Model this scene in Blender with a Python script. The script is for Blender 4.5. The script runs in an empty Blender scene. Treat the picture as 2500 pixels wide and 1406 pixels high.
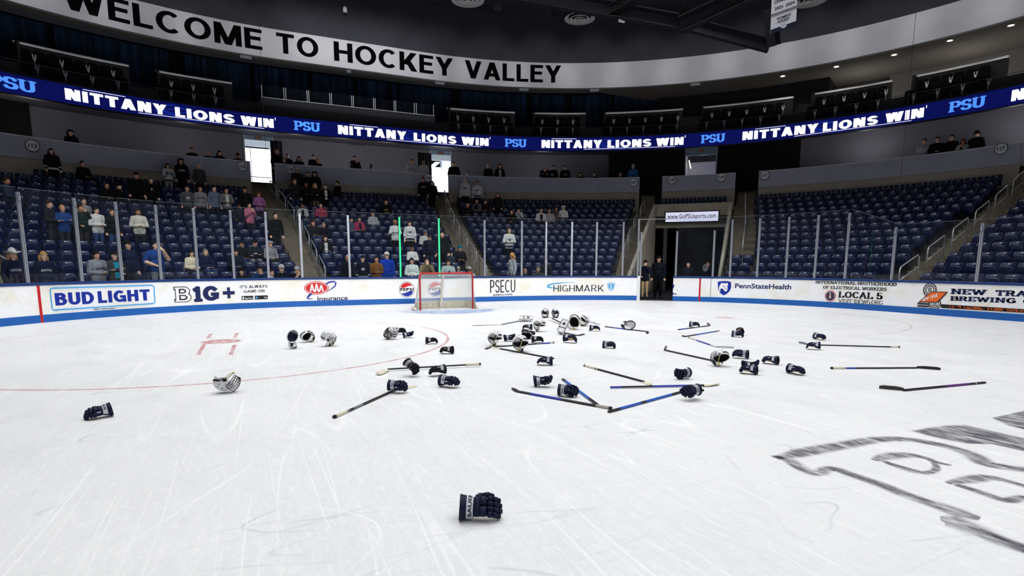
import bpy, math, random, bisect
from mathutils import Vector, Matrix, Euler
random.seed(7)
SC = bpy.context.scene
COL = SC.collection

# ------------------------------------------------------------------ camera, world, light
F_PX, CX0, CY0 = 1408.14, 1250.0, 844.47          # focal length and optical centre in the 2500 x 1406 frame
CAM = Vector((-6.0737, -19.0961, 1.5587))
YAW, PITCH, ROLL = 0.422059, 0.140651, 0.001348
_c, _s = math.cos(YAW), math.sin(YAW)
_fw, _rt, _up = Vector((_s, _c, 0)), Vector((_c, -_s, 0)), Vector((0, 0, 1))
FWD = _fw * math.cos(PITCH) - _up * math.sin(PITCH)
_U = _fw * math.sin(PITCH) + _up * math.cos(PITCH)
RGT = _rt * math.cos(ROLL) + _U * math.sin(ROLL)
UPV = -_rt * math.sin(ROLL) + _U * math.cos(ROLL)
cam_data = bpy.data.cameras.new('camera')
cam_data.sensor_fit = 'HORIZONTAL'
cam_data.sensor_width = 36.0
cam_data.lens = F_PX / 2500 * 36.0
cam_data.shift_x = 0.0
cam_data.shift_y = (CY0 - 703.0) / 2500.0
cam_data.clip_end = 300
cam = bpy.data.objects.new('camera', cam_data)
COL.objects.link(cam)
_m = Matrix((RGT, UPV, -FWD)).transposed().to_4x4()
_m.translation = CAM
cam.matrix_world = _m
SC.camera = cam

SC.view_settings.view_transform = 'Standard'
SC.view_settings.look = 'None'
SC.view_settings.gamma = 1.0
SC.view_settings.exposure = 0.0
SC.view_settings.use_curve_mapping = False
world = bpy.data.worlds.new('arena_dark')
SC.world = world
world.use_nodes = True
world.node_tree.nodes['Background'].inputs[0].default_value = (0.75, 0.8, 1.0, 1)
world.node_tree.nodes['Background'].inputs[1].default_value = 0.012
SC.cycles.max_bounces = 6
SC.cycles.use_adaptive_sampling = True
SC.cycles.adaptive_threshold = 0.07
SC.cycles.diffuse_bounces = 3
SC.cycles.glossy_bounces = 3
SC.cycles.transparent_max_bounces = 12
SC.cycles.use_light_tree = True
SC.cycles.use_denoising = True

LIGHT_POWER = 208.0
for ix in range(4):                                # the rink's overhead lamps, aimed at the ice
    for iy in range(8):
        ld = bpy.data.lights.new('rink_lamp', 'AREA')
        ld.shape = 'SQUARE'
        ld.size = 1.6
        ld.energy = LIGHT_POWER * (1.6, 1.15, .74, .72, .74, .8, .9, .9)[iy]
        ld.color = (1.0, 0.995, 0.985)
        ld.spread = math.radians(124)
        lo = bpy.data.objects.new('rink_lamp', ld)
        lo.location = (-9.6 + ix * 6.4, -1.0 - iy * 6.9, 15.6)
        COL.objects.link(lo)

FRONT_FILL = 10600.0
for ix in range(9):                                # unseen spots added behind the camera to brighten the boards and the first rows
    ld = bpy.data.lights.new('added_front_fill', 'SPOT')
    ld.energy = FRONT_FILL; ld.spot_size = math.radians(19); ld.spot_blend = 1.0; ld.shadow_soft_size = .5
    lo = bpy.data.objects.new('added_front_fill', ld)
    x = -16 + 4 * ix
    lo.location = (x * .8, -37, 14.5)
    tgt = Vector((x, 3.2 if abs(x) < 9 else -1.5 * (abs(x) - 9) / 2 + 2, 1.0))
    lo.rotation_euler = (tgt - lo.location).to_track_quat('-Z', 'Y').to_euler()
    COL.objects.link(lo)
FASCIA_FILL = 760.0
CONC_LAMP = 26.0
# ------------------------------------------------------------------ helpers: materials
def srgb(r, g, b):
    def f(v):
        v /= 255.0
        return v / 12.92 if v <= 0.04045 else ((v + 0.055) / 1.055) ** 2.4
    return (f(r), f(g), f(b), 1.0)

MATS = {}
def mat(name, rgb, rough=0.6, metal=0.0, spec=0.4, emit=0.0, var=0.0, scale=8.0, bump=0.0, stretch=None):
    """Principled material with a little procedural variation of colour and surface."""
    if name in MATS: return MATS[name]
    m = bpy.data.materials.new(name)
    m.use_nodes = True
    nt = m.node_tree
    b = nt.nodes['Principled BSDF']
    col = srgb(*rgb)
    b.inputs['Base Color'].default_value = col
    b.inputs['Roughness'].default_value = rough
    b.inputs['Metallic'].default_value = metal
    b.inputs['Specular IOR Level'].default_value = spec
    if emit:
        b.inputs['Emission Color'].default_value = col
        b.inputs['Emission Strength'].default_value = emit
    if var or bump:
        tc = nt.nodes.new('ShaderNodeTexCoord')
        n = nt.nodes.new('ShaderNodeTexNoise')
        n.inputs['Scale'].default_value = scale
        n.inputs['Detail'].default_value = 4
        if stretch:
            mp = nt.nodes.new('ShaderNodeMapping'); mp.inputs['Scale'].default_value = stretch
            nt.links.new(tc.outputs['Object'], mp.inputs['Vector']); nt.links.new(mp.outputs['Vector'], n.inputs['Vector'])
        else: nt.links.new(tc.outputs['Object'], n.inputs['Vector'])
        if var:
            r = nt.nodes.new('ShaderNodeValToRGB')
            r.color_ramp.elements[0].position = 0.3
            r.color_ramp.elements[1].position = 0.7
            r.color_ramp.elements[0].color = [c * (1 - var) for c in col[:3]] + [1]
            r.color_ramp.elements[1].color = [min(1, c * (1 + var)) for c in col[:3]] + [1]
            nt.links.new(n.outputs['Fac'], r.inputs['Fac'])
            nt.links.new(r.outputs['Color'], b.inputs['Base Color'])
        if bump:
            bn = nt.nodes.new('ShaderNodeBump')
            bn.inputs['Strength'].default_value = bump
            bn.inputs['Distance'].default_value = 0.01
            nt.links.new(n.outputs['Fac'], bn.inputs['Height'])
            nt.links.new(bn.outputs['Normal'], b.inputs['Normal'])
    MATS[name] = m
    return m

# ------------------------------------------------------------------ helpers: meshes
class MB:
    """Collects shapes; build() links them as ONE mesh object."""
    def __init__(self): self.v, self.f, self.m, self.sm = [], [], [], []
    def add(self, vs, fs, mi=0, smooth=False):
        o = len(self.v)
        self.v += [tuple(p) for p in vs]
        for k in fs:
            self.f.append([o + i for i in k]); self.m.append(mi); self.sm.append(smooth)
    def box(self, c, s, rot=None, mi=0):
        c = Vector(c); h = Vector(s) / 2
        R = rot.to_matrix() if rot is not None else None
        vs = []
        for x in (-1, 1):
            for y in (-1, 1):
                for z in (-1, 1):
                    p = Vector((x * h.x, y * h.y, z * h.z))
                    if R is not None: p = R @ p
                    vs.append(c + p)
        self.add(vs, [(0, 1, 3, 2), (4, 6, 7, 5), (0, 4, 5, 1), (2, 3, 7, 6), (0, 2, 6, 4), (1, 5, 7, 3)], mi)
    def tube(self, pts, r, n=8, mi=0, caps=True, flat=None):
        """Swept tube; r a number or a list, flat=(a,b) scales the section."""
        pts = [Vector(p) for p in pts]
        rs = r if isinstance(r, (list, tuple)) else [r] * len(pts)
        fa, fb = flat or (1, 1)
        vs, fs = [], []
        ref = None
        for i, p in enumerate(pts):
            t = (pts[min(i + 1, len(pts) - 1)] - pts[max(i - 1, 0)])
            t = t.normalized() if t.length > 1e-9 else Vector((0, 0, 1))
            if ref is None:
                a = Vector((0, 0, 1)) if abs(t.z) < 0.9 else Vector((1, 0, 0))
                ref = (a - t * a.dot(t)).normalized()
            else:
                ref = (ref - t * ref.dot(t)).normalized()
            b = t.cross(ref)
            for k in range(n):
                an = 2 * math.pi * k / n
                vs.append(p + ref * (rs[i] * fa * math.cos(an)) + b * (rs[i] * fb * math.sin(an)))
        for i in range(len(pts) - 1):
            for k in range(n):
                fs.append((i * n + k, i * n + (k + 1) % n, (i + 1) * n + (k + 1) % n, (i + 1) * n + k))
        if caps:
            fs.append(tuple(reversed(range(n)))); fs.append(tuple((len(pts) - 1) * n + k for k in range(n)))
        self.add(vs, fs, mi, n > 4)
    def sell(self, c, s, rot=None, e=1.0, e2=None, nu=14, nv=8, mi=0):
        """Superellipsoid: e=1 ellipsoid, e<1 a padded block."""
        c = Vector(c); R = rot.to_matrix() if rot is not None else None
        e2 = e if e2 is None else e2
        def pw(x, q): return math.copysign(abs(x) ** q, x)
        vs, fs = [], []
        for j in range(nv + 1):
            ph = -math.pi / 2 + math.pi * j / nv
            for i in range(nu):
                th = 2 * math.pi * i / nu
                p = Vector((s[0] * pw(math.cos(ph), e2) * pw(math.cos(th), e), s[1] * pw(math.cos(ph), e2) * pw(math.sin(th), e), s[2] * pw(math.sin(ph), e2)))
                if R is not None: p = R @ p
                vs.append(c + p)
        for j in range(nv):
            for i in range(nu):
                fs.append((j * nu + i, j * nu + (i + 1) % nu, (j + 1) * nu + (i + 1) % nu, (j + 1) * nu + i))
        self.add(vs, fs, mi, True)
    def disc(self, c, nrm, r, n=16, mi=0, r2=None, up=(0, 0, 1)):
        c = Vector(c); t = Vector(nrm).normalized()
        a = Vector(up)
        if abs(a.dot(t)) > 0.95: a = Vector((1, 0, 0))
        u = (a - t * a.dot(t)).normalized(); w = t.cross(u)
        self.add([c + w * (r * math.cos(2 * math.pi * k / n)) + u * ((r2 or r) * math.sin(2 * math.pi * k / n)) for k in range(n)], [tuple(range(n))], mi)
    def mesh(self, name, mats):
        me = bpy.data.meshes.new(name)
        me.from_pydata(self.v, [], self.f)
        for m in (mats if isinstance(mats, (list, tuple)) else [mats]): me.materials.append(m)
        me.polygons.foreach_set('material_index', self.m)
        me.polygons.foreach_set('use_smooth', self.sm)
        me.update()
        return me
    def build(self, name, mats, parent=None):
        return link(name, self.mesh(name, mats), parent)

def link(name, me, parent=None):
    o = bpy.data.objects.new(name, me)
    COL.objects.link(o)
    if parent is not None: o.parent = parent
    return o
def tag(o, label=None, cat=None, group=None, kind=None):
    if label: o['label'] = label
    if cat: o['category'] = cat
    if group: o['group'] = group
    if kind: o['kind'] = kind
    return o
def thing(name, label, cat, loc=(0, 0, 0), rot=None, group=None):
    o = bpy.data.objects.new(name, None)
    o.empty_display_size = 0.1
    COL.objects.link(o)
    o.location = loc
    if rot is not None: o.rotation_euler = rot
    return tag(o, label, cat, group)
def struct(o, label=None):
    o['kind'] = 'structure'
    if label: o['label'] = label
    return o
_KIDS = {}
def dup(root, loc=None, rot=None, label=None, group=None):
    """A copy of a thing with copies of its parts and sub-parts."""
    r = root.copy(); COL.objects.link(r)
    if loc is not None: r.location = loc
    if rot is not None: r.rotation_euler = rot
    if label: r['label'] = label
    if group: r['group'] = group
    if root.name not in _KIDS: _KIDS[root.name] = [(c, list(c.children)) for c in root.children]
    for ch, sub in _KIDS[root.name]:
        c = ch.copy(); COL.objects.link(c); c.parent = r
        for g in sub:
            d = g.copy(); COL.objects.link(d); d.parent = c
    return r

# ------------------------------------------------------------------ helpers: the plan of the rink and stands
RW, RR, RE = 13.3572, 9.5562, 3.5480                # half width, corner radius, end line of the boards
RC, RCY = RW - RR, RE - RR
RLA = RR * math.pi / 2
def ring(s, d):
    """Point on the curve d metres outside the boards, s metres along the boards from the middle of the end."""
    sg = 1 if s >= 0 else -1; a = abs(s)
    if a <= RC: return Vector((s, RE + d))
    a -= RC
    if a <= RLA:
        t = a / RR
        return Vector((sg * (RC + (RR + d) * math.sin(t)), RCY + (RR + d) * math.cos(t)))
    return Vector((sg * (RW + d), RCY - (a - RLA)))
def rnorm(s):
    """Outward normal there."""
    sg = 1 if s >= 0 else -1; a = abs(s) - RC
    if a <= 0: return Vector((0, 1, 0))
    t = min(a / RR, math.pi / 2)
    return Vector((sg * math.sin(t), math.cos(t), 0))
def P(s, d, z): 
    q = ring(s, d); return Vector((q.x, q.y, z))
def ray(px, py): return FWD * F_PX + RGT * (px - CX0) - UPV * (py - CY0)
def ice(px, py, z=0.0):
    v = ray(px, py); return CAM + v * ((z - CAM.z) / v.z)
_RS = [-34 + 0.1 * i for i in range(760)]
_RP = {}
def hit(px, py, d):
    """(s, z) where the line of sight meets the upright surface d metres outside the boards."""
    v = ray(px, py)
    k = round(d, 3)
    if k not in _RP: _RP[k] = [ring(s, d) for s in _RS]
    pts = _RP[k]
    best = None; prev = None
    for i, q in enumerate(pts):
        c = (q.x - CAM.x) * v.y - (q.y - CAM.y) * v.x
        if prev is not None and c * prev <= 0 and c != prev:
            f = prev / (prev - c)
            q2 = pts[i - 1].lerp(q, f)
            t = ((q2.x - CAM.x) * v.x + (q2.y - CAM.y) * v.y) / (v.x ** 2 + v.y ** 2)
            if t > 0 and (best is None or t < best[0]):
                best = (t, _RS[i - 1] + f * 0.1, CAM.z + t * v.z)
        prev = c
    return best[1], best[2]
def hs(px, py, d): return hit(px, py, d)[0]
def srange(s0, s1, step=0.5):
    n = max(1, math.ceil((s1 - s0) / step))
    br = [s0 + (s1 - s0) * i / n for i in range(n + 1)]
    return br
def band(mb, s0, s1, prof, mi=0, step=0.5, closed=False, caps=False):
    """Extrudes a profile of (d, z) points along the ring from s0 to s1."""
    ss = srange(s0, s1, step)
    n = len(prof)
    vs = [P(s, d, z) for s in ss for d, z in prof]
    fs = []
    m = n if closed else n - 1
    for i in range(len(ss) - 1):
        for k in range(m):
            a, b = i * n + k, i * n + (k + 1) % n
            fs.append((a, a + n, b + n, b))
    if caps and closed:
        fs.append(tuple(range(n))); fs.append(tuple((len(ss) - 1) * n + k for k in reversed(range(n))))
    mb.add(vs, fs, mi)
def rect(d0, d1, z0, z1): return [(d0, z0), (d1, z0), (d1, z1), (d0, z1)]

# ------------------------------------------------------------------ helpers: lettering
def text2d(body, bold=0.0, space=1.0):
    """Flat letters as (points, faces), height of a capital = 1."""
    c = bpy.data.curves.new('lettering', 'FONT')
    c.body = body; c.offset = bold; c.space_character = space; c.resolution_u = 3
    o = bpy.data.objects.new('lettering', c)
    m = o.to_mesh()
    pts = [(v.co.x, v.co.y) for v in m.vertices]
    fs = [tuple(p.vertices) for p in m.polygons]
    o.to_mesh_clear(); bpy.data.objects.remove(o); bpy.data.curves.remove(c)
    return norm2d(pts, fs)
def norm2d(pts, fs):
    x0 = min(p[0] for p in pts); x1 = max(p[0] for p in pts); y0 = min(p[1] for p in pts); y1 = max(p[1] for p in pts)
    return [((x - x0) / (x1 - x0), (y - y0) / (y1 - y0)) for x, y in pts], fs
# slab-serif capitals drawn as strokes; (w, strokes); a stroke is a list of points, 's' marks serifs at its ends
def _arc(cx, cy, rx, ry, a0, a1, n=10):
    return [(cx + rx * math.cos(math.radians(a0 + (a1 - a0) * i / n)), cy + ry * math.sin(math.radians(a0 + (a1 - a0) * i / n))) for i in range(n + 1)]
GL = {
 'A': (.8, [([(.08, 0), (.4, 1)], 'b'), ([(.4, 1), (.72, 0)], 'e'), ([(.2, .33), (.6, .33)], '')]),
 'B': (.72, [([(.14, 0), (.14, 1)], 'be'), ([(.14, 1), (.4, 1)] + _arc(.42, .76, .2, .24, 80, -90) + [(.14, .52)], ''), ([(.14, .52), (.44, .52)] + _arc(.45, .26, .22, .26, 80, -90) + [(.14, 0)], '')]),
 'C': (.74, [(_arc(.4, .5, .3, .5, 45, 315, 16), 'k')]),
 'D': (.78, [([(.14, 0), (.14, 1)], 'be'), ([(.14, 1), (.36, 1)] + _arc(.36, .5, .32, .5, 80, -80, 14) + [(.36, 0), (.14, 0)], '')]),
 'E': (.68, [([(.14, 0), (.14, 1)], 'be'), ([(.14, 1), (.6, 1), (.6, .84)], ''), ([(.14, .52), (.48, .52)], ''), ([(.14, 0), (.6, 0), (.6, .18)], '')]),
 'F': (.64, [([(.14, 0), (.14, 1)], 'be'), ([(.14, 1), (.58, 1), (.58, .84)], ''), ([(.14, .5), (.46, .5)], '')]),
 'G': (.8, [(_arc(.4, .5, .3, .5, 45, 325, 16), 'k'), ([(.46, .42), (.74, .42)], ''), ([(.66, .42), (.66, .1)], '')]),
 'H': (.84, [([(.16, 0), (.16, 1)], 'be'), ([(.68, 0), (.68, 1)], 'be'), ([(.16, .5), (.68, .5)], '')]),
 'I': (.36, [([(.18, 0), (.18, 1)], 'be')]),
 'K': (.8, [([(.15, 0), (.15, 1)], 'be'), ([(.15, .42), (.64, 1)], 'e'), ([(.32, .6), (.68, 0)], 'e')]),
 'L': (.66, [([(.15, 0), (.15, 1)], 'be'), ([(.15, 0), (.6, 0), (.6, .2)], '')]),
 'M': (.98, [([(.14, 0), (.14, 1)], 'b'), ([(.14, 1), (.49, .15)], ''), ([(.49, .15), (.84, 1)], ''), ([(.84, 1), (.84, 0)], 'e')]),
 'N': (.84, [([(.15, 0), (.15, 1)], 'be'), ([(.15, 1), (.69, 0)], ''), ([(.69, 0), (.69, 1)], 'e')]),
 'O': (.8, [(_arc(.4, .5, .31, .5, 0, 360, 24), '')]),
 'P': (.7, [([(.14, 0), (.14, 1)], 'be'), ([(.14, 1), (.42, 1)] + _arc(.42, .73, .2, .27, 85, -85) + [(.14, .46)], '')]),
 'R': (.78, [([(.14, 0), (.14, 1)], 'be'), ([(.14, 1), (.42, 1)] + _arc(.42, .75, .2, .25, 85, -85) + [(.14, .5)], ''), ([(.42, .5), (.66, 0)], 'e')]),
 'S': (.66, [(_arc(.33, .75, .23, .25, 20, 270, 12) + _arc(.33, .25, .25, .25, 90, -160, 12), 'k')]),
 'T': (.74, [([(.37, 0), (.37, 1)], 'b'), ([(.06, .82), (.06, 1), (.68, 1), (.68, .82)], '')]),
 'U': (.8, [([(.15, 1)] + _arc(.4, .3, .25, .3, 180, 360, 12) + [(.65, 1)], 'be')]),
 'V': (.8, [([(.08, 1), (.4, 0)], 'b'), ([(.4, 0), (.72, 1)], 'e')]),
 'W': (1.06, [([(.08, 1), (.3, 0)], 'b'), ([(.3, 0), (.53, .9)], ''), ([(.53, .9), (.76, 0)], ''), ([(.76, 0), (.98, 1)], 'e')]),
 'Y': (.78, [([(.39, 0), (.39, .44)], 'b'), ([(.39, .44), (.08, 1)], 'e'), ([(.39, .44), (.7, 1)], 'e')]),
 '1': (.5, [([(.26, 0), (.26, 1)], 'b'), ([(.26, 1), (.08, .86)], '')]),
 '5': (.64, [([(.56, 1), (.14, 1), (.12, .56)], ''), (_arc(.32, .3, .26, .3, 130, -160, 14), '')]),
 '.': (.26, [([(.13, 0), (.13, .08)], '')]),
 '+': (.8, [([(.4, .18), (.4, .82)], ''), ([(.08, .5), (.72, .5)], '')]),
 "'": (.2, [([(.1, .8), (.1, 1)], '')]),
}
def slab2d(body, thick=0.2, thin=0.2, serif=0.12, gap=0.06, sth=None):
    pts, fs = [], []; x = 0.0
    sth = sth or thin
    def quad(a, b, wa):
        dx, dy = b[0] - a[0], b[1] - a[1]; l = math.hypot(dx, dy) or 1
        nx, ny = -dy / l, dx / l
        o = len(pts)
        for q, sg in ((a, 1), (a, -1), (b, -1), (b, 1)): pts.append((q[0] + nx * wa * sg / 2, q[1] + ny * wa * sg / 2))
        fs.append((o, o + 1, o + 2, o + 3))
    def wid(a, b):
        dx, dy = abs(b[0] - a[0]), abs(b[1] - a[1]); l = math.hypot(dx, dy) or 1
        return thin + (thick - thin) * (dy / l)
    for ch in body:
        if ch == ' ': x += 0.34; continue
        w, strokes = GL[ch]
        for st, fl in strokes:
            q = [(x + u + (thick - .2) * .5, v * (1 - thin) + thin / 2) for u, v in st]
            for a, b in zip(q[:-1], q[1:]):
                l = math.hypot(b[0] - a[0], b[1] - a[1]) or 1
                k = 0.35 * wid(a, b) / l
                quad((a[0] - (b[0] - a[0]) * k, a[1] - (b[1] - a[1]) * k), (b[0] + (b[0] - a[0]) * k, b[1] + (b[1] - a[1]) * k), wid(a, b))
            if serif:
                for f, e in (('b', q[0]), ('e', q[-1])):
                    if f in fl and 'k' not in fl:
                        y = sth / 2 if e[1] < 0.5 else 1 - sth / 2
                        quad((e[0] - thick / 2 - serif, y), (e[0] + thick / 2 + serif, y), sth)
                if 'k' in fl:
                    for e in ((q[0], q[-1])):
                        quad((e[0], e[1] - 0.1), (e[0], e[1] + 0.16 if e[1] > .5 else e[1] + .1), thin * .9)
        x += w + gap + (thick - .2)
    return norm2d(pts, fs)
def sans2d(body, t=.2, gap=.1, k=None):
    """Grotesque capitals built from bars, flat-cut diagonals and ring arcs."""
    k = k or t * .86; h = t * 1.12; pts, fs = [], []; x = [0.0]
    def quad(q):
        o = len(pts); pts.extend((x[0] + a, b) for a, b in q); fs.append((o, o + 1, o + 2, o + 3))
    def R(x0, y0, x1, y1): quad(((x0, y0), (x1, y0), (x1, y1), (x0, y1)))
    def D(x0, y0, x1, y1, w=None):
        w = w or h; quad(((x0 - w / 2, y0), (x0 + w / 2, y0), (x1 + w / 2, y1), (x1 - w / 2, y1)))
    def C(cx, cy, rx, ry, a0, a1, n=20):
        o = len(pts)
        for i in range(n + 1):
            a = math.radians(a0 + (a1 - a0) * i / n); c, s = math.cos(a), math.sin(a)
            pts.append((x[0] + cx + rx * c, cy + ry * s)); pts.append((x[0] + cx + (rx - t) * c, cy + (ry - k) * s))
            if i: q = o + 2 * i; fs.append((q - 2, q, q + 1, q - 1))
    for ch in body:
        w = {'A': .8, 'B': .7, 'C': .76, 'D': .74, 'E': .6, 'F': .56, 'G': .8, 'H': .72, 'I': t, 'K': .74, 'L': .56, 'M': .9, 'N': .74, 'O': .84, 'P': .66, 'R': .72, 'S': .68, 'T': .68, 'U': .72, 'V': .78, 'W': 1.1, 'Y': .76, "'": .12, ' ': .26}[ch]
        if ch in 'BDEFHIKLMNPR': R(0, 0, t, 1)
        if ch == 'A': D(h / 2, 0, w / 2, 1); D(w - h / 2, 0, w / 2, 1); R(w * .22, .2, w * .78, .2 + k)
        elif ch == 'B':
            R(t, 1 - k, .36, 1); R(t, .46, .38, .46 + k); R(t, 0, .38, k); C(.35, .73, .3, .27, -90, 90); C(.37, .315, .33, .315, -90, 90)
        elif ch == 'C': C(.4, .5, .4, .5, 46, 314)
        elif ch == 'D': R(t, 1 - k, .33, 1); R(t, 0, .33, k); C(.33, .5, .41, .5, -90, 90)
        elif ch in 'EF':
            R(t, 1 - k, w, 1); R(t, .45, w * .92, .45 + k)
            if ch == 'E': R(t, 0, w, k)
        elif ch == 'G': C(.4, .5, .4, .5, 46, 318); R(.42, .36, .8, .36 + k); R(.8 - t * .85, .0, .8, .5)
        elif ch == 'H': R(w - t, 0, w, 1); R(t, .42, w - t, .42 + k)
        elif ch == 'K': D(t + .0, .33, w - h * .62, 1, h * 1.15); D(w - h * .55, 0, t + .14, .56, h * 1.15)
        elif ch == 'L': R(t, 0, w, k)
        elif ch == 'M': R(w - t, 0, w, 1); D(t * .6, 1, w / 2, 0, h); D(w - t * .6, 1, w / 2, 0, h)
        elif ch == 'N': R(w - t, 0, w, 1); D(t * .6, 1, w - t * .6, 0, h * 1.1)
        elif ch == 'O': C(.42, .5, .42, .5, 0, 360, 32)
        elif ch in 'PR':
            R(t, 1 - k, .36, 1); R(t, .41, .36, .41 + k); C(.36, .705, .3, .295, -90, 90)
            if ch == 'R': D(w - h / 2, 0, .36, .45, h)
        elif ch == 'S': ry = (1 + k) / 4; C(.34, 1 - ry, .33, ry, 18, 270); C(.34, ry, .34, ry, -162, 90)
        elif ch == 'T': R(0, 1 - k, w, 1); R(w / 2 - t / 2, 0, w / 2 + t / 2, 1)
        elif ch == 'U': R(0, .34, t, 1); R(w - t, .34, w, 1); C(w / 2, .35, w / 2, .35, 180, 360)
        elif ch == 'V': D(h / 2, 1, w / 2, 0); D(w - h / 2, 1, w / 2, 0)
        elif ch == 'W': D(h / 2, 1, w * .28, 0); D(w * .28, 0, w / 2, 1); D(w / 2, 1, w * .72, 0); D(w * .72, 0, w - h / 2, 1)
        elif ch == 'Y': D(h / 2, 1, w / 2, .4); D(w - h / 2, 1, w / 2, .4); R(w / 2 - t / 2, 0, w / 2 + t / 2, .44)
        elif ch == "'": R(0, .68, .12, 1)
        x[0] += w + gap
    return norm2d(pts, fs)
def s2l(s, d):
    a = abs(s); k = (RR + d) / RR
    l = a if a <= RC else (RC + (a - RC) * k if a <= RC + RLA else RC + RLA * k + a - RC - RLA)
    return math.copysign(l, s)
def l2s(l, d):
    a = abs(l); k = (RR + d) / RR
    s = a if a <= RC else (RC + (a - RC) / k if a <= RC + RLA * k else RC + RLA + a - RC - RLA * k)
    return math.copysign(s, l)
def put_ring(mb, t2, s0, s1, z0, z1, d, mi=0, shear=0.0, z0b=None, z1b=None):
    """Maps flat letters on to the ring between s0..s1, z0..z1 (z0b/z1b: heights at the far end)."""
    pts, fs = t2
    z0b = z0 if z0b is None else z0b; z1b = z1 if z1b is None else z1b
    l0, l1 = s2l(s0, d), s2l(s1, d)
    vs = []
    for u, v in pts:
        a, b = z0 + (z0b - z0) * u, z1 + (z1b - z1) * u
        vs.append(P(l2s(l0 + (l1 - l0) * u, d), d, a + (b - a) * v))
    mb.add(vs, fs, mi)
def put_flat(mb, t2, org, ux, uy, mi=0):
    pts, fs = t2
    org, ux, uy = Vector(org), Vector(ux), Vector(uy)
    mb.add([org + ux * u + uy * v for u, v in pts], fs, mi)
def stroke2(pts, w):
    """A polyline of constant or listed width as 2-D quads."""
    vs, fs = [], []
    ws = w if isinstance(w, (list, tuple)) else [w] * len(pts)
    for i, p in enumerate(pts):
        a, b = pts[max(i - 1, 0)], pts[min(i + 1, len(pts) - 1)]
        dx, dy = b[0] - a[0], b[1] - a[1]; l = math.hypot(dx, dy) or 1
        nx, ny = -dy / l, dx / l
        vs += [(p[0] + nx * ws[i] / 2, p[1] + ny * ws[i] / 2), (p[0] - nx * ws[i] / 2, p[1] - ny * ws[i] / 2)]
        if i: o = 2 * i; fs.append((o - 2, o - 1, o + 1, o))
    return vs, fs
ORD = 'zeroth first second third fourth fifth sixth seventh eighth ninth tenth eleventh twelfth thirteenth fourteenth fifteenth sixteenth seventeenth eighteenth nineteenth twentieth'.split()
def nth(n):
    if n <= 20: return ORD[n]
    return {2: 'twenty', 3: 'thirty', 4: 'forty'}[n // 10] + ('-' + ORD[n % 10] if n % 10 else '').replace('twenty', 'twenty') if n % 10 else {30: 'thirtieth', 40: 'fortieth'}[n]
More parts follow.
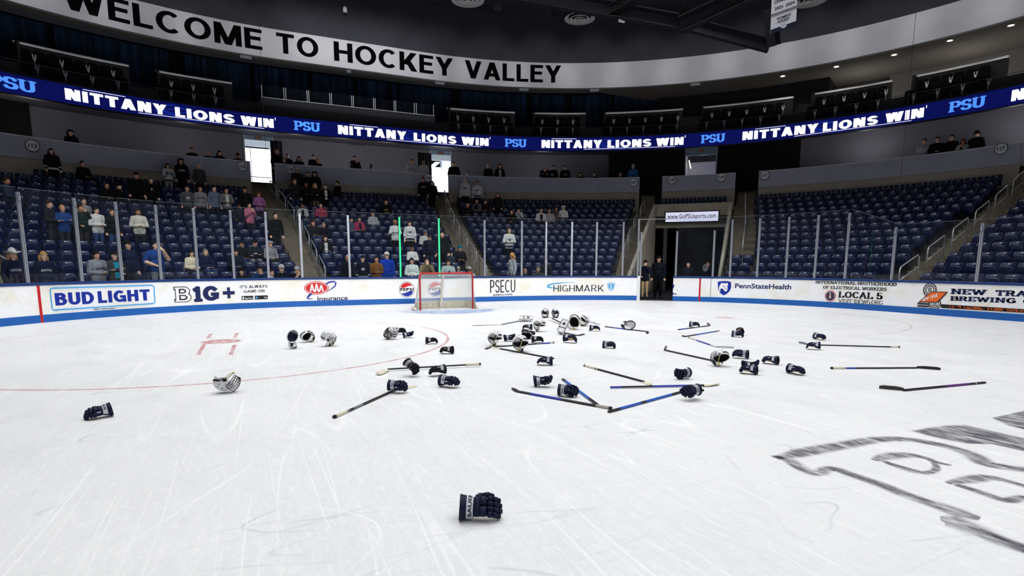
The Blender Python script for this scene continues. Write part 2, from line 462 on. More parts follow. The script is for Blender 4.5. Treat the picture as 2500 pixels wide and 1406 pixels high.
# ------------------------------------------------------------------ the ice
def ice_material():
    m = bpy.data.materials.new('ice'); m.use_nodes = True
    nt = m.node_tree; N = nt.nodes.new; L = nt.links.new
    b = nt.nodes['Principled BSDF']
    b.inputs['Specular IOR Level'].default_value = 0.25
    tc = N('ShaderNodeTexCoord')
    def noise(scale, stretch=(1, 1, 1), rot=0.0, detail=5, rough=0.55, dist=0.0):
        mp = N('ShaderNodeMapping'); mp.inputs['Scale'].default_value = stretch; mp.inputs['Rotation'].default_value = (0, 0, rot)
        L(tc.outputs['Object'], mp.inputs['Vector'])
        n = N('ShaderNodeTexNoise'); n.inputs['Scale'].default_value = scale; n.inputs['Detail'].default_value = detail
        n.inputs['Roughness'].default_value = rough; n.inputs['Distortion'].default_value = dist
        L(mp.outputs['Vector'], n.inputs['Vector']); return n.outputs['Fac']
    def math_(op, a, v=None):
        n = N('ShaderNodeMath'); n.operation = op
        for i, q in enumerate((a, v)):
            if q is None: continue
            if isinstance(q, (int, float)): n.inputs[i].default_value = q
            else: L(q, n.inputs[i])
        return n.outputs[0]
    def rng(f, a, b_, c=0.0, d=1.0):
        n = N('ShaderNodeMapRange'); n.inputs[1].default_value = a; n.inputs[2].default_value = b_
        n.inputs[3].default_value = c; n.inputs[4].default_value = d; L(f, n.inputs[0]); return n.outputs[0]
    def line(scale, stretch, rot, w, dist=0.0):            # thin curved skate cut: contour of a smooth noise
        f = noise(scale, stretch, rot, 0.0, 0.4, dist)
        return rng(math_('ABSOLUTE', math_('SUBTRACT', f, 0.5)), 0.0, w, 1.0, 0.0)
    big = noise(0.35, (1, 1, 1), 0, 4, 0.6)
    mid = noise(1.6, (1, 0.45, 1), 0.5, 6, 0.65, 0.6)
    fine = noise(9, (1, 0.22, 1), 1.1, 6, 0.7, 0.4)
    fine2 = noise(26, (1, 0.3, 1), -0.7, 5, 0.7, 0.2)
    fine3 = noise(75, (1, 0.4, 1), 0.4, 4, 0.75, 0.3)
    dark = math_('ADD', math_('MULTIPLY', rng(mid, 0.35, 0.75), 0.55), math_('MULTIPLY', rng(fine, 0.45, 0.8), 0.45))
    cuts = None
    for sc, st, ro, w in ((0.2, (1, 0.6, 1), 0.3, 0.0011), (0.3, (0.5, 1, 1), 1.2, 0.0011), (0.26, (1, 0.3, 1), 2.2, 0.0011), (0.34, (0.3, 1, 1), -0.4, 0.001), (0.5, (1, 0.16, 1), 0.9, 0.0022), (0.45, (1, 0.14, 1), -1.1, 0.002), (0.9, (1, 0.06, 1), 0.1, 0.004), (0.9, (1, 0.06, 1), 1.7, 0.004), (1.8, (1, 0.05, 1), 0.6, 0.006), (1.8, (1, 0.05, 1), 2.4, 0.006), (2.6, (1, 0.04, 1), 1.2, 0.008), (2.6, (1, 0.04, 1), -0.5, 0.008)):
        l = line(sc, st, ro, w)
        l = math_('MULTIPLY', l, rng(noise(0.55, (1, 1, 1), ro, 3), 0.42, 0.6))
        cuts = l if cuts is None else math_('MAXIMUM', cuts, l)
    gcut = None
    for sc, st, ro, w in ((0.9, (0.35, 1, 1), 0.2, 0.0045), (1.5, (0.25, 1, 1), -0.25, 0.005), (2.6, (0.22, 1, 1), 0.5, 0.006)):
        l = math_('MULTIPLY', line(sc, st, ro, w), rng(noise(1.3, (1, 1, 1), ro + 2, 2), 0.5, 0.66))
        gcut = l if gcut is None else math_('MAXIMUM', gcut, l)
    def mix(fac, a, c):
        n = N('ShaderNodeMix'); n.data_type = 'RGBA'
        L(fac, n.inputs['Factor'])
        for i, q in ((6, a), (7, c)):
            if isinstance(q, tuple): n.inputs[i].default_value = q
            else: L(q, n.inputs[i])
        return n.outputs[2]
    base = mix(rng(big, 0.35, 0.65), srgb(232, 234, 237), srgb(241, 242, 244))
    c0 = mix(math_('MULTIPLY', rng(fine3, 0.4, 0.75), 0.45), base, srgb(206, 210, 214))
    c1 = mix(math_('MULTIPLY', dark, 0.5), c0, srgb(203, 207, 211))
    c2 = mix(math_('MULTIPLY', rng(fine2, 0.5, 0.75), 0.5), c1, srgb(250, 250, 251))
    c3 = mix(math_('MULTIPLY', gcut, 0.35), c2, srgb(150, 155, 163))
    c4 = mix(math_('MULTIPLY', cuts, 0.55), c3, srgb(253, 254, 255))
    L(c4, b.inputs['Base Color'])
    L(rng(mid, 0.3, 0.7, 0.3, 0.6), b.inputs['Roughness'])
    bp = N('ShaderNodeBump'); bp.inputs['Strength'].default_value = 0.12; bp.inputs['Distance'].default_value = 0.004
    L(math_('SUBTRACT', fine, cuts), bp.inputs['Height']); L(bp.outputs['Normal'], b.inputs['Normal'])
    return m
ICE = ice_material()
mb = MB()
out = [P(s, 0.05, 0) for s in srange(-40, 46, 0.5)]
mb.add([(p.x, p.y, 0) for p in out], [tuple(reversed(range(len(out))))], 0)
struct(mb.build('floor_ice', ICE))

def paint_material(name, rgb, alpha, streak=6.0, lo=0.25, hi=0.7):
    """Paint seen through scraped ice: worn away in streaks, thinning towards the edges (v across the stroke)."""
    m = bpy.data.materials.new(name); m.use_nodes = True
    nt = m.node_tree; N = nt.nodes.new; L = nt.links.new
    b = nt.nodes['Principled BSDF']; b.inputs['Base Color'].default_value = srgb(*rgb); b.inputs['Roughness'].default_value = 0.5
    b.inputs['Specular IOR Level'].default_value = 0.25
    tc = N('ShaderNodeTexCoord'); mp = N('ShaderNodeMapping'); mp.inputs['Scale'].default_value = (1, 0.25, 1); mp.inputs['Rotation'].default_value = (0, 0, 0.9)
    L(tc.outputs['Object'], mp.inputs['Vector'])
    n = N('ShaderNodeTexNoise'); n.inputs['Scale'].default_value = streak; n.inputs['Detail'].default_value = 8; n.inputs['Roughness'].default_value = 0.75
    L(mp.outputs['Vector'], n.inputs['Vector'])
    uv = N('ShaderNodeUVMap'); uv.uv_map = 'across'
    sx = N('ShaderNodeSeparateXYZ'); L(uv.outputs['UV'], sx.inputs[0])
    e = N('ShaderNodeMapRange'); e.interpolation_type = 'SMOOTHSTEP'; e.inputs[1].default_value = 0; e.inputs[2].default_value = 1; L(sx.outputs[0], e.inputs[0])
    r = N('ShaderNodeMapRange'); r.inputs[1].default_value = lo; r.inputs[2].default_value = hi; r.inputs[3].default_value = 0.15; r.inputs[4].default_value = 1.0
    L(n.outputs['Fac'], r.inputs[0])
    mu = N('ShaderNodeMath'); mu.operation = 'MULTIPLY'; L(e.outputs[0], mu.inputs[0]); L(r.outputs[0], mu.inputs[1])
    m2 = N('ShaderNodeMath'); m2.operation = 'MULTIPLY'; L(mu.outputs[0], m2.inputs[0]); m2.inputs[1].default_value = alpha
    L(m2.outputs[0], b.inputs['Alpha'])
    return m
class Paint:
    """Flat painted shapes in the ice with an 'across' coordinate: 0 at a shape's edge, 1 inside."""
    def __init__(self): self.v, self.f, self.u = [], [], []
    def stroke(self, pts, w, soft=0.5):
        ws = w if isinstance(w, (list, tuple)) else [w] * len(pts)
        o = len(self.v); n = 4
        for i, p in enumerate(pts):
            a, b = Vector(pts[max(i - 1, 0)]), Vector(pts[min(i + 1, len(pts) - 1)])
            t = (b - a).normalized() if (b - a).length > 1e-9 else Vector((1, 0, 0)); nx = Vector((-t.y, t.x, 0))
            for k, u in ((-.5, 0), (-.5 + soft / 2, 1), (.5 - soft / 2, 1), (.5, 0)):
                q = Vector(p) + nx * (ws[i] * k); self.v.append((q.x, q.y, 0.0)); self.u.append(u)
            if i:
                for k in range(3): self.f.append((o + (i - 1) * n + k, o + i * n + k, o + i * n + k + 1, o + (i - 1) * n + k + 1))
    def poly(self, pts, soft=0.1):
        c = sum((Vector(p) for p in pts), Vector()) / len(pts); o = len(self.v); n = len(pts)
        for p in pts: self.v.append((p[0], p[1], 0.0)); self.u.append(0)
        for p in pts:
            q = Vector(p).lerp(c, soft); self.v.append((q.x, q.y, 0.0)); self.u.append(1)
        for i in range(n): self.f.append((o + i, o + (i + 1) % n, o + n + (i + 1) % n, o + n + i))
        self.v.append((c.x, c.y, 0.0)); self.u.append(1)
        for i in range(n): self.f.append((o + n + i, o + n + (i + 1) % n, o + 2 * n))
    def build(self, name, m, z=0.0012):
        me = bpy.data.meshes.new(name); me.from_pydata(self.v, [], self.f)
        uv = me.uv_layers.new(name='across')
        for l in me.loops: uv.data[l.index].uv = (self.u[l.vertex_index], 0)
        me.materials.append(m)
        # all faces look up
        for p in me.polygons:
            if p.normal.z < 0: p.flip()
        o = link(name, me); o.location.z = z
        return struct(o)
def circ_pts(cx, cy, r, a0=0, a1=360, n=96): return [(cx + r * math.cos(math.radians(a0 + (a1 - a0) * i / n)), cy + r * math.sin(math.radians(a0 + (a1 - a0) * i / n)), 0) for i in range(n + 1)]
RED = paint_material('ice_paint_red', (196, 52, 66), 0.62, 5.0, 0.3, 0.75)
REDF = paint_material('ice_paint_faint_red', (196, 90, 100), 0.45, 5.0, 0.35, 0.75)
pt = Paint()
pt.stroke(circ_pts(-6.7, -6.1, 4.57, 175, 372), 0.075)
pt.poly(circ_pts(-6.7, -6.1, 0.42, n=24)[:-1], 0.25)
for a, b in (((515, 815), (507, 826)), ((499, 840), (484, 866)), ((579, 813), (573, 825)), ((573, 842), (563, 866))):
    pt.stroke([tuple(ice(*a)), tuple(ice(*b))], 0.09)
pt.build('floor_marking', RED)
pt = Paint()
pt.stroke(circ_pts(-6.7, -6.1, 4.57, 12, 175), 0.05)
pt.stroke(circ_pts(6.7, -6.1, 4.57), 0.05)
pt.poly(circ_pts(6.7, -6.1, 0.32, n=24)[:-1], 0.25)
pt.stroke([(-11.1, 0, 0), (11.1, 0, 0)], 0.05)
pt.build('floor_marking', REDF, 0.0016)
pt = Paint()
pt.poly([(0.04 + 1.83 * math.cos(math.radians(a)) * 1.02, -1.83 * math.sin(math.radians(a)) * 1.0 - 0.02, 0) for a in range(0, 181, 10)], 0.3)
pt.build('floor_marking', paint_material('ice_paint_blue', (140, 170, 225), 0.75, 4.0, 0.3, 0.7), 0.002)
# the dark emblem painted under the ice near centre
LOGO = paint_material('ice_paint_slate', (60, 60, 78), 0.82, 11.0, 0.38, 0.62)
pt = Paint()
def smooth(q, n=4):
    out = []
    for i in range(len(q) - 1):
        a, b, c, d = (Vector(q[max(0, min(len(q) - 1, j))]) for j in (i - 1, i, i + 1, i + 2))
        for k in range(n):
            t = k / n; out.append(.5 * (2 * b + (c - a) * t + (2 * a - 5 * b + 4 * c - d) * t * t + (3 * b - a - 3 * c + d) * t ** 3))
    return out + [Vector(q[-1])]
def lstroke(q, w, soft):
    n = 4; ws = []
    for i in range(len(w) - 1): ws += [w[i] + (w[i + 1] - w[i]) * k / n for k in range(n)]
    pt.stroke([tuple(v) for v in smooth(q, n)], ws + [w[-1]], soft)
def lz(pts): return [tuple(ice(1850 + x / 3.3, 980 + y / 3.3)) for x, y in pts]
lstroke(lz([(110, 440), (240, 470), (330, 525), (400, 560), (480, 580), (560, 545), (640, 548), (780, 600), (960, 660), (1150, 735), (1300, 788), (1500, 855), (1640, 905), (1790, 945)]), [.05, .16, .16, .16, .16, .15, .15, .16, .17, .17, .17, .2, .22, .1], 0.7)
lstroke(lz([(1470, 945), (1560, 965), (1700, 1015), (1850, 1080), (2000, 1140), (2200, 1205), (2500, 1290)]), [.08, .28, .26, .22, .2, .2, .2], 0.7)
lstroke(lz([(150, 460), (330, 420), (500, 385), (700, 352), (900, 315), (1080, 302), (1250, 312), (1450, 345), (1600, 385), (1750, 440), (1830, 500), (2000, 530), (2200, 560), (2500, 640)]), [.1, .24, .25, .24, .22, .2, .2, .2, .2, .22, .22, .22, .2, .2], 0.7)
lstroke(lz([(940, 475), (1050, 445), (1200, 432), (1350, 455), (1440, 490), (1560, 515)]), [.08, .2, .2, .1, .1, .05], 0.7)
lstroke(lz([(1010, 480), (1120, 520), (1250, 560), (1360, 575), (1440, 545), (1415, 485)]), [.06, .12, .14, .1, .08, .06], 0.7)
lstroke(lz([(1530, 660), (1700, 632), (1850, 615), (2000, 640), (2200, 700)]), [.06, .18, .18, .12, .1], 0.7)
lstroke(lz([(1600, 670), (1800, 735), (2000, 800), (2100, 780), (2300, 770)]), [.1, .14, .12, .12, .12], 0.7)
pt.poly(lz([(1200, 235), (1350, 205), (1500, 187), (1660, 183), (1850, 225), (2145, 290), (2500, 380), (2500, 470), (2145, 405), (1900, 350), (1680, 345), (1450, 300), (1300, 262)]), 0.18)
pt.poly(lz([(1870, 132), (1990, 105), (2145, 72), (2500, 10), (2500, 320), (2145, 232), (2000, 195)]), 0.15)
pt.build('floor_emblem', LOGO, 0.0024)

# ------------------------------------------------------------------ boards
def board_material():
    m = bpy.data.materials.new('board_white'); m.use_nodes = True
    nt = m.node_tree; N = nt.nodes.new; L = nt.links.new
    b = nt.nodes['Principled BSDF']; b.inputs['Roughness'].default_value = 0.35
    tc = N('ShaderNodeTexCoord')
    n1 = N('ShaderNodeTexNoise'); n1.inputs['Scale'].default_value = 1.3; n1.inputs['Detail'].default_value = 3
    n2 = N('ShaderNodeTexNoise'); n2.inputs['Scale'].default_value = 30; n2.inputs['Detail'].default_value = 3; n2.inputs['Roughness'].default_value = .6
    for n in (n1, n2): L(tc.outputs['Object'], n.inputs['Vector'])
    r1 = N('ShaderNodeValToRGB'); r1.color_ramp.elements[0].position = .45; r1.color_ramp.elements[1].position = .7
    r1.color_ramp.elements[0].color = srgb(244, 245, 249); r1.color_ramp.elements[1].color = srgb(238, 233, 218)
    r2 = N('ShaderNodeValToRGB'); r2.color_ramp.elements[0].position = .655; r2.color_ramp.elements[1].position = .685   # puck marks
    r2.color_ramp.elements[0].color = (1, 1, 1, 1); r2.color_ramp.elements[1].color = (.12, .12, .12, 1)
    L(n1.outputs['Fac'], r1.inputs['Fac']); L(n2.outputs['Fac'], r2.inputs['Fac'])
    mx = N('ShaderNodeMix'); mx.data_type = 'RGBA'; mx.blend_type = 'MULTIPLY'; mx.inputs['Factor'].default_value = .7
    L(r1.outputs['Color'], mx.inputs[6]); L(r2.outputs['Color'], mx.inputs[7]); L(mx.outputs[2], b.inputs['Base Color'])
    return m
WHITE_BOARD = board_material()
KICK = mat('kickplate_blue', (20, 92, 172), 0.5, var=.12, scale=30)
CAP = mat('board_cap_navy', (22, 52, 110), 0.4)
BLK = mat('print_black', (14, 14, 18), 0.5)
NAVY_INK = mat('print_navy', (12, 30, 84), 0.5)
ROYAL = mat('print_royal_blue', (0, 38, 150), 0.5)
SKYB = mat('print_sky_blue', (60, 160, 220), 0.5)
REDI = mat('print_red', (205, 20, 32), 0.5)
WHT = mat('print_white', (240, 240, 242), 0.5)
ORG = mat('print_orange', (236, 104, 28), 0.5)
BRN = mat('print_brown', (96, 62, 44), 0.5)
INKS = [BLK, NAVY_INK, ROYAL, SKYB, REDI, WHT, ORG, BRN]
GAP0, GAP1 = 9.80, 11.19
def boards(s0, s1, label):
    mb = MB(); band(mb, s0, s1, rect(0, .11, .02, 1.0), 0, .35, True, True)
    o = mb.build('dasher_boards', WHITE_BOARD); tag(o, label, 'boards')
    mb = MB(); band(mb, s0, s1, rect(-.012, .004, 0, .205), 0, .35, True, True); mb.build('kickplate', KICK, o)
    mb = MB(); band(mb, s0, s1, [(-.02, .985), (.13, .985), (.13, 1.05), (.11, 1.065), (0, 1.065), (-.02, 1.05)], 0, .35, True, True); mb.build('cap_rail', CAP, o)
    return o
B1 = boards(-24, GAP0 - .13, 'long run of white rink boards behind the goal, up to the open gate')
B2 = boards(GAP1, 34, 'white rink boards curving round the corner beyond the open gate')
AD = -.007
def apx(mb, t2, bl, tl, br, tr, mi=0, d=AD):
    (s0, z0), (_, z1) = hit(*bl, 0), hit(*tl, 0)
    (s1, z0b), (_, z1b) = hit(*br, 0), hit(*tr, 0)
    put_ring(mb, t2, s0, s1, z0, z1, d, mi, 0, z0b, z1b)
def ad(parent, label, fn):
    mb = MB(); fn(mb); o = mb.build('sponsor_print', INKS, parent); o['label'] = label
def ring_poly(mb, pts, mi, d=AD):
    """Filled outline given in picture points on the boards, bent to their curve."""
    q = [hit(x, y, 0) for x, y in pts]; n = len(q)
    cs, cz = sum(a for a, _ in q) / n, sum(b for _, b in q) / n
    if n < 6: mb.add([P(s, d, z) for s, z in q], [tuple(range(n))], mi); return
    vs = [P(cs, d, cz)]; K = 3
    for j in range(1, K + 1): vs += [P(cs + (s - cs) * j / K, d, cz + (z - cz) * j / K) for s, z in q]
    fs = [(0, 1 + i, 1 + (i + 1) % n) for i in range(n)]
    for j in range(K - 1):
        for i in range(n): o = 1 + j * n; fs.append((o + i, o + n + i, o + n + (i + 1) % n, o + (i + 1) % n))
    mb.add(vs, fs, mi)
def ring_line(mb, pts, w, mi, d=AD, close=False):
    q = [hit(x, y, 0) for x, y in pts]
    if close: q = q + q[:2]
    vs, fs = stroke2(q, w)
    mb.add([P(s, d, z) for s, z in vs], fs, mi)
def ring_ell(mb, c, rs, rz, mi, d=AD, n=36, a0=0, a1=360):
    s, z = hit(*c, 0); K = 4; vs = [P(s, d, z)]
    for j in range(1, K + 1):
        for i in range(n):
            a = math.radians(a0 + (a1 - a0) * i / n); vs.append(P(s + rs * j / K * math.cos(a), d, z + rz * j / K * math.sin(a)))
    fs = [(0, 1 + i, 1 + (i + 1) % n) for i in range(n)]
    for j in range(K - 1):
        for i in range(n): q = 1 + j * n; fs.append((q + i, q + n + i, q + n + (i + 1) % n, q + (i + 1) % n))
    mb.add(vs, fs, mi)
def ad_beer(mb):
    ring_line(mb, [(122, 707), (126, 703.5), (371, 696.3), (375.5, 699), (378, 738), (374, 741), (130, 757), (127, 754)], .035, 3, AD, True)
    apx(mb, sans2d('BUD', .25, .09), (135.5, 746), (133, 715.5), (230.5, 741), (230, 711.5), 2)
    apx(mb, sans2d('LIGHT', .25, .09), (240, 740), (238.5, 711), (367, 733), (366, 706), 2)
    apx(mb, text2d('ENJOY RESPONSIBLY', .02), (229, 758), (229, 753.5), (283, 755), (283, 751), 0)
def ad_big(mb):
    apx(mb, slab2d('B', .26, .22, .06), (426, 739), (425.5, 699), (469, 738), (467, 698.5), 0)
    apx(mb, slab2d('B', .14, .10, .05), (428, 737), (428, 701.3), (466.5, 736), (464.5, 700.5), 5, AD - .002)
    apx(mb, slab2d('1', .3, .2, .1), (471, 737.5), (470, 698), (495, 736.5), (492, 697.5), 1)
    apx(mb, slab2d('G', .28, .24, 0), (496, 736), (495.5, 697.4), (536, 733), (535, 697.4), 1)
    apx(mb, slab2d('+', .2, .2, 0), (544.5, 728.6), (544.5, 701.6), (573.7, 728), (573.7, 701), 1)
    apx(mb, sans2d("IT'S ALWAYS", .17, .12), (586, 704), (586, 696.8), (653, 702), (653, 695), 0)
    apx(mb, sans2d('GAME ON', .17, .12), (595, 714.6), (595, 708), (646, 713), (646, 706.5), 0)
    for x0, x1, a, b, c in ((589.7, 618, 'App Store', 722.6, 732), (622, 653.7, 'Google Play', 721.6, 731)):
        ring_poly(mb, [(x0, c), (x1, c - .8), (x1, b - .8), (x0, b)], 0)
        apx(mb, text2d(a, .02), (x0 + 8, c - 1.2), (x0 + 8, b + 3.6), (x1 - 1.5, c - 2.2), (x1 - 1.5, b + 2.6), 5, AD - .002)
        ring_ell(mb, (x0 + 4, (b + c) / 2), .03, .045, 5 if x0 < 600 else 3, AD - .002, 10)
def ad_auto(mb):
    pts = [(795, 694), (803, 689), (815, 687), (820, 690), (818, 698), (808, 706), (798, 712)]
    ring_line(mb, pts, [.05, .06, .05, .06, .05, .03, .01], 2)
    ring_line(mb, [(762, 715), (754, 722), (750, 728), (755, 730), (765, 729)], [.07, .08, .06, .04, .01], 2)
    ring_ell(mb, (772.7, 703), .44, .245, 4); 
    ring_ell(mb, (772.7, 703), .41, .22, 5, AD - .003); ring_ell(mb, (772.7, 703), .385, .2, 4, AD - .005)
    for k in range(3):
        x = 756 + k * 11.2
        apx(mb, sans2d('A', .2, .1, .1), (x, 713.2 + abs(k - 1) * -1.4), (x + .5, 692.6 + abs(k - 1) * 1.2), (x + 12.4, 712.8 - abs(k - 1) * 1.4), (x + 12, 692.4 + abs(k - 1) * 1.2), 5, AD - .008)
    apx(mb, text2d('Insurance', .018), (775, 734), (778, 724), (849, 732), (852, 721.5), 1)
def ad_cola(mb, cx, cy):
    s, z = hit(cx, cy, 0); r = .315
    mb.add([P(s + r * math.cos(2 * math.pi * i / 40), AD, z + r * math.sin(2 * math.pi * i / 40)) for i in range(40)], [tuple(range(40))], 1)
    mb.add([P(s + r * .95 * math.cos(2 * math.pi * i / 40), AD - .001, z + r * .95 * math.sin(2 * math.pi * i / 40)) for i in range(40)], [tuple(range(40))], 5)
    for sg, mi in ((1, 4), (-1, 2)):
        v = []
        for i in range(25):
            u = -.8 + 1.6 * i / 24; y = math.sqrt(.74 - u * u); w = min(y, .34 + sg * .13 * math.sin(u * 3.2)) if sg > 0 else min(y, .34 - .13 * math.sin(u * 3.2))
            v += [P(s + r * u, AD - .004, z + sg * r * y), P(s + r * u, AD - .004, z + sg * r * w)]
        mb.add(v, [(2 * i, 2 * i + 1, 2 * i + 3, 2 * i + 2) for i in range(24)], mi)
    put_ring(mb, sans2d('PEPSI', .26, .1, .22), s - r * .85, s + r * .85, z - .065, z + .06, AD - .006, 0)
def ad_bank(mb):
    apx(mb, sans2d('PSECU', .16, .12, .09), (1196.5, 715), (1196.5, 683.5), (1258, 713), (1258, 682.5), 0)
    apx(mb, text2d('psecu.com', .02), (1204, 723.5), (1204, 718.3), (1250.5, 721.5), (1250.5, 716.5), 0)
def ad_health(mb):
    ring_line(mb, [(1404, 689.5), (1375, 690), (1350, 692.5), (1337, 696.5), (1336, 699.5), (1345, 702.3), (1362, 703.4)], [.01, .03, .05, .07, .07, .05, .02], 3)
    apx(mb, sans2d('HIGHMARK', .13, .14, .08), (1351, 711.8), (1351, 696.2), (1474, 711.5), (1474, 695.3), 0)
    for f, mi, dd in ((1.0, 3, 0), (.86, 5, .001), (.74, 3, .002)):
        c = (1492, 699)
        ring_poly(mb, [(c[0] + (x - c[0]) * f, c[1] + (y - c[1]) * f) for x, y in ((1483, 690.5), (1488, 691), (1492, 689), (1496, 691), (1501, 690.5), (1500.8, 700), (1497.5, 706.5), (1492, 711), (1486.5, 706.5), (1483.3, 700))], mi, AD - dd * 3)
    ring_line(mb, [(1492, 694), (1490, 697), (1494, 700), (1490, 703), (1493, 706)], .03, 5, AD - .01)
    ring_line(mb, [(1492, 692.5), (1492, 708)], .014, 5, AD - .01)
def ad_gate(mb):
    ring_poly(mb, [(1642.6, 695), (1646.8, 695), (1644.5, 703.6), (1642.6, 703.6)], 2)
    ring_poly(mb, [(1642.2, 714.5), (1645.7, 714.5), (1645.7, 719), (1642.2, 719)], 2)
    ring_ell(mb, (1649.5, 717.8), .03, .03, 0)
def ad_hospital(mb):
    sh = [(1752.3, 687.8), (1760, 686.4), (1769, 686), (1778, 686.5), (1785, 688.5), (1785, 702), (1781, 711), (1774, 717.5), (1766.5, 721), (1758, 715), (1753.5, 706)]
    ring_poly(mb, sh, 2)
    ring_poly(mb, [(1757, 712), (1755, 704), (1757, 697), (1760, 693.5), (1760.5, 689.8), (1763.5, 691.5), (1768, 691), (1773, 691.5), (1776.5, 690.2), (1777.5, 695), (1776, 702), (1776.5, 706.5), (1774, 711), (1770, 711.5), (1766, 706), (1762, 703)], 5, AD - .001)
    ring_poly(mb, [(1758, 706), (1763, 703.5), (1766, 708), (1769, 713), (1766, 718), (1761, 714)], 2, AD - .002)
    ring_line(mb, [(1764.5, 698), (1768, 699.5), (1771, 702)], .02, 2, AD - .002)
    ring_line(mb, [(1773, 698.5), (1776, 697.5)], .02, 2, AD - .002)
    ring_poly(mb, [(1770, 704.5), (1774.5, 704), (1773, 707)], 2, AD - .002)
    apx(mb, text2d('PennStateHealth', .02), (1794.5, 703.5), (1794.5, 691.5), (1931.5, 706.8), (1931.5, 694), 1)
def ad_union(mb):
    kw = dict(thick=.2, thin=.09, serif=.07, sth=.06)
    apx(mb, slab2d('INTERNATIONAL BROTHERHOOD', **kw), (1991, 692.6), (1991, 684.8), (2189, 699), (2189, 689.6), 0)
    apx(mb, slab2d('OF ELECTRICAL WORKERS', **kw), (2009.5, 705), (2009.5, 697), (2165, 711), (2165, 702), 0)
    apx(mb, slab2d('LOCAL 5', .24, .1, .08, sth=.07), (2046, 726.5), (2046, 710.5), (2155, 732), (2155, 714.5), 0)
    apx(mb, slab2d('VISIT IBEW5.ORG'.replace('V', 'V'), .12, .05, .07, sth=.04), (2046, 739), (2046, 729), (2155, 744.6), (2155, 733.8), 0)
    s, z = hit(2027.4, 722.4, 0)
    for r, mi, k in ((.2, 4, 0), (.175, 5, 1), (.16, 1, 2), (.105, 7, 3)): ring_ell(mb, (2027.4, 722.4), r, r * 1.0, mi, AD - .003 * k)
    ring_line(mb, [(2027.4, 713.5), (2027.4, 724)], [.03, .02], 5, AD - .014)
    ring_ell(mb, (2027, 725.5), .03, .04, 5, AD - .014, 10)
def ad_brew(mb):
    # boot print
    for c, rx, rz in (((2270.5, 708), .2, .225), ((2282.5, 742), .185, .17)):
        ring_ell(mb, c, rx, rz, 0); ring_ell(mb, c, rx * .86, rz * .88, 5, AD - .001)
        s, z = hit(*c, 0)
        for k in range(20):
            a = math.radians(18 * k)
            v = [(s + rx * q * math.cos(a + o), z + rz * q * math.sin(a + o)) for q, o in ((.62, -.08), (.86, -.08), (.86, .08), (.62, .08))]
            mb.add([P(x, AD - .002, y) for x, y in v], [(0, 1, 2, 3)], 0)
        ring_ell(mb, c, rx * .6, rz * .62, 0, AD - .002); ring_ell(mb, c, rx * .5, rz * .5, 5, AD - .003)
        for k in range(3):
            ring_line(mb, [(c[0] - 5, c[1] - 3 + 4 * k), (c[0], c[1] - 6 + 4 * k), (c[0] + 5, c[1] - 3 + 4 * k)], .03, 0, AD - .004)
    for y in (739.3, 745): ring_poly(mb, [(2240, y), (2268, y + 1.2), (2268, y + 5), (2240, y + 3.6)], 0)
    ring_poly(mb, [(2241.5, 738.5), (2273, 711.5), (2315, 712.5), (2293, 736.5), (2285, 738.5)], 0, AD - .005)
    ring_poly(mb, [(2246, 736.6), (2274, 713.3), (2310, 714), (2291, 734.5), (2284, 736.6)], 6, AD - .006)
    apx(mb, sans2d('NEW TRAIL', .2, .1), (2253, 736), (2261, 729), (2290, 724), (2300, 715.5), 5, AD - .008)
    kw = dict(thick=.24, thin=.15, serif=.08, sth=.13)
    apx(mb, slab2d('NEW', **kw), (2320.5, 718), (2320.5, 704), (2409.5, 721), (2409.5, 706.8), 1)
    apx(mb, slab2d('TRAIL', **kw), (2429, 722), (2429, 707.6), (2546, 726.5), (2546, 711.2), 1)
    apx(mb, slab2d('BREWING', **kw), (2319, 734), (2319, 722.2), (2480, 741), (2480, 727.4), 1)
    apx(mb, slab2d('CO.', **kw), (2497, 742), (2497, 728), (2551, 744.5), (2551, 730), 1)
    ring_poly(mb, [(2298, 751.5), (2298, 742.6), (2400, 748.6), (2560, 758.4), (2560, 767.6), (2400, 757.4)], 0)
    apx(mb, slab2d('PROUD PARTNER OF PENN STATE ATHLETICS', .22, .17, .06, sth=.13), (2318.5, 751.6), (2318.5, 745), (2555, 766.2), (2555, 759), 6, AD - .007)
ad(B1, 'royal blue block lettering inside a sky blue frame', ad_beer)
ad(B1, 'navy collegiate letters and plus sign with two small app badges', ad_big)
ad(B1, 'red oval with white letters above slanted navy lettering', ad_auto)
ad(B1, 'round red, white and blue soft drink emblem beside the goal', lambda mb: ad_cola(mb, 993.3, 706.5))
ad(B1, 'round red, white and blue soft drink emblem seen through the net', lambda mb: ad_cola(mb, 1063, 705.3))
ad(B1, 'narrow tall black lettering with a small web address', ad_bank)
ad(B1, 'black lettering under a blue swoosh with a blue shield', ad_health)
ad(B2, 'cut-off blue letter at the gate edge', ad_gate)
ad(B2, 'navy shield with white lion head and navy lettering', ad_hospital)
ad(B2, 'black serif lettering of four lines with a round red seal', ad_union)
ad(B2, 'navy slab lettering with orange lozenge and boot print over black strip', ad_brew)
for par, s in ((B1, hs(97, 740, 0)), (B2, hs(1708.5, 708, 0))):
    mb = MB(); band(mb, s - .032, s + .032, rect(-.016, -.006, .005, 1.0), 0, .1, True, True); o = mb.build('goal_line_mark', mat('line_red', (190, 12, 20), .5), par)
    o['label'] = 'red stripe'
# panel joints
for s in (hs(1735, 710, 0),):
    mb = MB(); band(mb, s - .006, s + .006, rect(-.008, -.002, .02, .99), 0, .1, True, True); mb.build('panel_joint', BLK, B2)
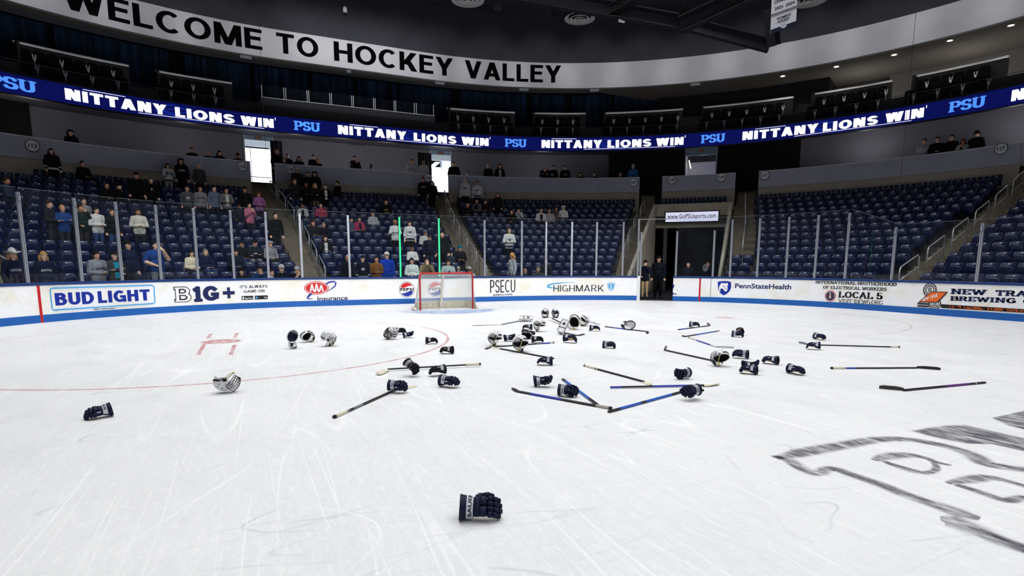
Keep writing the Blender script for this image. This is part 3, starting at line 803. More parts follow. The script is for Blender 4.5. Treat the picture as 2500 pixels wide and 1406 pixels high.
# gate jamb: white end post of the boards at the open gate
ALU = mat('aluminium', (176, 180, 190), .35, .7)
WPOST = mat('white_metal', (225, 226, 228), .4)
o = MB(); band(o, GAP0 - .13, GAP0, rect(-.01, .16, 0, 1.06), 0, .1, True, True)
o = o.build('gate_jamb', WPOST); tag(o, 'white end post of the boards at the open gate', 'gate post')
mb = MB(); band(mb, GAP0, GAP0 + .01, rect(.0, .15, .0, .2), 0, .1, True, True); mb.build('sill_plate', KICK, o)

# ------------------------------------------------------------------ glass above the boards
def glass_material():
    m = bpy.data.materials.new('rink_glass'); m.use_nodes = True
    nt = m.node_tree; N = nt.nodes.new; L = nt.links.new
    nt.nodes.remove(nt.nodes['Principled BSDF'])
    t = N('ShaderNodeBsdfTransparent'); t.inputs[0].default_value = (.93, .95, .97, 1)
    g = N('ShaderNodeBsdfGlossy'); g.inputs['Roughness'].default_value = .02
    lw = N('ShaderNodeFresnel'); lw.inputs['IOR'].default_value = 1.24
    mx = N('ShaderNodeMixShader'); L(lw.outputs[0], mx.inputs[0]); L(t.outputs[0], mx.inputs[1]); L(g.outputs[0], mx.inputs[2])
    df = N('ShaderNodeBsdfDiffuse'); df.inputs[0].default_value = (.5, .6, .8, 1)          # scuffs and haze of the acrylic
    n = N('ShaderNodeTexNoise'); n.inputs['Scale'].default_value = 2.2; n.inputs['Detail'].default_value = 8; n.inputs['Roughness'].default_value = .7
    tc = N('ShaderNodeTexCoord'); L(tc.outputs['Object'], n.inputs['Vector'])
    r = N('ShaderNodeMapRange'); r.inputs[1].default_value = .35; r.inputs[2].default_value = .75; r.inputs[3].default_value = .0015; r.inputs[4].default_value = .014; L(n.outputs['Fac'], r.inputs[0])
    m2 = N('ShaderNodeMixShader'); L(r.outputs[0], m2.inputs[0]); L(mx.outputs[0], m2.inputs[1]); L(df.outputs[0], m2.inputs[2])
    L(m2.outputs[0], nt.nodes['Material Output'].inputs['Surface'])
    return m
GLASS = glass_material()
def edge_material():
    m = mat('glass_edge', (104, 116, 122), .3, 0, .3); return m
EDGE = edge_material()
post_px = [70, 202, 300, 395, 485, 573, 657, 739, 855, 979, 1074, 1184, 1274, 1333, 1395, 1455, 1519, 1556]
posts = [hs(x, 684, 0) for x in post_px]
posts = [posts[0] - 1.25] + posts
right_px = [1649, 1739, 1781, 1847, 1917, 1987, 2061, 2175, 2383]
rposts = [hs(x, 681, 0) for x in right_px] + [24.4, 26.9]
NB = ['goal judge']
def gz(s):
    if s < 17.8: return 3.49
    if s < 19.45: return 3.52 + (2.9 - 3.52) * (s - 17.8) / 1.65
    return 2.88
GREEN = mat('goal_light_green', (30, 236, 128), .4, emit=1.0)
def pane(s0, s1, label):
    n = 3; ss = srange(s0 + .03, s1 - .03, .4)
    vs, fs = [], []
    for s in ss:
        for d in (.045, .06): vs += [P(s, d, 1.06), P(s, d, gz(s))]
    for i in range(len(ss) - 1):
        a, b = i * 4, i * 4 + 4
        fs += [(a, b, b + 1, a + 1), (a + 2, a + 3, b + 3, b + 2)]
    mb = MB(); mb.add(vs, fs, 0)
    o = mb.build('rink_glass', GLASS); tag(o, label, 'glass', 'clear panes above the boards')
    mb = MB(); e = []
    for s in ss: e += [P(s, .044, gz(s)), P(s, .061, gz(s)), P(s, .061, gz(s) - .007), P(s, .044, gz(s) - .007)]
    f = []
    for i in range(len(ss) - 1):
        for k in range(4): f.append((4 * i + k, 4 * i + (k + 1) % 4, 4 * i + 4 + (k + 1) % 4, 4 * i + 4 + k))
    mb.add(e, f, 0); mb.build('pane_edge', EDGE, o)
def post(s, label, green=False, ztop=None):
    z1 = (ztop or gz(s) - .12)
    c = ring(s, .0); n = rnorm(s); t = Vector((n.y, -n.x, 0))
    rz = math.atan2(t.y, t.x)
    r = thing('glass_post', label, 'post', (c.x, c.y, 1.065), (0, 0, rz), 'posts between the glass panes')
    mb = MB(); h = z1 - 1.065
    if green:
        mb.box((0, .06, h / 2), (.06, .07, h)); mb.build('profile', ALU, r)
        mb = MB(); mb.box((0, .014, h / 2), (.05, .02, h)); q = mb.build('light_strip', GREEN, r); q['label'] = 'glowing green light strip'
    else:
        mb.box((-.022, .035, h / 2), (.03, .06, h)); mb.box((.022, .035, h / 2), (.03, .06, h)); mb.box((0, .055, h / 2), (.03, .05, h)); mb.build('profile', ALU, r)
        if ztop is None and (s < -5 or s > 4):
            mb = MB(); mb.box((0, -.004, h - .16), (.2, .012, .17)); q = mb.build('clamp_plate', GLASS, r)
            mb = MB(); mb.box((0, -.012, h - .16), (.05, .012, .12)); mb.build('clamp', ALU, r)
    return r
for i in range(len(posts) - 1):
    pane(posts[i], posts[i + 1], 'clear glass pane above the goal-end boards, %s along from the red stripe side' % nth(i + 1))
for i, s in enumerate(posts):
    g = i in (10, 11)
    if g: post(s, 'glass post lit green behind the goal, %s' % ('beside the round emblem' if i == 10 else 'directly over the net'), True)
    elif i == len(posts) - 1: post(s, 'bare white glass post standing at the gate jamb', ztop=3.5)
    else: post(s, 'metal glass post above the goal-end boards, %s along from the red stripe side' % nth(i + 1))
for i in range(len(rposts) - 1):
    pane(rposts[i], rposts[i + 1], 'clear glass pane on the corner boards, %s along from the gate' % nth(i + 1))
for i, s in enumerate(rposts):
    post(s, 'metal glass post on the corner boards, %s along from the gate' % nth(i + 1), ztop=(2.96 if i < 2 else None))
post(GAP0 - .01, 'second white glass post on the gate side of the jamb', ztop=2.95)
# bar over the open gate
mb = MB(); band(mb, posts[-1], rposts[0], rect(.03, .07, 3.47, 3.5), 0, .2, True, True)
tag(mb.build('gate_bar', ALU), 'thin metal bar bridging the glass above the open gate', 'bar')
# ------------------------------------------------------------------ the goal
GRED = mat('goal_red', (178, 8, 22), .35)
NETW = mat('net_white', (222, 224, 224), .8)
PADW = mat('goal_pad_white', (214, 210, 196), .7, var=.12, scale=12)
g0 = thing('hockey_goal', 'red framed hockey goal with white net standing at the end of the rink', 'goal', (0.04, 0, 0))
mb = MB(); R = .030
mb.tube([(-.945, 0, 0), (-.945, 0, 1.15), (-.92, 0, 1.225), (-.86, 0, 1.25), (0, 0, 1.25), (.86, 0, 1.25), (.92, 0, 1.225), (.945, 0, 1.15), (.945, 0, 0)], R, 12)
mb.build('goal_frame', GRED, g0)
def bow(z, dep, w, n=16):
    return [(w * math.cos(math.pi * i / n), dep * math.sin(math.pi * i / n) ** .6, z) for i in range(n + 1)]
mb = MB(); mb.tube(bow(.06, 1.05, 1.12), .05, 8); mb.build('base_frame', PADW, g0)
mb = MB(); mb.tube([(-.93, .01, 1.24), (-.7, .42, 1.23), (0, .5, 1.23), (.7, .42, 1.23), (.93, .01, 1.24)], .02, 8)
mb.tube([(0, .5, 1.23), (0, .02, 1.25)], .02, 8)
mb.build('top_shelf', PADW, g0)
mb = MB(); mb.box((0, .56, .64), (.085, .05, 1.2), Euler((.28, 0, 0))); mb.build('centre_strut', PADW, g0)
mb = MB(); pts = bow(0, 1.0, 1.07)
for i in range(len(pts) - 1):
    a, b = Vector(pts[i]), Vector(pts[i + 1]); 
    mb.add([a + Vector((0, 0, .02)), b + Vector((0, 0, .02)), b * .97 + Vector((0, 0, .26)), a * .97 + Vector((0, 0, .26))], [(0, 1, 2, 3)])
mb.build('skirt_pad', mat('skirt_pad', (205, 200, 176), .8, var=.15, scale=10), g0)
# the net: knotted diagonal cords over the back, sides and top
mb = MB()
def net_pt(u, v):                                   # u 0..1 round the bow, v 0 at the base .. 1 at the top shelf
    a = math.pi * (1 - u)
    lo = Vector((1.08 * math.cos(a), 1.02 * math.sin(a) ** .6, .08)); hi = Vector((.93 * math.cos(a), .48 * math.sin(a) ** .6 + .01, 1.235))
    return lo.lerp(hi, v)
nu = 76; nv = 26
for sg in (1, -1):
    for k in range(-nv, nu + nv):
        pts = []
        for j in range(nv + 1):
            u = (k + sg * j) / nu
            if 0 <= u <= 1: pts.append(net_pt(u, j / nv))
        if len(pts) > 1: mb.tube(pts[::2] if len(pts) > 4 else pts, .0042, 3, caps=False)
for sg in (1, -1):
    for k in range(-14, 62):
        pts = []
        for j in range(11):
            x = -.93 + (k + sg * j) * .0385
            y = j / 10
            mxy = .01 + .49 * (1 - (abs(x) / .95) ** 3) if abs(x) < .94 else 0
            if abs(x) < .93: pts.append((x, max(.01, y * mxy), 1.238))
        if len(pts) > 1: mb.tube(pts, .0042, 3, caps=False)
mb.build('net', NETW, g0)
# ------------------------------------------------------------------ stands: levels
TREAD, RISE, D0, F0 = .84, .36, 1.8, .43
def rd(k): return D0 + TREAD * k                    # distance of a row's seat backs from the boards
def rf(k): return F0 + RISE * k                     # floor of a row
def lin(d, d0, s0, d1, s1): return s0 + (s1 - s0) * (d - d0) / (d1 - d0)
AI = {                                              # stairs: (inner, outer) edges at distance d
 'a': lambda d: (-12.1, -11.2),
 'b': lambda d: (lin(d, 2, -4.1, 12, -4.64), lin(d, 2, -3.2, 12, -4.12)),
 'c': lambda d: (lin(d, 2, 3.06, 12, 4.09), lin(d, 2, 4.15, 12, 4.62)),
 'd': lambda d: (lin(d, 3, 8.92, 12, 9.82), T0f(d) - .045),
 'e': lambda d: (max(T1f(d) + .06, lin(d, 4, 12.79, 12, 12.17)), lin(d, 4, 13.52, 12, 12.72)),
 'f': lambda d: (lin(d, 1.8, 18.25, 12, 17.92), lin(d, 1.8, 19.27, 12, 18.48)),
}
TD = 10.5                                           # face of the tunnel header
def T0f(d): return 9.3 + .098 * (min(d, TD) - 1.3)    # tunnel sides at distance d
def T1f(d): return 12.84 - .065 * (min(d, TD) - 1.3)
T0, T1 = T0f(TD), T1f(TD)

# ------------------------------------------------------------------ spectators: who stands where
# (x, y of the head's top in the frame, zone, pose, hair, hat, shirt, trousers, extras, label)
HA = {'k': (20, 15, 13), 'b': (52, 34, 22), 'y': (196, 150, 84), 'g': (120, 116, 112), 'r': (96, 46, 26), 'w': (205, 205, 205)}
NV, BK, GY, WH, JN, KH, DK = (16, 26, 58), (13, 13, 16), (128, 130, 134), (220, 220, 218), (48, 72, 118), (176, 152, 112), (34, 36, 42)
FOLK = [
 (29, 611, 'r', 'down', 'long y', 'cowboy', NV, DK, 'print:HOCKEY', 'woman in white cowboy hat and navy hoodie standing by the stairs at the glass'),
 (105, 614, 'r', 'down', 'bob y', '', NV, DK, 'print:PENN STATE', 'blonde person in navy lettered hoodie standing at the glass'),
 (234, 612, 'r', 'clasp', 'long k', '', (150, 151, 156), JN, 'print:HOCKEY', 'person with glasses in grey hoodie holding hands at the chest'),
 (278, 614, 'r', 'cross', 'short k', 'cap:k', (64, 66, 70), DK, 'open:teal', 'person in teal shirt under open grey jacket, arms crossed'),
 (311, 588, 'r', 'down', 'short k', 'cap:k', NV, DK, '', 'person in black cap and dark navy jacket behind the teal shirt'),
 (379, 589, 'r', 'chin', 'short k', '', (28, 66, 132), GY, 'tee', 'large person in blue T-shirt and grey trousers, hand at mouth'),
 (118, 489, 'r', 'clasp', 'short b', '', DK, DK, '', 'person in dark jacket turned aside at the upper corner of the glass'),
 (151, 500, 'r', 'cross', 'short y', '', (36, 70, 132), DK, '', 'person in mid blue hoodie with arms crossed'),
 (196, 499, 'r', 'chin', 'short b', '', (26, 46, 44), (44, 40, 36), '', 'person in dark green jacket with hand raised to face'),
 (203, 483, 'r', 'down', 'short b', '', (150, 150, 150), DK, '', 'person in pale grey shirt one row behind the green jacket'),
 (234, 505, 'r', 'clasp', 'long k', '', (222, 222, 218), JN, '', 'dark haired woman in white hoodie and blue jeans'),
 (272, 510, 'r', 'down', 'short b', '', (22, 22, 24), JN, '', 'person in black jacket and jeans beside the white hoodie'),
 (336, 509, 'r', 'clasp', 'long b', '', (216, 214, 200), DK, '', 'woman with long brown hair in cream hoodie looking down'),
 (124, 362, 'r', 'down', 'long k', '', BK, BK, 'trim:w', 'long haired person in black jersey before the end wall'),
 (201, 393, 'r', 'sit', 'short k', '', BK, BK, '', 'person in black seated alone in the top row'),
 (14, 432, 'r', 'sit', 'short b', '', (52, 66, 92), DK, '', 'person in profile seated at the edge of the photo'),
 (260, 446, 'r', 'sit', 'short b', '', (22, 20, 16), BK, '', 'bare-headed person seated in dark top, left of the capped one'),
 (289, 448, 'r', 'sit', 'short b', 'cap:k', BK, BK, '', 'person in black cap and lettered black shirt, turned aside'),
 (331, 421, 'r', 'down', 'short k', 'cap:k', BK, BK, '', 'person in black cap and faded black hoodie, head lowered'),
 (368, 434, 'r', 'down', 'short b', '', BK, BK, 'print:A', 'person in black shirt with white graphic'),
 (409, 399, 'r', 'phone', 'long b', '', (196, 198, 204), (140, 140, 142), 'trim:k', 'woman in white jersey and grey trousers holding a phone'),
 (441, 387, 'r', 'down', 'short k', 'hood', BK, BK, 'print:PENN', 'tall hooded person in black beside the white jersey'),
 (485, 400, 'r', 'down', 'bald', '', (74, 70, 72), BK, '', 'bald person in grey top under the section plate'),
 (456, 454, 'r', 'down', 'short b', '', (86, 88, 94), BK, 'logo', 'person in charcoal hoodie with chest emblem'),
 (488, 455, 'r', 'down', 'short b', '', (132, 134, 136), BK, 'print:PENN STATE', 'person in light grey lettered sweatshirt'),
 (522, 454, 'r', 'down', 'short k', '', (104, 116, 140), BK, '', 'bearded person in blue-grey quarter-zip'),
 (552, 459, 'r', 'clasp', 'short k', '', (112, 112, 114), BK, 'open:white', 'person in grey cardigan over white shirt'),
 (597, 456, 'r', 'down', 'short k', 'cap:k', (16, 16, 14), BK, '', 'person in black cap and long black coat'),
 (631, 469, 'r', 'clasp', 'bob r', '', (150, 96, 150), DK, '', 'woman in mauve sweater by the stairs'),
 (608, 494, 'r', 'phone', 'long k', '', (206, 120, 146), DK, '', 'person in pink sweatshirt holding hands up'),
 (584, 499, 'r', 'down:.78', 'short k', '', (46, 48, 60), DK, '', 'child in dark top beside the pink sweatshirt'),
 (467, 611, 'r', 'sit', 'bob k', '', (222, 212, 180), DK, '', 'woman in cream puffer jacket seated behind the glass'),
 (501, 608, 'r', 'sit', 'short g', '', NV, JN, '', 'grey haired person in navy jacket and jeans, seated'),
 (575, 606, 'r', 'sit', 'short k', 'beanie:k', (18, 26, 44), JN, '', 'person in striped dark beanie seated by a glass post'),
 (590, 588, 'r', 'sit', 'short k', 'cap:k', BK, JN, '', 'person in black cap and plain black jacket, seated'),
 (622, 586, 'r', 'sitcross', 'short b', 'cap:k', (22, 26, 34), GY, 'logo', 'bearded person in black cap with pale chest print, seated'),
 (659, 589, 'r', 'sit', 'short k', 'hood', (134, 136, 136), DK, '', 'person in grey hoodie with hood up, seated'),
 (589, 654, 'r', 'sit', 'bob k', 'cap:k', (24, 24, 28), DK, '', 'woman in dark cap, head just above the boards'),
 (630, 648, 'r', 'lean', 'short b', '', (22, 60, 104), DK, '', 'person in blue sweater with hands folded at mouth'),
 (663, 658, 'r', 'sit', 'short b', '', (214, 214, 212), DK, '', 'person in white top half hidden by a glass post'),
 (687, 647, 'r', 'sit', 'short b', 'cap:w', (22, 30, 46), DK, 'print:PIN', 'person in pale cap and navy lettered T-shirt'),
 (718, 650, 'r', 'lean', 'short b', 'cap:w', BK, DK, 'tee', 'person in pale cap and black T-shirt, chin in hand'),
 (672, 519, 'r', 'down', 'short k', '', BK, BK, '', 'person in black walking down the stairs'),
 (725, 409, 'r', 'down', 'short b', 'cap:w', (36, 36, 40), BK, '', 'person in white cap under the section plate'),
 (752, 420, 'r', 'down', 'short b', '', (18, 18, 22), BK, '', 'shadowed person in black between cap and hood'),
 (768, 419, 'r', 'down', 'short k', 'hood', BK, BK, '', 'hooded person leaning in black before the end wall'),
 (719, 436, 'r', 'down', 'long r', '', (36, 36, 40), (38, 52, 84), '', 'long haired person in charcoal coat and jeans'),
 (747, 445, 'r', 'clasp', 'short b', '', BK, BK, '', 'person with glasses in black, hands together'),
 (769, 447, 'r', 'clasp', 'bob y', '', (20, 20, 20), (98, 88, 76), '', 'person in black top and khaki trousers'),
 (794, 450, 'r', 'clasp', 'short k', '', BK, BK, 'open:white', 'person in black track jacket over white collar'),
 (823, 442, 'r', 'sit', 'short k', '', BK, BK, '', 'person in black seated turned aside under the wall'),
 (738, 497, 'r', 'sit', 'short k', '', (200, 200, 202), BK, 'open:black', 'person in black vest over white hoodie, looking down'),
 (783, 496, 'r', 'sit', 'short k', '', (176, 66, 92), JN, '', 'person in pink checked shirt, seated'),
 (764, 538, 'r', 'sit', 'bob r', '', (26, 24, 30), JN, '', 'person in dark jacket and pale jeans, seated by the stairs'),
 (790, 543, 'r', 'sit', 'short g', '', (18, 20, 26), BK, '', 'grey haired person in black, seated'),
 (794, 575, 'r', 'sit', 'long k', '', (20, 22, 28), JN, 'open:white', 'woman in black jacket over white shirt, seated'),
 (858, 532, 'r', 'sit', 'short b', '', (70, 84, 108), JN, '', 'person in denim shirt blurred behind a glass post'),
 (877, 529, 'r', 'sit', 'bob b', '', (176, 58, 92), BK, 'open:black', 'woman in bright pink shirt and black cardigan'),
 (910, 517, 'r', 'sit', 'short k', '', (186, 190, 196), JN, '', 'person in light grey pullover and jeans, head bowed'),
 (942, 488, 'r', 'sit', 'short b', '', BK, BK, 'print:LC:y', 'person in black shirt with yellow letters'),
 (964, 537, 'r', 'cross', 'short y', '', (220, 222, 220), BK, '', 'woman in white jersey with folded arms, standing'),
 (1000, 539, 'r', 'down', 'long b', '', (226, 228, 226), BK, 'trim:n logo', 'woman in white jersey with navy hem and chest emblem'),
 (1038, 562, 'r', 'sit', 'short b', 'cap:g', (206, 208, 208), JN, '', 'person in white T-shirt leaning behind the navy cap'),
 (1048, 572, 'r', 'down', 'short b', 'cap:n', (16, 24, 42), (34, 44, 60), '', 'person in navy cap and navy top between the green posts'),
 (1079, 565, 'r', 'down', 'short k', '', (18, 22, 22), BK, '', 'bearded person in dark clothes beyond the second green post'),
 (1006, 601, 'r', 'sit', 'short b', '', (222, 222, 220), BK, '', 'person in plain white shirt between the green posts'),
 (848, 622, 'r', 'down', 'bald', '', (22, 26, 34), BK, '', 'person with glasses in dark coat behind a glass post'),
 (885, 624, 'r', 'down', 'short k', 'cap:n', (16, 20, 38), BK, 'trim:w logo', 'person in navy jersey with white stripes and emblem'),
 (919, 626, 'r', 'clasp:.86', 'short k', '', (142, 96, 46), (60, 48, 36), '', 'child in brown puffer jacket'),
 (944, 616, 'r', 'down', 'short b', 'cap:w', (22, 70, 186), GY, '', 'person in bright blue jacket and pale cap'),
 (1005, 630, 'r', 'sit', 'bob k', '', (206, 220, 212), DK, '', 'woman in white hoodie crouched by the green post'),
 (1040, 632, 'r', 'lean', 'short b', '', (140, 124, 92), DK, '', 'person in tan coat holding a camera to the eye'),
 (1094, 634, 'r', 'down:.94', 'long b', '', (216, 232, 226), DK, 'print:P', 'woman in white shirt with a large letter beside the net'),
 (1119, 651, 'r', 'down:.72', 'short k', 'cap:w', (196, 200, 206), DK, '', 'child in white cap and glasses above the net'),
 (1142, 647, 'r', 'lean', 'short b', 'cap:w', (220, 220, 222), DK, '', 'person in white cap bending forward above the net'),
 (1123, 600, 'r', 'sit', 'short k', 'beanie:t', (18, 18, 22), DK, '', 'person in teal beanie and black coat, seated by the stairs'),
 (1102, 616, 'r', 'sit:.8', 'short k', '', (46, 52, 66), DK, '', 'child in dark blue seated beside the teal beanie'),
 (1243, 557, 'r', 'clasp', 'short g', '', (226, 228, 224), BK, 'trim:n logo collar', 'person in white jersey with yellow collar standing alone'),
 (1250, 617, 'r', 'down', 'long y', '', (206, 207, 208), (196, 197, 198), '', 'long haired blonde person in pale grey sweatshirt, side on'),
 (1282, 655, 'r', 'sit', 'bald', '', DK, DK, '', 'person whose face shows just above the boards'),
 (1314, 650, 'r', 'sit', 'short g', '', (86, 88, 96), DK, '', 'person in grey hoodie hunched at the glass'),
 (1333, 632, 'r', 'down:.95', 'short g', '', (48, 48, 54), DK, '', 'grey haired person in dark coat by a glass post'),
 (1135, 432, 'r', 'down', 'bob w', '', (200, 202, 204), BK, 'logo', 'white haired person in white hoodie with backpack straps'),
 (1165, 441, 'r', 'down', 'short k', '', (212, 214, 220), DK, 'trim:n logo', 'person in white jersey with dark emblem by the upper wall'),
 (1215, 471, 'r', 'down', 'long r', '', (26, 26, 30), BK, '', 'red haired person in dark jacket standing mid stand'),
 (1141, 495, 'r', 'sit', 'short k', '', (20, 18, 18), BK, '', 'person in black seated beside the upper stairs'),
 (1164, 486, 'r', 'sit', 'short k', '', (84, 86, 90), BK, 'open:black', 'person in grey sleeves and black vest, seated'),
 (1185, 488, 'r', 'sit', 'bob r', '', (40, 24, 20), BK, '', 'auburn haired person in dark red-brown top'),
 (1249, 512, 'r', 'sit', 'long r', '', (30, 24, 20), BK, '', 'long red haired person beside the white pullover'),
 (1268, 510, 'r', 'lean', 'short b', '', (196, 198, 198), BK, '', 'person in white pullover leaning forward'),
 (1321, 508, 'r', 'sit', 'short k', '', (196, 196, 196), BK, 'open:black', 'person in dark vest over white sleeves, seated in the group of four'),
 (1341, 509, 'r', 'sit', 'short b', '', (150, 150, 154), BK, '', 'person in grey-white top in the group of four'),
 (1358, 505, 'r', 'sit', 'bob b', '', (84, 80, 80), BK, '', 'person in grey top in the group of four'),
 (1375, 503, 'r', 'sit', 'short k', 'hood', (212, 212, 208), BK, '', 'person in white hoodie, hood up, in the group of four'),
 (1033, 433, 'r', 'down', 'short k', 'cap:r', BK, (24, 34, 54), 'print:PENN', 'person in black lettered shirt by the section plate'),
 (1055, 442, 'r', 'down', 'long k', '', (18, 20, 26), BK, '', 'long haired person in dark hoodie by the stairs'),
 (172, 318, 'cs', 'sit', 'short k', 'hood', BK, BK, '', 'hooded person in black behind the upper wall'),
 (468, 360, 'cs', 'sit', 'short k', '', BK, BK, '', 'dark haired person in black at the wall rail'),
 (508, 368, 'cs', 'sit', 'bald', '', (70, 66, 72), BK, '', 'bald person in grey at the wall rail'),
 (535, 368, 'cs', 'sit', 'bob k', '', BK, BK, '', 'person with dark bob at the wall rail'),
 (580, 375, 'cs', 'sit', 'short k', 'cap:k', BK, BK, '', 'person in dark cap at the wall rail by the bright doorway'),
 (675, 364, 'c', 'down', 'bald', '', BK, BK, '', 'person in black uniform beside the bright doorway'),
 (693, 385, 'cs', 'sit', 'short g', '', (40, 36, 40), BK, '', 'person low at the rail beside the doorway'),
 (701, 376, 'cs2', 'sit', 'short k', '', BK, BK, '', 'dark clad person at the rail above the section plate'),
 (729, 382, 'cs', 'sit', 'long k', '', BK, BK, '', 'long haired person in black at the rail'),
 (764, 378, 'cs', 'sit', 'short k', '', BK, BK, '', 'person in black turned to a neighbour at the rail'),
 (775, 387, 'cs', 'sit', 'bob y', '', (34, 32, 34), BK, '', 'fair haired person low at the rail'),
 (866, 380, 'c', 'phone', 'short k', '', BK, BK, '', 'camera operator in black behind the upper wall'),
 (1005, 385, 'c', 'down', 'short k', '', (186, 188, 192), BK, 'print:HOCKEY', 'person in white lettered sweatshirt beside the black drape'),
 (1034, 390, 'c', 'down', 'bald', '', (182, 184, 188), BK, '', 'bald person in white zip top before the black drape'),
 (1108, 395, 'c', 'down:1.03', 'short k', '', (20, 16, 16), BK, '', 'large person in black beside the pale doorway'),
 (1142, 419, 'cs', 'sit', 'short k', '', BK, BK, '', 'person in black low at the rail by the pale doorway'),
 (1192, 400, 'c', 'down', 'bald', '', (15, 15, 17), BK, '', 'person in black with bare head behind the wall'),
 (1220, 399, 'c', 'down', 'bob k', '', BK, BK, 'open:white', 'person in long black coat over white'),
 (1330, 400, 'c', 'phone', 'short b', 'cap:w', BK, BK, 'trim:w', 'person in pale cap and black jersey behind the wall'),
 (1350, 403, 'c', 'down', 'short k', '', BK, BK, 'logo', 'person in dark top with round emblem behind the wall'),
 (1380, 404, 'c', 'down', 'short k', '', BK, BK, 'print:PSU', 'person in black lettered hoodie behind the wall'),
 (1417, 421, 'cs', 'sit', 'bob k', '', BK, BK, '', 'dark haired person low at the rail near the wall bend'),
 (1451, 421, 'cs', 'sit', 'short k', '', BK, BK, '', 'person in black at the rail near the black curtain'),
 (1515, 422, 'cs', 'sit', 'bald', '', (60, 54, 54), BK, '', 'person in grey low before the black curtain wall'),
 (1546, 392, 'c', 'down', 'short b', 'cap:w', (52, 110, 176), DK, '', 'person in blue shirt and white cap before the black curtain wall'),
 (2258, 335, 'c', 'down', 'short k', '', (178, 180, 188), BK, '', 'person in white shirt on the upper walkway'),
 (2290, 332, 'c', 'clasp', 'short k', '', BK, BK, '', 'person in black polo with hands together on the upper walkway'),
 (2325, 323, 'c', 'down', 'short k', '', BK, BK, 'trim:w', 'taller person in black with white shoulder marks on the upper walkway'),
 (2352, 339, 'c', 'phone:.86', 'bob r', '', (180, 180, 186), BK, 'open:black', 'small person in black and white with a cup on the upper walkway'),
 (2387, 309, 'c', 'down:1.05', 'short k', 'beanie:k', (18, 19, 24), BK, '', 'very large person in dark jacket and knit hat on the upper walkway'),
 (1576, 636, 't', 'chin', 'short b', 'cap:k', (18, 24, 42), (196, 170, 128), '', 'person in navy top and khaki trousers leaning in the gateway'),
 (1609, 625, 't', 'down', 'short b', 'cap:k', (16, 20, 34), (15, 16, 22), '', 'tall person in navy jacket with hands behind in the gateway'),
 (1681, 639, 't2', 'down', 'short k', '', (22, 24, 34), BK, '', 'person in dark top before the shutter, head above the boards'),
 (1729, 638, 't2', 'down', 'short b', '', (18, 20, 28), BK, '', 'person in black before the shutter by a white post'),
]
def place_folk():
    out = []
    for rec in FOLK:
        px, py, zone, pose = rec[:4]
        nm, _, h = pose.partition(':'); h = float(h or 1)
        sit = nm in ('sit', 'sitcross', 'lean')
        H = (1.30 if nm != 'lean' else 1.22) if sit else 1.745
        if zone == 'r':
            best = None
            for k in range(13):
                d = rd(k) - (.16 if sit else .42)
                s, z = hit(px, py, d)
                e = z - (rf(k) + H * h)
                if best is None or abs(e) < abs(best[0]): best = (e, k, d, s, z)
            e, k, d, s, z = best; f = rf(k)
            if k == 0 and (z - f) / H < .95: d = .78; s, z = hit(px, py, d); f = .06 if z < 1.75 else .2; k = -1
        elif zone in ('c', 'cs', 'cs2'):
            d = 14.1 if zone == 'cs2' else 13.25; s, z = hit(px, py, d); f = 5.98; k = -1
        elif zone == 't': d = 1.15 if px < 1590 else 1.5; s, z = hit(px, py, d); f = .02; k = -1
        else: d = 1.0; s, z = hit(px, py, d); f = .02; k = -1
        sc = max(.74, min(1.12, (z - f) / H))
        if sit and zone in ('cs', 'cs2'): f = z - H * max(.95, min(1.05, sc)); sc = max(.95, min(1.05, sc))
        out.append((rec, nm, sit, k, d, s, f, sc))
    return out
PLACED = place_folk()

# ------------------------------------------------------------------ stands: concrete
CONC = mat('terrace_concrete', (70, 66, 60), .85, var=.2, scale=1.5)
STEP = mat('stair_concrete', (122, 112, 96), .85, var=.18, scale=2.5)
LOWW = mat('wall_concrete', (182, 172, 156), .85, var=.12, scale=1.5)
GREYW = mat('wall_grey', (190, 190, 208), .8, var=.05, scale=1)
CONCW = mat('concourse_wall', (128, 126, 136), .85, var=.05, scale=.7)
DARKW = mat('wall_black', (14, 14, 18), .8)
LINEW = mat('cap_line', (236, 236, 242), .5)
def terrace(s0, s1, k0, k1, nm):
    mb = MB()
    for k in range(k0, k1 + 1):
        a = rd(k) - TREAD + .14; b = rd(k) + .14
        if k == 12: b = 12.62
        e0 = s0((a + b) / 2) if callable(s0) else s0; e1 = s1((a + b) / 2) if callable(s1) else s1
        if k == 0: band(mb, e0, e1, [(.16, .06), (a, .06)], 0, .5)
        band(mb, e0, e1, [(a, rf(k) - RISE if k else 0), (a, rf(k)), (b, rf(k))], 0, .5)
    struct(mb.build(nm, CONC))
terrace(-20, lambda d: T0f(d) - .03, 0, 12, 'floor_terrace')
terrace(lambda d: T1f(d) + .03, 33, 0, 12, 'floor_terrace')
terrace(T0 - .03, T1 + .03, 11, 12, 'floor_terrace')
mb = MB()
for key, fn in AI.items():                          # stairs: one extra half step to each row
    for k in range(0, 13):
        if key == 'e' and k < 3: continue
        a = rd(k) - TREAD + .14
        for j in range(2):
            d0 = a + j * TREAD / 2; d1 = d0 + TREAD / 2; z = rf(k) + .006 - (RISE if k == 0 else 0) * 0 + j * RISE / 2
            s0, s1 = fn((d0 + d1) / 2)
            band(mb, s0, s1, [(d0 - .015, z - RISE / 2 - .01), (d0 - .015, z), (d1, z)], 0, .4)
    for k in range(13, 17):
        if key == 'a': continue
        d0 = rd(12) + .2 + (k - 13) * .3; s0, s1 = fn(12.2); z = rf(12) + (k - 12) * .3
        band(mb, s0 - .02, s1 + .02, [(d0, z - .3), (d0, z), (d0 + .6, z)], 0, .4)
struct(mb.build('floor_stairs', STEP))

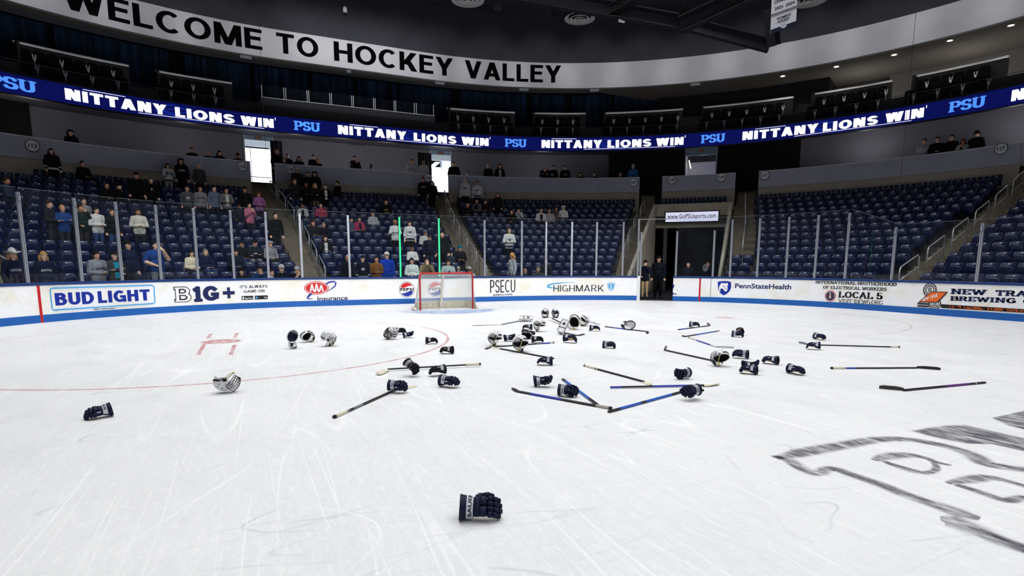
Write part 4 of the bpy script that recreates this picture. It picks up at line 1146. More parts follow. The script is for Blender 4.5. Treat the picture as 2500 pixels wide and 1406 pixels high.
# tunnel under the far section
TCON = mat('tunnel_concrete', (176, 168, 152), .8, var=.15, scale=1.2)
for fn_, nm in ((T0f, 'wall_tunnel'), (T1f, 'wall_tunnel')):
    mb = MB(); vs = []
    for o_ in (-.04, .04):
        for d, z in ((.45, 0), (.45, .6), (1.1, .95), (TD, 5.12), (TD, 0)): vs.append(P(fn_(d) + o_, d, z))
    mb.add(vs, [(0, 1, 2, 3, 4), (9, 8, 7, 6, 5), (1, 6, 7, 2), (2, 7, 8, 3), (0, 5, 6, 1)], 0)
    struct(mb.build(nm, TCON))
mb = MB(); band(mb, T0, T1, rect(TD, TD + .3, 3.72, 5.12), 0, .4, True, True); struct(mb.build('wall_header', TCON))
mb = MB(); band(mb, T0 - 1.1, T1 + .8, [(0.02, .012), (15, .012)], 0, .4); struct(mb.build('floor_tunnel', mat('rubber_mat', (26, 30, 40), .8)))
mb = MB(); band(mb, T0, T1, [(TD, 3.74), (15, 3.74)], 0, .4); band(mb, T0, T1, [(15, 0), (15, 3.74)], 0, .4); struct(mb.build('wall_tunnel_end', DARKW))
SHUT = mat('shutter_black', (20, 21, 25), .5)
sa, sb = hs(1646, 640, TD - .1), hs(1747, 640, TD - .1)
mb = MB(); n = 34
prof = []
for i in range(n): z = i * 3.72 / n; prof += [(TD + .02, z), (TD - .015, z + .055), (TD + .02, z + .1)]
band(mb, sa, sb, prof, 0, .4); q = mb.build('roller_shutter', SHUT); tag(q, 'black ribbed roller shutter closing the tunnel under the web address sign', 'shutter')
mb = MB()
for s in (hs(1622, 640, TD - .1), T1 - .1): band(mb, s - .05, s + .05, rect(TD - .06, TD + .1, 0, 3.72), 0, .3, True, True)
struct(mb.build('trim_tunnel', mat('jamb_grey', (92, 92, 98), .6)))
# lit sign with the web address
(sa, za), (sb, zb) = hit(1622, 541, TD - .15), hit(1757, 516, TD - .15)
za = hit(1690, 540.5, TD - .15)[1]; zb = hit(1690, 517.5, TD - .15)[1]
SIGN = mat('sign_white', (226, 228, 255), .5, emit=.75)
mb = MB(); band(mb, sa, sb, rect(TD - .16, TD, za - .05, zb + .05), 0, .3, True, True)
o = mb.build('web_address_sign', BLK); tag(o, 'lit white sign with web address on the tunnel header', 'sign')
mb = MB(); band(mb, sa + .03, sb - .03, [(TD - .165, za), (TD - .165, zb)], 0, .3); mb.build('lit_face', SIGN, o)
mb = MB(); put_ring(mb, text2d('www.GoPSUsports.com', .012, 1.05), sa + .08, sb - .09, za + .12, zb - .1, TD - .172, 0); mb.build('lettering', mat('ink_navy_dark', (12, 14, 34), .6), o)

# walls at the top of the lower stand, with section plates
PLATE = mat('plate_white', (250, 252, 255), .5)
def wall_section(s0, s1, nm):
    mb = MB(); band(mb, s0, s1, rect(12.6, 12.75, rf(12), 6.1), 0, .4, True, True); struct(mb.build('wall_base', LOWW))
    mb = MB(); band(mb, s0, s1, rect(12.55, 12.78, 6.1, 6.99), 0, .4, True, True)
    o = struct(mb.build('wall_parapet', GREYW))
    mb = MB(); band(mb, s0, s1, rect(12.53, 12.8, 6.99, 7.035), 0, .4, True, True); mb.build('coping', LINEW, o)
for a, b in ((-9.15, -4.66), (-4.13, 3.92), (4.5, 9.76), (10.36, 12.22), (12.78, 17.9), (18.5, 33)): wall_section(a, b, '')
def plate(num, px, py, where):
    s, z = hit(px, py, 12.52); c = P(s, 12.525, z); n = rnorm(s)
    r = thing('section_plate', 'round white section plate %s' % where, 'sign', c, (0, 0, math.atan2(n.y, n.x) - math.pi / 2), 'section number plates')
    mb = MB(); mb.tube([(0, 0, 0), (0, -.02, 0)], .26, 28); mb.build('rim', mat('plate_rim', (38, 42, 62), .5), r)
    mb = MB(); mb.disc((0, -.024, 0), (0, -1, 0), .235, 28); mb.build('face', PLATE, r)
    mb = MB(); put_flat(mb, text2d(num, .03), (-.15, -.028, -.085), (.3, 0, 0), (0, 0, .17)); mb.build('number', mat('ink_plate', (40, 44, 70), .5), r)
plate('113', 79, 356, 'by the glass rail end of the first wall'); plate('113', 592, 406, 'beside the bright doorway')
plate('114', 708, 413, 'just past the bright doorway'); plate('114', 1045, 434, 'beside the stairs up to the pale doorway')
plate('115', 1546, 445, 'on the wall end before the gate stairs'); plate('118', 1640, 439, 'above the lit sign, gate side')
plate('119', 1761, 433, 'above the lit sign, far side'); plate('117', 1867, 428, 'on the near end of the long bare wall'); plate('117', 2444, 363, 'on the far end of the long wall by the handrails')

# ------------------------------------------------------------------ concourse behind
mb = MB(); band(mb, -20, 33, [(12.7, 5.98), (22, 5.98)]); struct(mb.build('floor_concourse', mat('concourse_floor', (60, 58, 58), .8)))
def wallpiece(s0, s1, d, z0, z1, m, nm, th=.2):
    mb = MB(); band(mb, s0, s1, rect(d, d + th, z0, z1), 0, .4, True, True); return struct(mb.build(nm, m))
wallpiece(-20, -4.6, 17, 5.98, 9.28, CONCW, 'wall_concourse')
wallpiece(-4.02, 4.43, 17, 5.98, 9.28, CONCW, 'wall_concourse')
wallpiece(4.95, 9.2, 17, 5.98, 9.28, CONCW, 'wall_concourse')
wallpiece(13.55, 33, 15, 5.98, 9.28, CONCW, 'wall_concourse')
wallpiece(8.96, 10.9, 15, 5.98, 9.28, DARKW, 'wall_curtained')
wallpiece(11.66, 13.55, 15, 5.98, 9.28, DARKW, 'wall_curtained')
mb = MB(); band(mb, -20, 33, [(12.9, 9.26), (18, 9.26)]); struct(mb.build('ceiling_concourse', mat('soffit_dark', (104, 102, 108), .9, 0, .1)))
DOORL = mat('daylight', (255, 255, 255), .5, emit=1.6)
PALEW = mat('lobby_white', (214, 222, 232), .6)
LOBG = mat('lobby_frosted', (150, 176, 196), .5)
EXITM = mat('exit_sign', (150, 74, 60), .5, emit=.25)
def doorway(s0, s1, d, kind):
    q = .012
    mb = MB()
    for s in (s0, s1): band(mb, s - q, s + q, rect(d - .05, d + 4, 5.98, 9.26), 0, .4, True, True)
    struct(mb.build('wall_lobby', PALEW if kind != 3 else GREYW))
    mb = MB(); band(mb, s0, s1, rect(d, d + .15, 9.0 if kind < 3 else 8.62, 9.26), 0, .3, True, True); struct(mb.build('wall_lintel', LOBG))
    if kind < 3: mb = MB(); band(mb, s0, s1, rect(d + .02, d + .08, 8.62, 9.0), 0, .3, True, True); struct(mb.build('window_transom', mat('frosted_%d' % kind, (196, 212, 224), .5, emit=(.55 if kind == 1 else .3))))
    mb = MB(); c = (s0 + s1) / 2; band(mb, c - .07, c + .07, rect(d - .06, d - .01, 9.04, 9.2) if kind < 3 else rect(d - .06, d - .01, 8.8, 9.0), 0, .1, True, True)
    where = {1: 'above the bright doorway', 2: 'above the pale lit doorway', 3: 'above the dim doorway over the tunnel'}[kind]
    o = mb.build('exit_sign', mat('sign_case', (120, 116, 112), .5)); tag(o, 'small red EXIT sign %s' % where, 'sign')
    mb = MB(); put_ring(mb, text2d('EXIT', .03), c - .05, c + .05, 9.07 if kind < 3 else 8.84, 9.17 if kind < 3 else 8.96, d - .065); mb.build('lettering', EXITM, o)
    return c
c1 = doorway(-4.6, -4.02, 17, 1)
mb = MB(); band(mb, -4.6, -4.02, [(12.9, 6.0), (19.5, 6.0)], 0, .3); struct(mb.build('floor_lobby', PALEW))
mb = MB(); band(mb, -4.6, -4.02, [(19.5, 5.98), (19.5, 8.95)], 0, .3); o = struct(mb.build('window_1', DOORL))
mb = MB()
for z in (7.15,): band(mb, -4.6, -4.02, rect(19.4, 19.48, z - .02, z + .02), 0, .3, True, True)
for s in (-4.42,): band(mb, s - .006, s + .006, rect(19.4, 19.48, 5.98, 8.95), 0, .3, True, True)
mb.build('window_frame', mat('frame_dark', (40, 42, 48), .5), o)
c2 = doorway(4.43, 4.95, 17, 2)
mb = MB(); band(mb, 4.43, 4.95, [(12.9, 6.0), (20.5, 6.0)], 0, .3); struct(mb.build('floor_lobby', PALEW))
mb = MB(); band(mb, 4.43, 4.95, [(20.5, 5.98), (20.5, 8.74)], 0, .3); struct(mb.build('wall_lobby', PALEW))
mb = MB(); band(mb, 4.6, 4.7, rect(17.5, 20, 8.55, 8.6), 0, .3, True, True); tag(mb.build('strip_light', mat('lamp_white', (255, 255, 255), .5, emit=6)), 'strip lamp on the lobby ceiling of the pale doorway', 'lamp')
c3 = doorway(10.9, 11.66, 15, 3)
mb = MB(); band(mb, 10.9, 11.66, [(18.5, 5.98), (18.5, 8.74)], 0, .3); struct(mb.build('wall_lobby', GREYW))
mb = MB(); band(mb, 10.98, 11.0, rect(15.1, 18.3, 8.3, 8.36), 0, .3, True, True); tag(mb.build('strip_light', mat('lamp_warm', (255, 244, 214), .5, emit=2.5)), 'slanting strip lamp inside the dim doorway over the tunnel', 'lamp')
mb = MB(); band(mb, 11.1, 11.6, rect(18.2, 18.4, 5.98, 7.4), 0, .3, True, True); struct(mb.build('door_1', DARKW))
for s, d, e in ((-4.3, 18.2, 60), (4.7, 18.6, 130), (11.3, 16.8, 14)):
    ld = bpy.data.lights.new('lobby_lamp', 'POINT'); ld.energy = e; ld.shadow_soft_size = .3; ld.color = (.94, .97, 1)
    lo = bpy.data.objects.new('lobby_lamp', ld); lo.location = P(s, d, 8.1); COL.objects.link(lo)
DRAPE = mat('drape_black', (9, 9, 12), .9)
def drape(s0, s1, d, z0, z1, label, m=None, amp=.06, wl=.11, nm='drape'):
    mb = MB(); n = max(12, int((s1 - s0) / (wl / 4)))
    vs = []
    for i in range(n + 1):
        s = s0 + (s1 - s0) * i / n
        o = amp * math.sin(2 * math.pi * (s - s0) / wl) + amp * .5 * math.sin(2 * math.pi * (s - s0) / wl * .37 + 1)
        vs += [P(s, d + o, z0), P(s, d + o * .6, z1)]
    mb.add(vs, [(2 * i, 2 * i + 2, 2 * i + 3, 2 * i + 1) for i in range(n)], 0, True)
    return tag(mb.build(nm, m or DRAPE), label, 'curtain', 'drapes on the concourse' if nm == 'drape' else 'curtains round the upper level')
def dr(x0, x1, yt, d, label):
    drape(hs(x0, 380, d), hs(x1, 380, d), d, 5.98, hit((x0 + x1) / 2, yt, d)[1], label, None, .03, .09)
dr(8, 84, 245, 16.5, 'black drape at the end of the concourse, tall, above the first section plate')
dr(661, 690, 344, 15, 'black drape beside the bright doorway'); dr(1020, 1053, 373, 15, 'black drape beside the pale doorway')
# wall emblem, speaker and small fittings on the concourse wall
s, z = hit(870, 345, 16.98)
mb = MB()
for k in range(9): ring_s = s - .5 + .115 * k; mb.add([P(ring_s, 16.96, z - .2 - .06 * (k % 3)), P(ring_s + .07, 16.96, z - .24), P(ring_s + .08, 16.96, z + .2 + .05 * (k % 2)), P(ring_s - .02, 16.96, z + .26 - .06 * (k % 3))], [(0, 1, 2, 3)])
tag(mb.build('wall_emblem', mat('emblem_grey', (60, 60, 68), .8)), 'faded grey emblem painted high on the concourse wall', 'emblem')
# clear parabolic microphone behind the glass by the shutter
s, z = hit(1721, 655, .6); r = thing('parabolic_microphone', 'clear round dish microphone behind the glass before the shutter', 'microphone', P(s, .6, .02))
mb = MB(); mb.tube([(0, 0, 0), (0, 0, z - .2)], .012, 8); mb.build('stand', BLK, r)
mb = MB(); n = 24; vs = [(0, .05, z)] + [(q * .14 * math.cos(2 * math.pi * i / n), .05 - .07 * q * q, z + q * .14 * math.sin(2 * math.pi * i / n)) for q in (.5, 1) for i in range(n)]
mb.add(vs, [(0, 1 + i, 1 + (i + 1) % n) for i in range(n)] + [(1 + i, 1 + n + i, 1 + n + (i + 1) % n, 1 + (i + 1) % n) for i in range(n)], 0, True); mb.build('dish', mat('dish_clear', (150, 150, 156), .2), r)
mb = MB(); mb.tube([(.14 * math.cos(2 * math.pi * i / n), -.02, z + .14 * math.sin(2 * math.pi * i / n)) for i in range(n + 1)], .008, 6, 0, False); mb.build('rim', LINEW, r)
# cameras on the wall rail
def camcorder(px, py, label):
    d = 12.68; s, z = hit(px, py, d); c = P(s, d, 7.03)
    r = thing('video_camera', label, 'camera', c)
    mb = MB(); mb.box((0, 0, .22), (.12, .3, .14)); mb.tube([(0, -.15, .22), (0, -.28, .22)], .05, 10); mb.build('body', BLK, r)
    mb = MB()
    mb.tube([(0, 0, 0), (0, 0, .16)], .03, 8); mb.build('mount', BLK, r)
    mb = MB(); mb.box((.0, .05, .33), (.03, .12, .1)); mb.build('handle', BLK, r)
camcorder(857, 392, 'black video camera on its mount on the upper wall'); camcorder(905, 412, 'small dark device standing on the upper wall')

# ------------------------------------------------------------------ LED ribbon and balcony
LEDB = mat('led_blue', (4, 10, 78), .5, emit=1.0)
LEDW = mat('led_white', (250, 250, 255), .5, emit=1.3)
LEDP = mat('led_light_blue', (80, 146, 246), .5, emit=1.0)
LEDS = mat('led_swirl', (16, 44, 150), .5, emit=1.0)
mb = MB(); band(mb, -16, 33, rect(12.46, 12.7, 8.66, 9.58), 0, .3, True, True); band(mb, -16, 33, rect(12.4, 12.75, 9.5, 9.58), 0, .3, True, True)
rib = mb.build('led_ribbon', mat('ribbon_case', (26, 26, 32), .6)); tag(rib, 'blue scrolling LED ribbon board round the balcony front', 'display')
mb = MB(); band(mb, -16, 33, [(12.455, 8.7), (12.455, 9.5)], 0, .3); mb.build('screen', LEDB, rib)
mb = MB(); RT = 12.445
def sx(px, py): return hs(px, py, 12.45)
WL = [((160, 405, 245), (428, 572, 280), (588, 668, 297), 735, 300), ((825, 992, 318), (1010, 1114, 335), (1127, 1193, 345), 1205, 346), ((1322, 1470, 352), (1483, 1590, 354), (1602, 1669, 345), 1680, 340), ((1813, 1997, 325), (2010, 2143, 300), (2163, 2256, 272), 2270, 250), ((2470, 2720, 230), (2740, 2900, 200), (2920, 3010, 190), 3020, 180)]
Z0, Z1 = 8.86, 9.34
for (n0, n1, ny), (l0, l1, ly), (w0, w1, wy), _, _ in WL:
    mb = MB(); a = sx(n0, ny); b = sx(n1, ny)
    put_ring(mb, sans2d('NITTANY', .27, .1), a, b, Z0, Z1, RT, 0)
    c, e = sx(l0, ly), sx(l1, ly); put_ring(mb, sans2d('LIONS', .27, .1), c, e, Z0, Z1 - .02, RT, 0)
    f, g = sx(w0, wy), sx(w1, wy); put_ring(mb, sans2d('WIN', .27, .1), f, g, Z0, Z1 - .02, RT, 0)
    put_ring(mb, ([(0, 0), (1, 0), (1, 1), (0, 1)], [(0, 1, 2, 3)]), a + (b - a) * .17, a + (b - a) * .58, 9.415, 9.435, RT, 0)
    put_ring(mb, ([(0, 0), (1, 0), (1, 1), (0, 1)], [(0, 1, 2, 3)]), b - (b - a) * .3, g - (g - f) * .3, 8.775, 8.795, RT, 0)
    put_ring(mb, ([(0, 0), (1, 0), (1, 1), (0, 1)], [(0, 1, 2, 3)]), g + .03, g + .045, 9.27, 9.41, RT, 0)
    mb.build('message', LEDW, rib)
for x0, x1, y in ((-35, 90, 215), (717, 782, 308), (1232, 1286, 347), (1711, 1771, 335), (2317, 2407, 250)):
    mb = MB(); put_ring(mb, slab2d('PSU', .24, .12, .09, .02, sth=.09), sx(x0, y), sx(x1, y), 8.86, 9.36, RT, 0); mb.build('monogram', LEDP, rib)
mb = MB()
for (n0, n1, ny), (l0, l1, ly), _, _, _ in WL:
    a, b = sx(n1 - (n1 - n0) * .12, ny), sx(l0 + (l1 - l0) * .6, ly)
    for k in range(5):
        z = 8.84 + .12 * k
        vs, fs = stroke2([(a + (b - a) * (i / 8) * (1 - .1 * k), z + .07 * math.sin(i * .9 + k)) for i in range(9)], .035)
        mb.add([P(s, RT + .004, min(9.48, max(8.72, zz))) for s, zz in vs], fs)
mb.build('swirl', LEDS, rib)
UPC = mat('upper_concrete', (40, 38, 38), .9)
mb = MB(); band(mb, -16, 33, [(12.7, 9.3), (13.0, 9.3), (13.0, 9.62), (13.95, 9.62), (13.95, 10.38), (15.3, 10.38), (15.3, 9.9), (18.3, 9.9)]); struct(mb.build('floor_upper', UPC))
mb = MB(); band(mb, -16, 33, rect(12.58, 12.6, 9.58, 10.12), 0, .5, True, True); o = tag(mb.build('balcony_glass', GLASS), 'low clear glass guard on top of the LED ribbon', 'guard rail')
mb = MB(); band(mb, -16, 33, rect(12.575, 12.605, 10.12, 10.135), 0, .5, True, True); mb.build('glass_edge', EDGE, o)
UCAP = mat('upper_cap', (234, 232, 236), .6); UWALL = mat('upper_wall', (34, 33, 36), .9)
USEC = [(-8.47, -6.71), (-6.25, -4.83), (4.72, 6.49), (6.95, 8.34), (8.82, 10.79), (11.27, 13.31), (13.76, 15.26), (15.71, 17.18), (17.9, 24.5)]
for i, (a, b) in enumerate(USEC):
    mb = MB(); band(mb, a, b, rect(15.22, 15.34, 10.38, 11.6), 0, .3, True, True); band(mb, a - .02, a + .02, rect(14.4, 15.3, 10.38, 11.5), 0, .1, True, True); o = struct(mb.build('wall_upper', UWALL))
    mb = MB(); band(mb, a, b, rect(15.16, 15.38, 11.57, 11.68), 0, .3, True, True); mb.build('coping', UCAP, o)
# press box
PB = mat('press_box_grey', (64, 66, 74), .75)
mb = MB(); band(mb, -4.29, 4.28, rect(13.98, 14.1, 9.75, 10.76), 0, .3, True, True)
for s in (-4.29, 4.28): band(mb, s - .02, s + .02, rect(14.0, 16.5, 9.75, 10.76), 0, .1, True, True)
o = mb.build('press_box', PB); tag(o, 'long grey press box front with glass panels on the upper level', 'press box')
mb = MB(); band(mb, -4.29, 4.28, rect(13.94, 14.14, 10.76, 10.80), 0, .3, True, True); mb.build('ledge', UCAP, o)
px_posts = [641, 697, 753, 808, 861, 914, 964, 1013, 1058]
for i, x in enumerate(px_posts):
    s = hs(x, 260, 14.04)
    for q in ((-.05, .05) if 0 < i < 8 else (0,)):
        mb = MB(); s2 = s + q * (1 if abs(s) < RC else .45); mb.box((0, 0, 0), (.035, .05, .78)); pz = mb.build('glass_clamp_post', LINEW, o); c = P(s2, 14.04, 11.05); pz.location = c; pz.rotation_euler = (0, 0, math.atan2(rnorm(s2).y, rnorm(s2).x) - math.pi / 2)
mb = MB(); band(mb, -4.2, 4.2, rect(14.03, 14.05, 10.8, 11.45), 0, .3, True, True); mb.build('glass_panel', GLASS, o)
# curtains round the upper level
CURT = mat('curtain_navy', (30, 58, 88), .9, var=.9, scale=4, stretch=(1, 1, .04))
mb = MB(); band(mb, -16, 10.4, [(17.6, 9.9), (17.6, 13.6)]); struct(mb.build('wall_upper_back', DARKW))
cs = [(-11.5, -9.6), (-9.5, -7.8), (-7.7, -5.9), (-5.6, -4.4), (-4.3, -2.2), (-1.9, 0.6), (.9, 2.8), (3.1, 5.0), (5.2, 6.9), (7.05, 7.9), (8.05, 9.0), (9.1, 10.3)]
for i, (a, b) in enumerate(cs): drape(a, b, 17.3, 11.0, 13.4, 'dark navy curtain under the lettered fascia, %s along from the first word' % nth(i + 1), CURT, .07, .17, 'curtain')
UG = mat('upper_grey_wall', (150, 147, 144), .8, var=.05, scale=.6)
mb = MB(); band(mb, 15.0, 33, [(18, 9.9), (18, 12.75)]); struct(mb.build('wall_upper_grey', UG))
mb = MB(); band(mb, 13.7, 15.1, [(18.3, 9.9), (18.3, 12.75)]); struct(mb.build('wall_upper_alcove', mat('alcove_grey', (84, 80, 80), .8)))
mb = MB(); band(mb, 10.2, 14.0, rect(15.9, 18, 9.9, 12.62), 0, .4, True, True); struct(mb.build('wall_equipment_room', mat('room_dark', (30, 31, 37), .8)))

# ------------------------------------------------------------------ fascia with the greeting
def perf_material():
    m = mat('fascia_white', (214, 214, 220), .75, var=.05, scale=1.0); return m
FAS = perf_material()
mb = MB(); band(mb, -16, 33, rect(13.0, 13.25, 12.63, 14.13), 0, .3, True, True)
fas = mb.build('fascia', FAS); tag(fas, 'pale curved fascia with giant black greeting letters', 'fascia')
mb = MB(); FD = 12.985
def fx(px, py): return hs(px, py, FD)
for wd, x0, x1, y0, y1 in (('WELCOME', 152, 640, 0, 105), ('TO', 675, 777, 105, 115), ('HOCKEY', 815, 1106, 122, 165), ('VALLEY', 1135, 1370, 165, 188)):
    mb = MB(); put_ring(mb, sans2d(wd, .2, .1), fx(x0, y0), fx(x1, y1), 12.95, 13.98, FD)
    mb.build('lettering', mat('letter_black', (9, 9, 12), .9, 0, .02), fas)
SOF = mat('soffit_grey', (150, 142, 134), .8)
mb = MB(); band(mb, -16, 33, [(13.25, 12.64), (13.8, 12.64)]); struct(mb.build('ceiling_soffit_narrow', SOF))
mb = MB(); 
ss = srange(8.5, 33, .4)
vs = [P(s, d, 12.66) for s in ss for d in (13.2, 13.8 + min(1, max(0, (s - 8.5) / 2.5)) * 4.6)]
mb.add(vs, [(2 * i, 2 * i + 1, 2 * i + 3, 2 * i + 2) for i in range(len(ss) - 1)]); struct(mb.build('ceiling_soffit', SOF))
LAMP = mat('downlight', (255, 246, 226), .5, emit=5)
for i, (x, y) in enumerate([(2468, 62), (2319, 99), (2183, 134), (2042, 163), (1911, 186), (2630, 15)]):
    d = 15.2
    # find the point of the soffit on the line of sight
    v = ray(x, y); t = (12.64 - CAM.z) / v.z; c = CAM + v * t
    r = thing('downlight', 'round recessed ceiling light in the soffit, %s along from the brightest end' % nth(i + 1), 'ceiling light', c, None, 'soffit downlights')
    mb = MB(); mb.disc((0, 0, -.004), (0, 0, -1), .11, 20); mb.build('lens', LAMP, r)
    mb = MB(); mb.tube([(0, 0, 0.01), (0, 0, -.012)], .15, 20, caps=False); mb.build('trim', LINEW, r)
    ld = bpy.data.lights.new('downlight_lamp', 'SPOT'); ld.energy = 55; ld.spot_size = math.radians(140); ld.spot_blend = .6; ld.color = (1, .92, .8); ld.shadow_soft_size = .1
    lo = bpy.data.objects.new('downlight_lamp', ld); lo.location = (c.x, c.y, c.z - .03); COL.objects.link(lo)
# lip fittings under the fascia
for x, y, w in ((600, 126, 'under the first word'), (852, 160, 'under the third word, first'), (1075, 190, 'under the third word, last'), (1280, 208, 'under the last word'), (1452, 214, 'past the last word'), (1697, 202, 'on the bare fascia')):
    s, z = hit(x, y, 13.2); mb = MB(); band(mb, s - .12, s + .12, rect(13.3, 13.45, 12.52, 12.64), 0, .1, True, True)
    tag(mb.build('wall_wash_light', PLATE), 'small white fitting under the fascia %s' % w, 'light fitting')

# fill spots added out of view under the roof to lift the fascia
for i in range(26):
    s = -10.5 + 1.35 * i
    ld = bpy.data.lights.new('added_fascia_fill', 'SPOT'); ld.energy = FASCIA_FILL; ld.spot_size = math.radians(36); ld.spot_blend = 1.0; ld.shadow_soft_size = .2
    lo = bpy.data.objects.new('added_fascia_fill', ld); a = P(s, 4.5, 16.6); b = P(s, 13, 13.4); lo.location = a
    lo.rotation_euler = (b - a).to_track_quat('-Z', 'Y').to_euler(); COL.objects.link(lo)
# lamps along the concourse ceiling
for i in range(13):
    s = -11 + 2.6 * i
    if 8.5 < s < 13.5: continue
    ld = bpy.data.lights.new('concourse_lamp', 'POINT'); ld.energy = CONC_LAMP; ld.shadow_soft_size = .3; ld.color = (1, .97, .98)
    lo = bpy.data.objects.new('concourse_lamp', ld); lo.location = P(s, 14.6 if s < 10 else 13.5, 8.0); COL.objects.link(lo)
for s in (14.6, 16.4, 18.2, 20, 22, 24, 26):  # fill points without fittings, added to brighten the upper wall and soffit
    ld = bpy.data.lights.new('added_upper_fill', 'POINT'); ld.energy = 30; ld.shadow_soft_size = .5; ld.color = (1, .97, .93)
    lo = bpy.data.objects.new('added_upper_fill', ld); lo.location = P(s, 16.2, 11.0); COL.objects.link(lo)
# ------------------------------------------------------------------ ceiling
CEIL = mat('ceiling_charcoal', (62, 62, 72), .85, var=.06, scale=3)
mb = MB(); band(mb, -34, 41, rect(13.02, 13.2, 14.13, 16.9), 0, .5, True, True); struct(mb.build('wall_over_fascia', CEIL))
mb = MB(); out = [P(s, 13.1, 0) for s in srange(-40, 46, .5)]
mb.add([(p.x, p.y, 16.9) for p in out], [tuple(range(len(out)))]); struct(mb.build('ceiling', CEIL))
def at_dist(px, py, t):
    v = ray(px, py).normalized(); return CAM + v * t
STEEL = mat('truss_steel', (26, 27, 31), .8, 0, .15)
def diffuser(px, py, wpx, label):
    D = 1.5; dist = F_PX * D / wpx
    c = CAM + ray(px, py) * (dist / F_PX)
    r = thing('ceiling_diffuser', label, 'air vent', c, None, 'round air diffusers')
    W_ = mat('diffuser_white', (206, 206, 206), .5)
    for i, (ro, ri, z) in enumerate(((.75, .55, 0), (.5, .36, -.03), (.3, .2, -.05), (.14, .02, -.06))):
        mb = MB(); n = 40; vs, fs = [], []
        for k in range(n):
            a = 2 * math.pi * k / n
            for q, h in ((ro, z), (ro, z + .03), (ri, z + .14), (ri, z + .1)): vs.append((q * math.cos(a), q * math.sin(a), h))
        for k in range(n):
            for j in range(4): fs.append((4 * k + j, 4 * k + (j + 1) % 4, 4 * ((k + 1) % n) + (j + 1) % 4, 4 * ((k + 1) % n) + j))
        mb.add(vs, fs, 0, True); mb.build('ring', W_, r)
    mb = MB(); mb.tube([(0, 0, .1), (0, 0, max(.4, 16.9 - c.z))], .5, 24); mb.build('duct', STEEL, r)
diffuser(1415, 47, 74, 'round white air diffuser hanging clear of the beams'); diffuser(1142, 2, 80, 'round white air diffuser half cut off by the photo edge over the third word')
diffuser(1975, 3, 82, 'round white air diffuser behind the hanging banner')
def beam(a, b, w, h, label, dist=27, dist2=None):
    p, q = at_dist(a[0], a[1], dist), at_dist(b[0], b[1], dist2 or dist)
    v = q - p; mb = MB(); L_ = v.length
    for z in (h / 2, -h / 2): mb.box((0, 0, z), (L_, w, .04))
    mb.box((0, 0, 0), (L_, .03, h))
    o = mb.build('roof_beam', STEEL); o.location = (p + q) / 2; o.rotation_euler = v.to_track_quat('X', 'Z').to_euler()
    tag(o, label, 'beam', 'roof steel')
beam((1180, -30), (1500, 25), .3, .55, 'dark roof beam slanting from the photo top towards the round diffuser', 27)
beam((1500, 25), (1690, 60), .3, .5, 'dark roof beam continuing past the round diffuser to the strut joint', 27)
beam((1480, 30), (1560, -20), .2, .3, 'short dark diagonal brace rising above the round diffuser', 27)
beam((1660, 62), (1860, -30), .35, .55, 'heavy dark diagonal strut rising from the joint', 26.5)
beam((1665, 70), (1672, -40), .25, .4, 'dark upright hanger at the strut joint', 27)
beam((1690, 62), (1880, 112), .3, .45, 'dark roof beam running behind the hanging banner', 28)
beam((1340, 10), (1343, 45), .25, .3, 'short dark hanger beside the round diffuser', 27)
beam((1216, -20), (1216, 26), .3, .3, 'short dark hanger over the last word', 27)
beam((1880, 20), (1890, 112), .35, .4, 'dark upright column behind the banner', 28)
# hanging banner
bl = [(1881, 84), (1943, 62), (1947, -60), (1886, -40)]
dist = [26.0, 26.2, 26.2, 26.0]
cor = [at_dist(x, y, t) for (x, y), t in zip(bl, dist)]
r = thing('hanging_banner', 'white championship banner hanging from the roof steel', 'banner', (0, 0, 0))
o_, ux, uy = cor[0], cor[1] - cor[0], cor[3] - cor[0]
nb = ux.cross(uy).normalized()
if nb.dot(CAM - o_) < 0: nb = -nb
def bq(u0, v0, u1, v1, e): return [o_ + ux * u0 + uy * v0 + nb * e, o_ + ux * u1 + uy * v0 + nb * e, o_ + ux * u1 + uy * v1 + nb * e, o_ + ux * u0 + uy * v1 + nb * e]
mb = MB(); a = bq(0, 0, 1, 1, 0) + bq(0, 0, 1, 1, -.02); mb.add(a, [(0, 1, 2, 3), (7, 6, 5, 4), (0, 4, 5, 1), (1, 5, 6, 2), (2, 6, 7, 3), (3, 7, 4, 0)]); mb.build('cloth', mat('banner_white', (226, 226, 232), .8), r)
mb = MB()
for v0, v1 in ((0, .09), (.335, .345), (.36, .375), (.385, .395)): mb.add(bq(0, v0, 1, v1, .006), [(0, 1, 2, 3)])
for body, u0, u1, v0, v1 in (("WOMEN'S", .22, .78, .235, .295), ('HOCKEY', .26, .74, .165, .225), ('2023', .12, .45, .45, .51), ('2024', .55, .9, .45, .51), ('CHAMPIONS', .1, .9, .58, .65), ('TOURNAMENT', .1, .9, .67, .74)):
    put_flat(mb, text2d(body, .03), o_ + ux * u0 + uy * v0 + nb * .008, ux * (u1 - u0), uy * (v1 - v0))
mb.build('lettering', mat('banner_navy', (16, 22, 52), .7), r)
mb = MB(); mb.disc(o_ + ux * .5 + uy * .085 + nb * .012, nb, .11, 20, 0, .08); mb.build('emblem', mat('banner_emblem', (196, 200, 216), .7), r)
# seams of the safety netting
for x, y, lab in ((2189, 540, 'thin dark netting cable rising above the sloping glass pane'), (657, 505, 'thin dark netting cable rising above the long boards')):
    s, z = hit(x, y, .05); mb = MB(); mb.tube([P(s, .05, z), P(s, .05, 16.8)], .006, 5); tag(mb.build('netting_cable', mat('cable_black', (20, 20, 22), .8)), lab, 'cable')
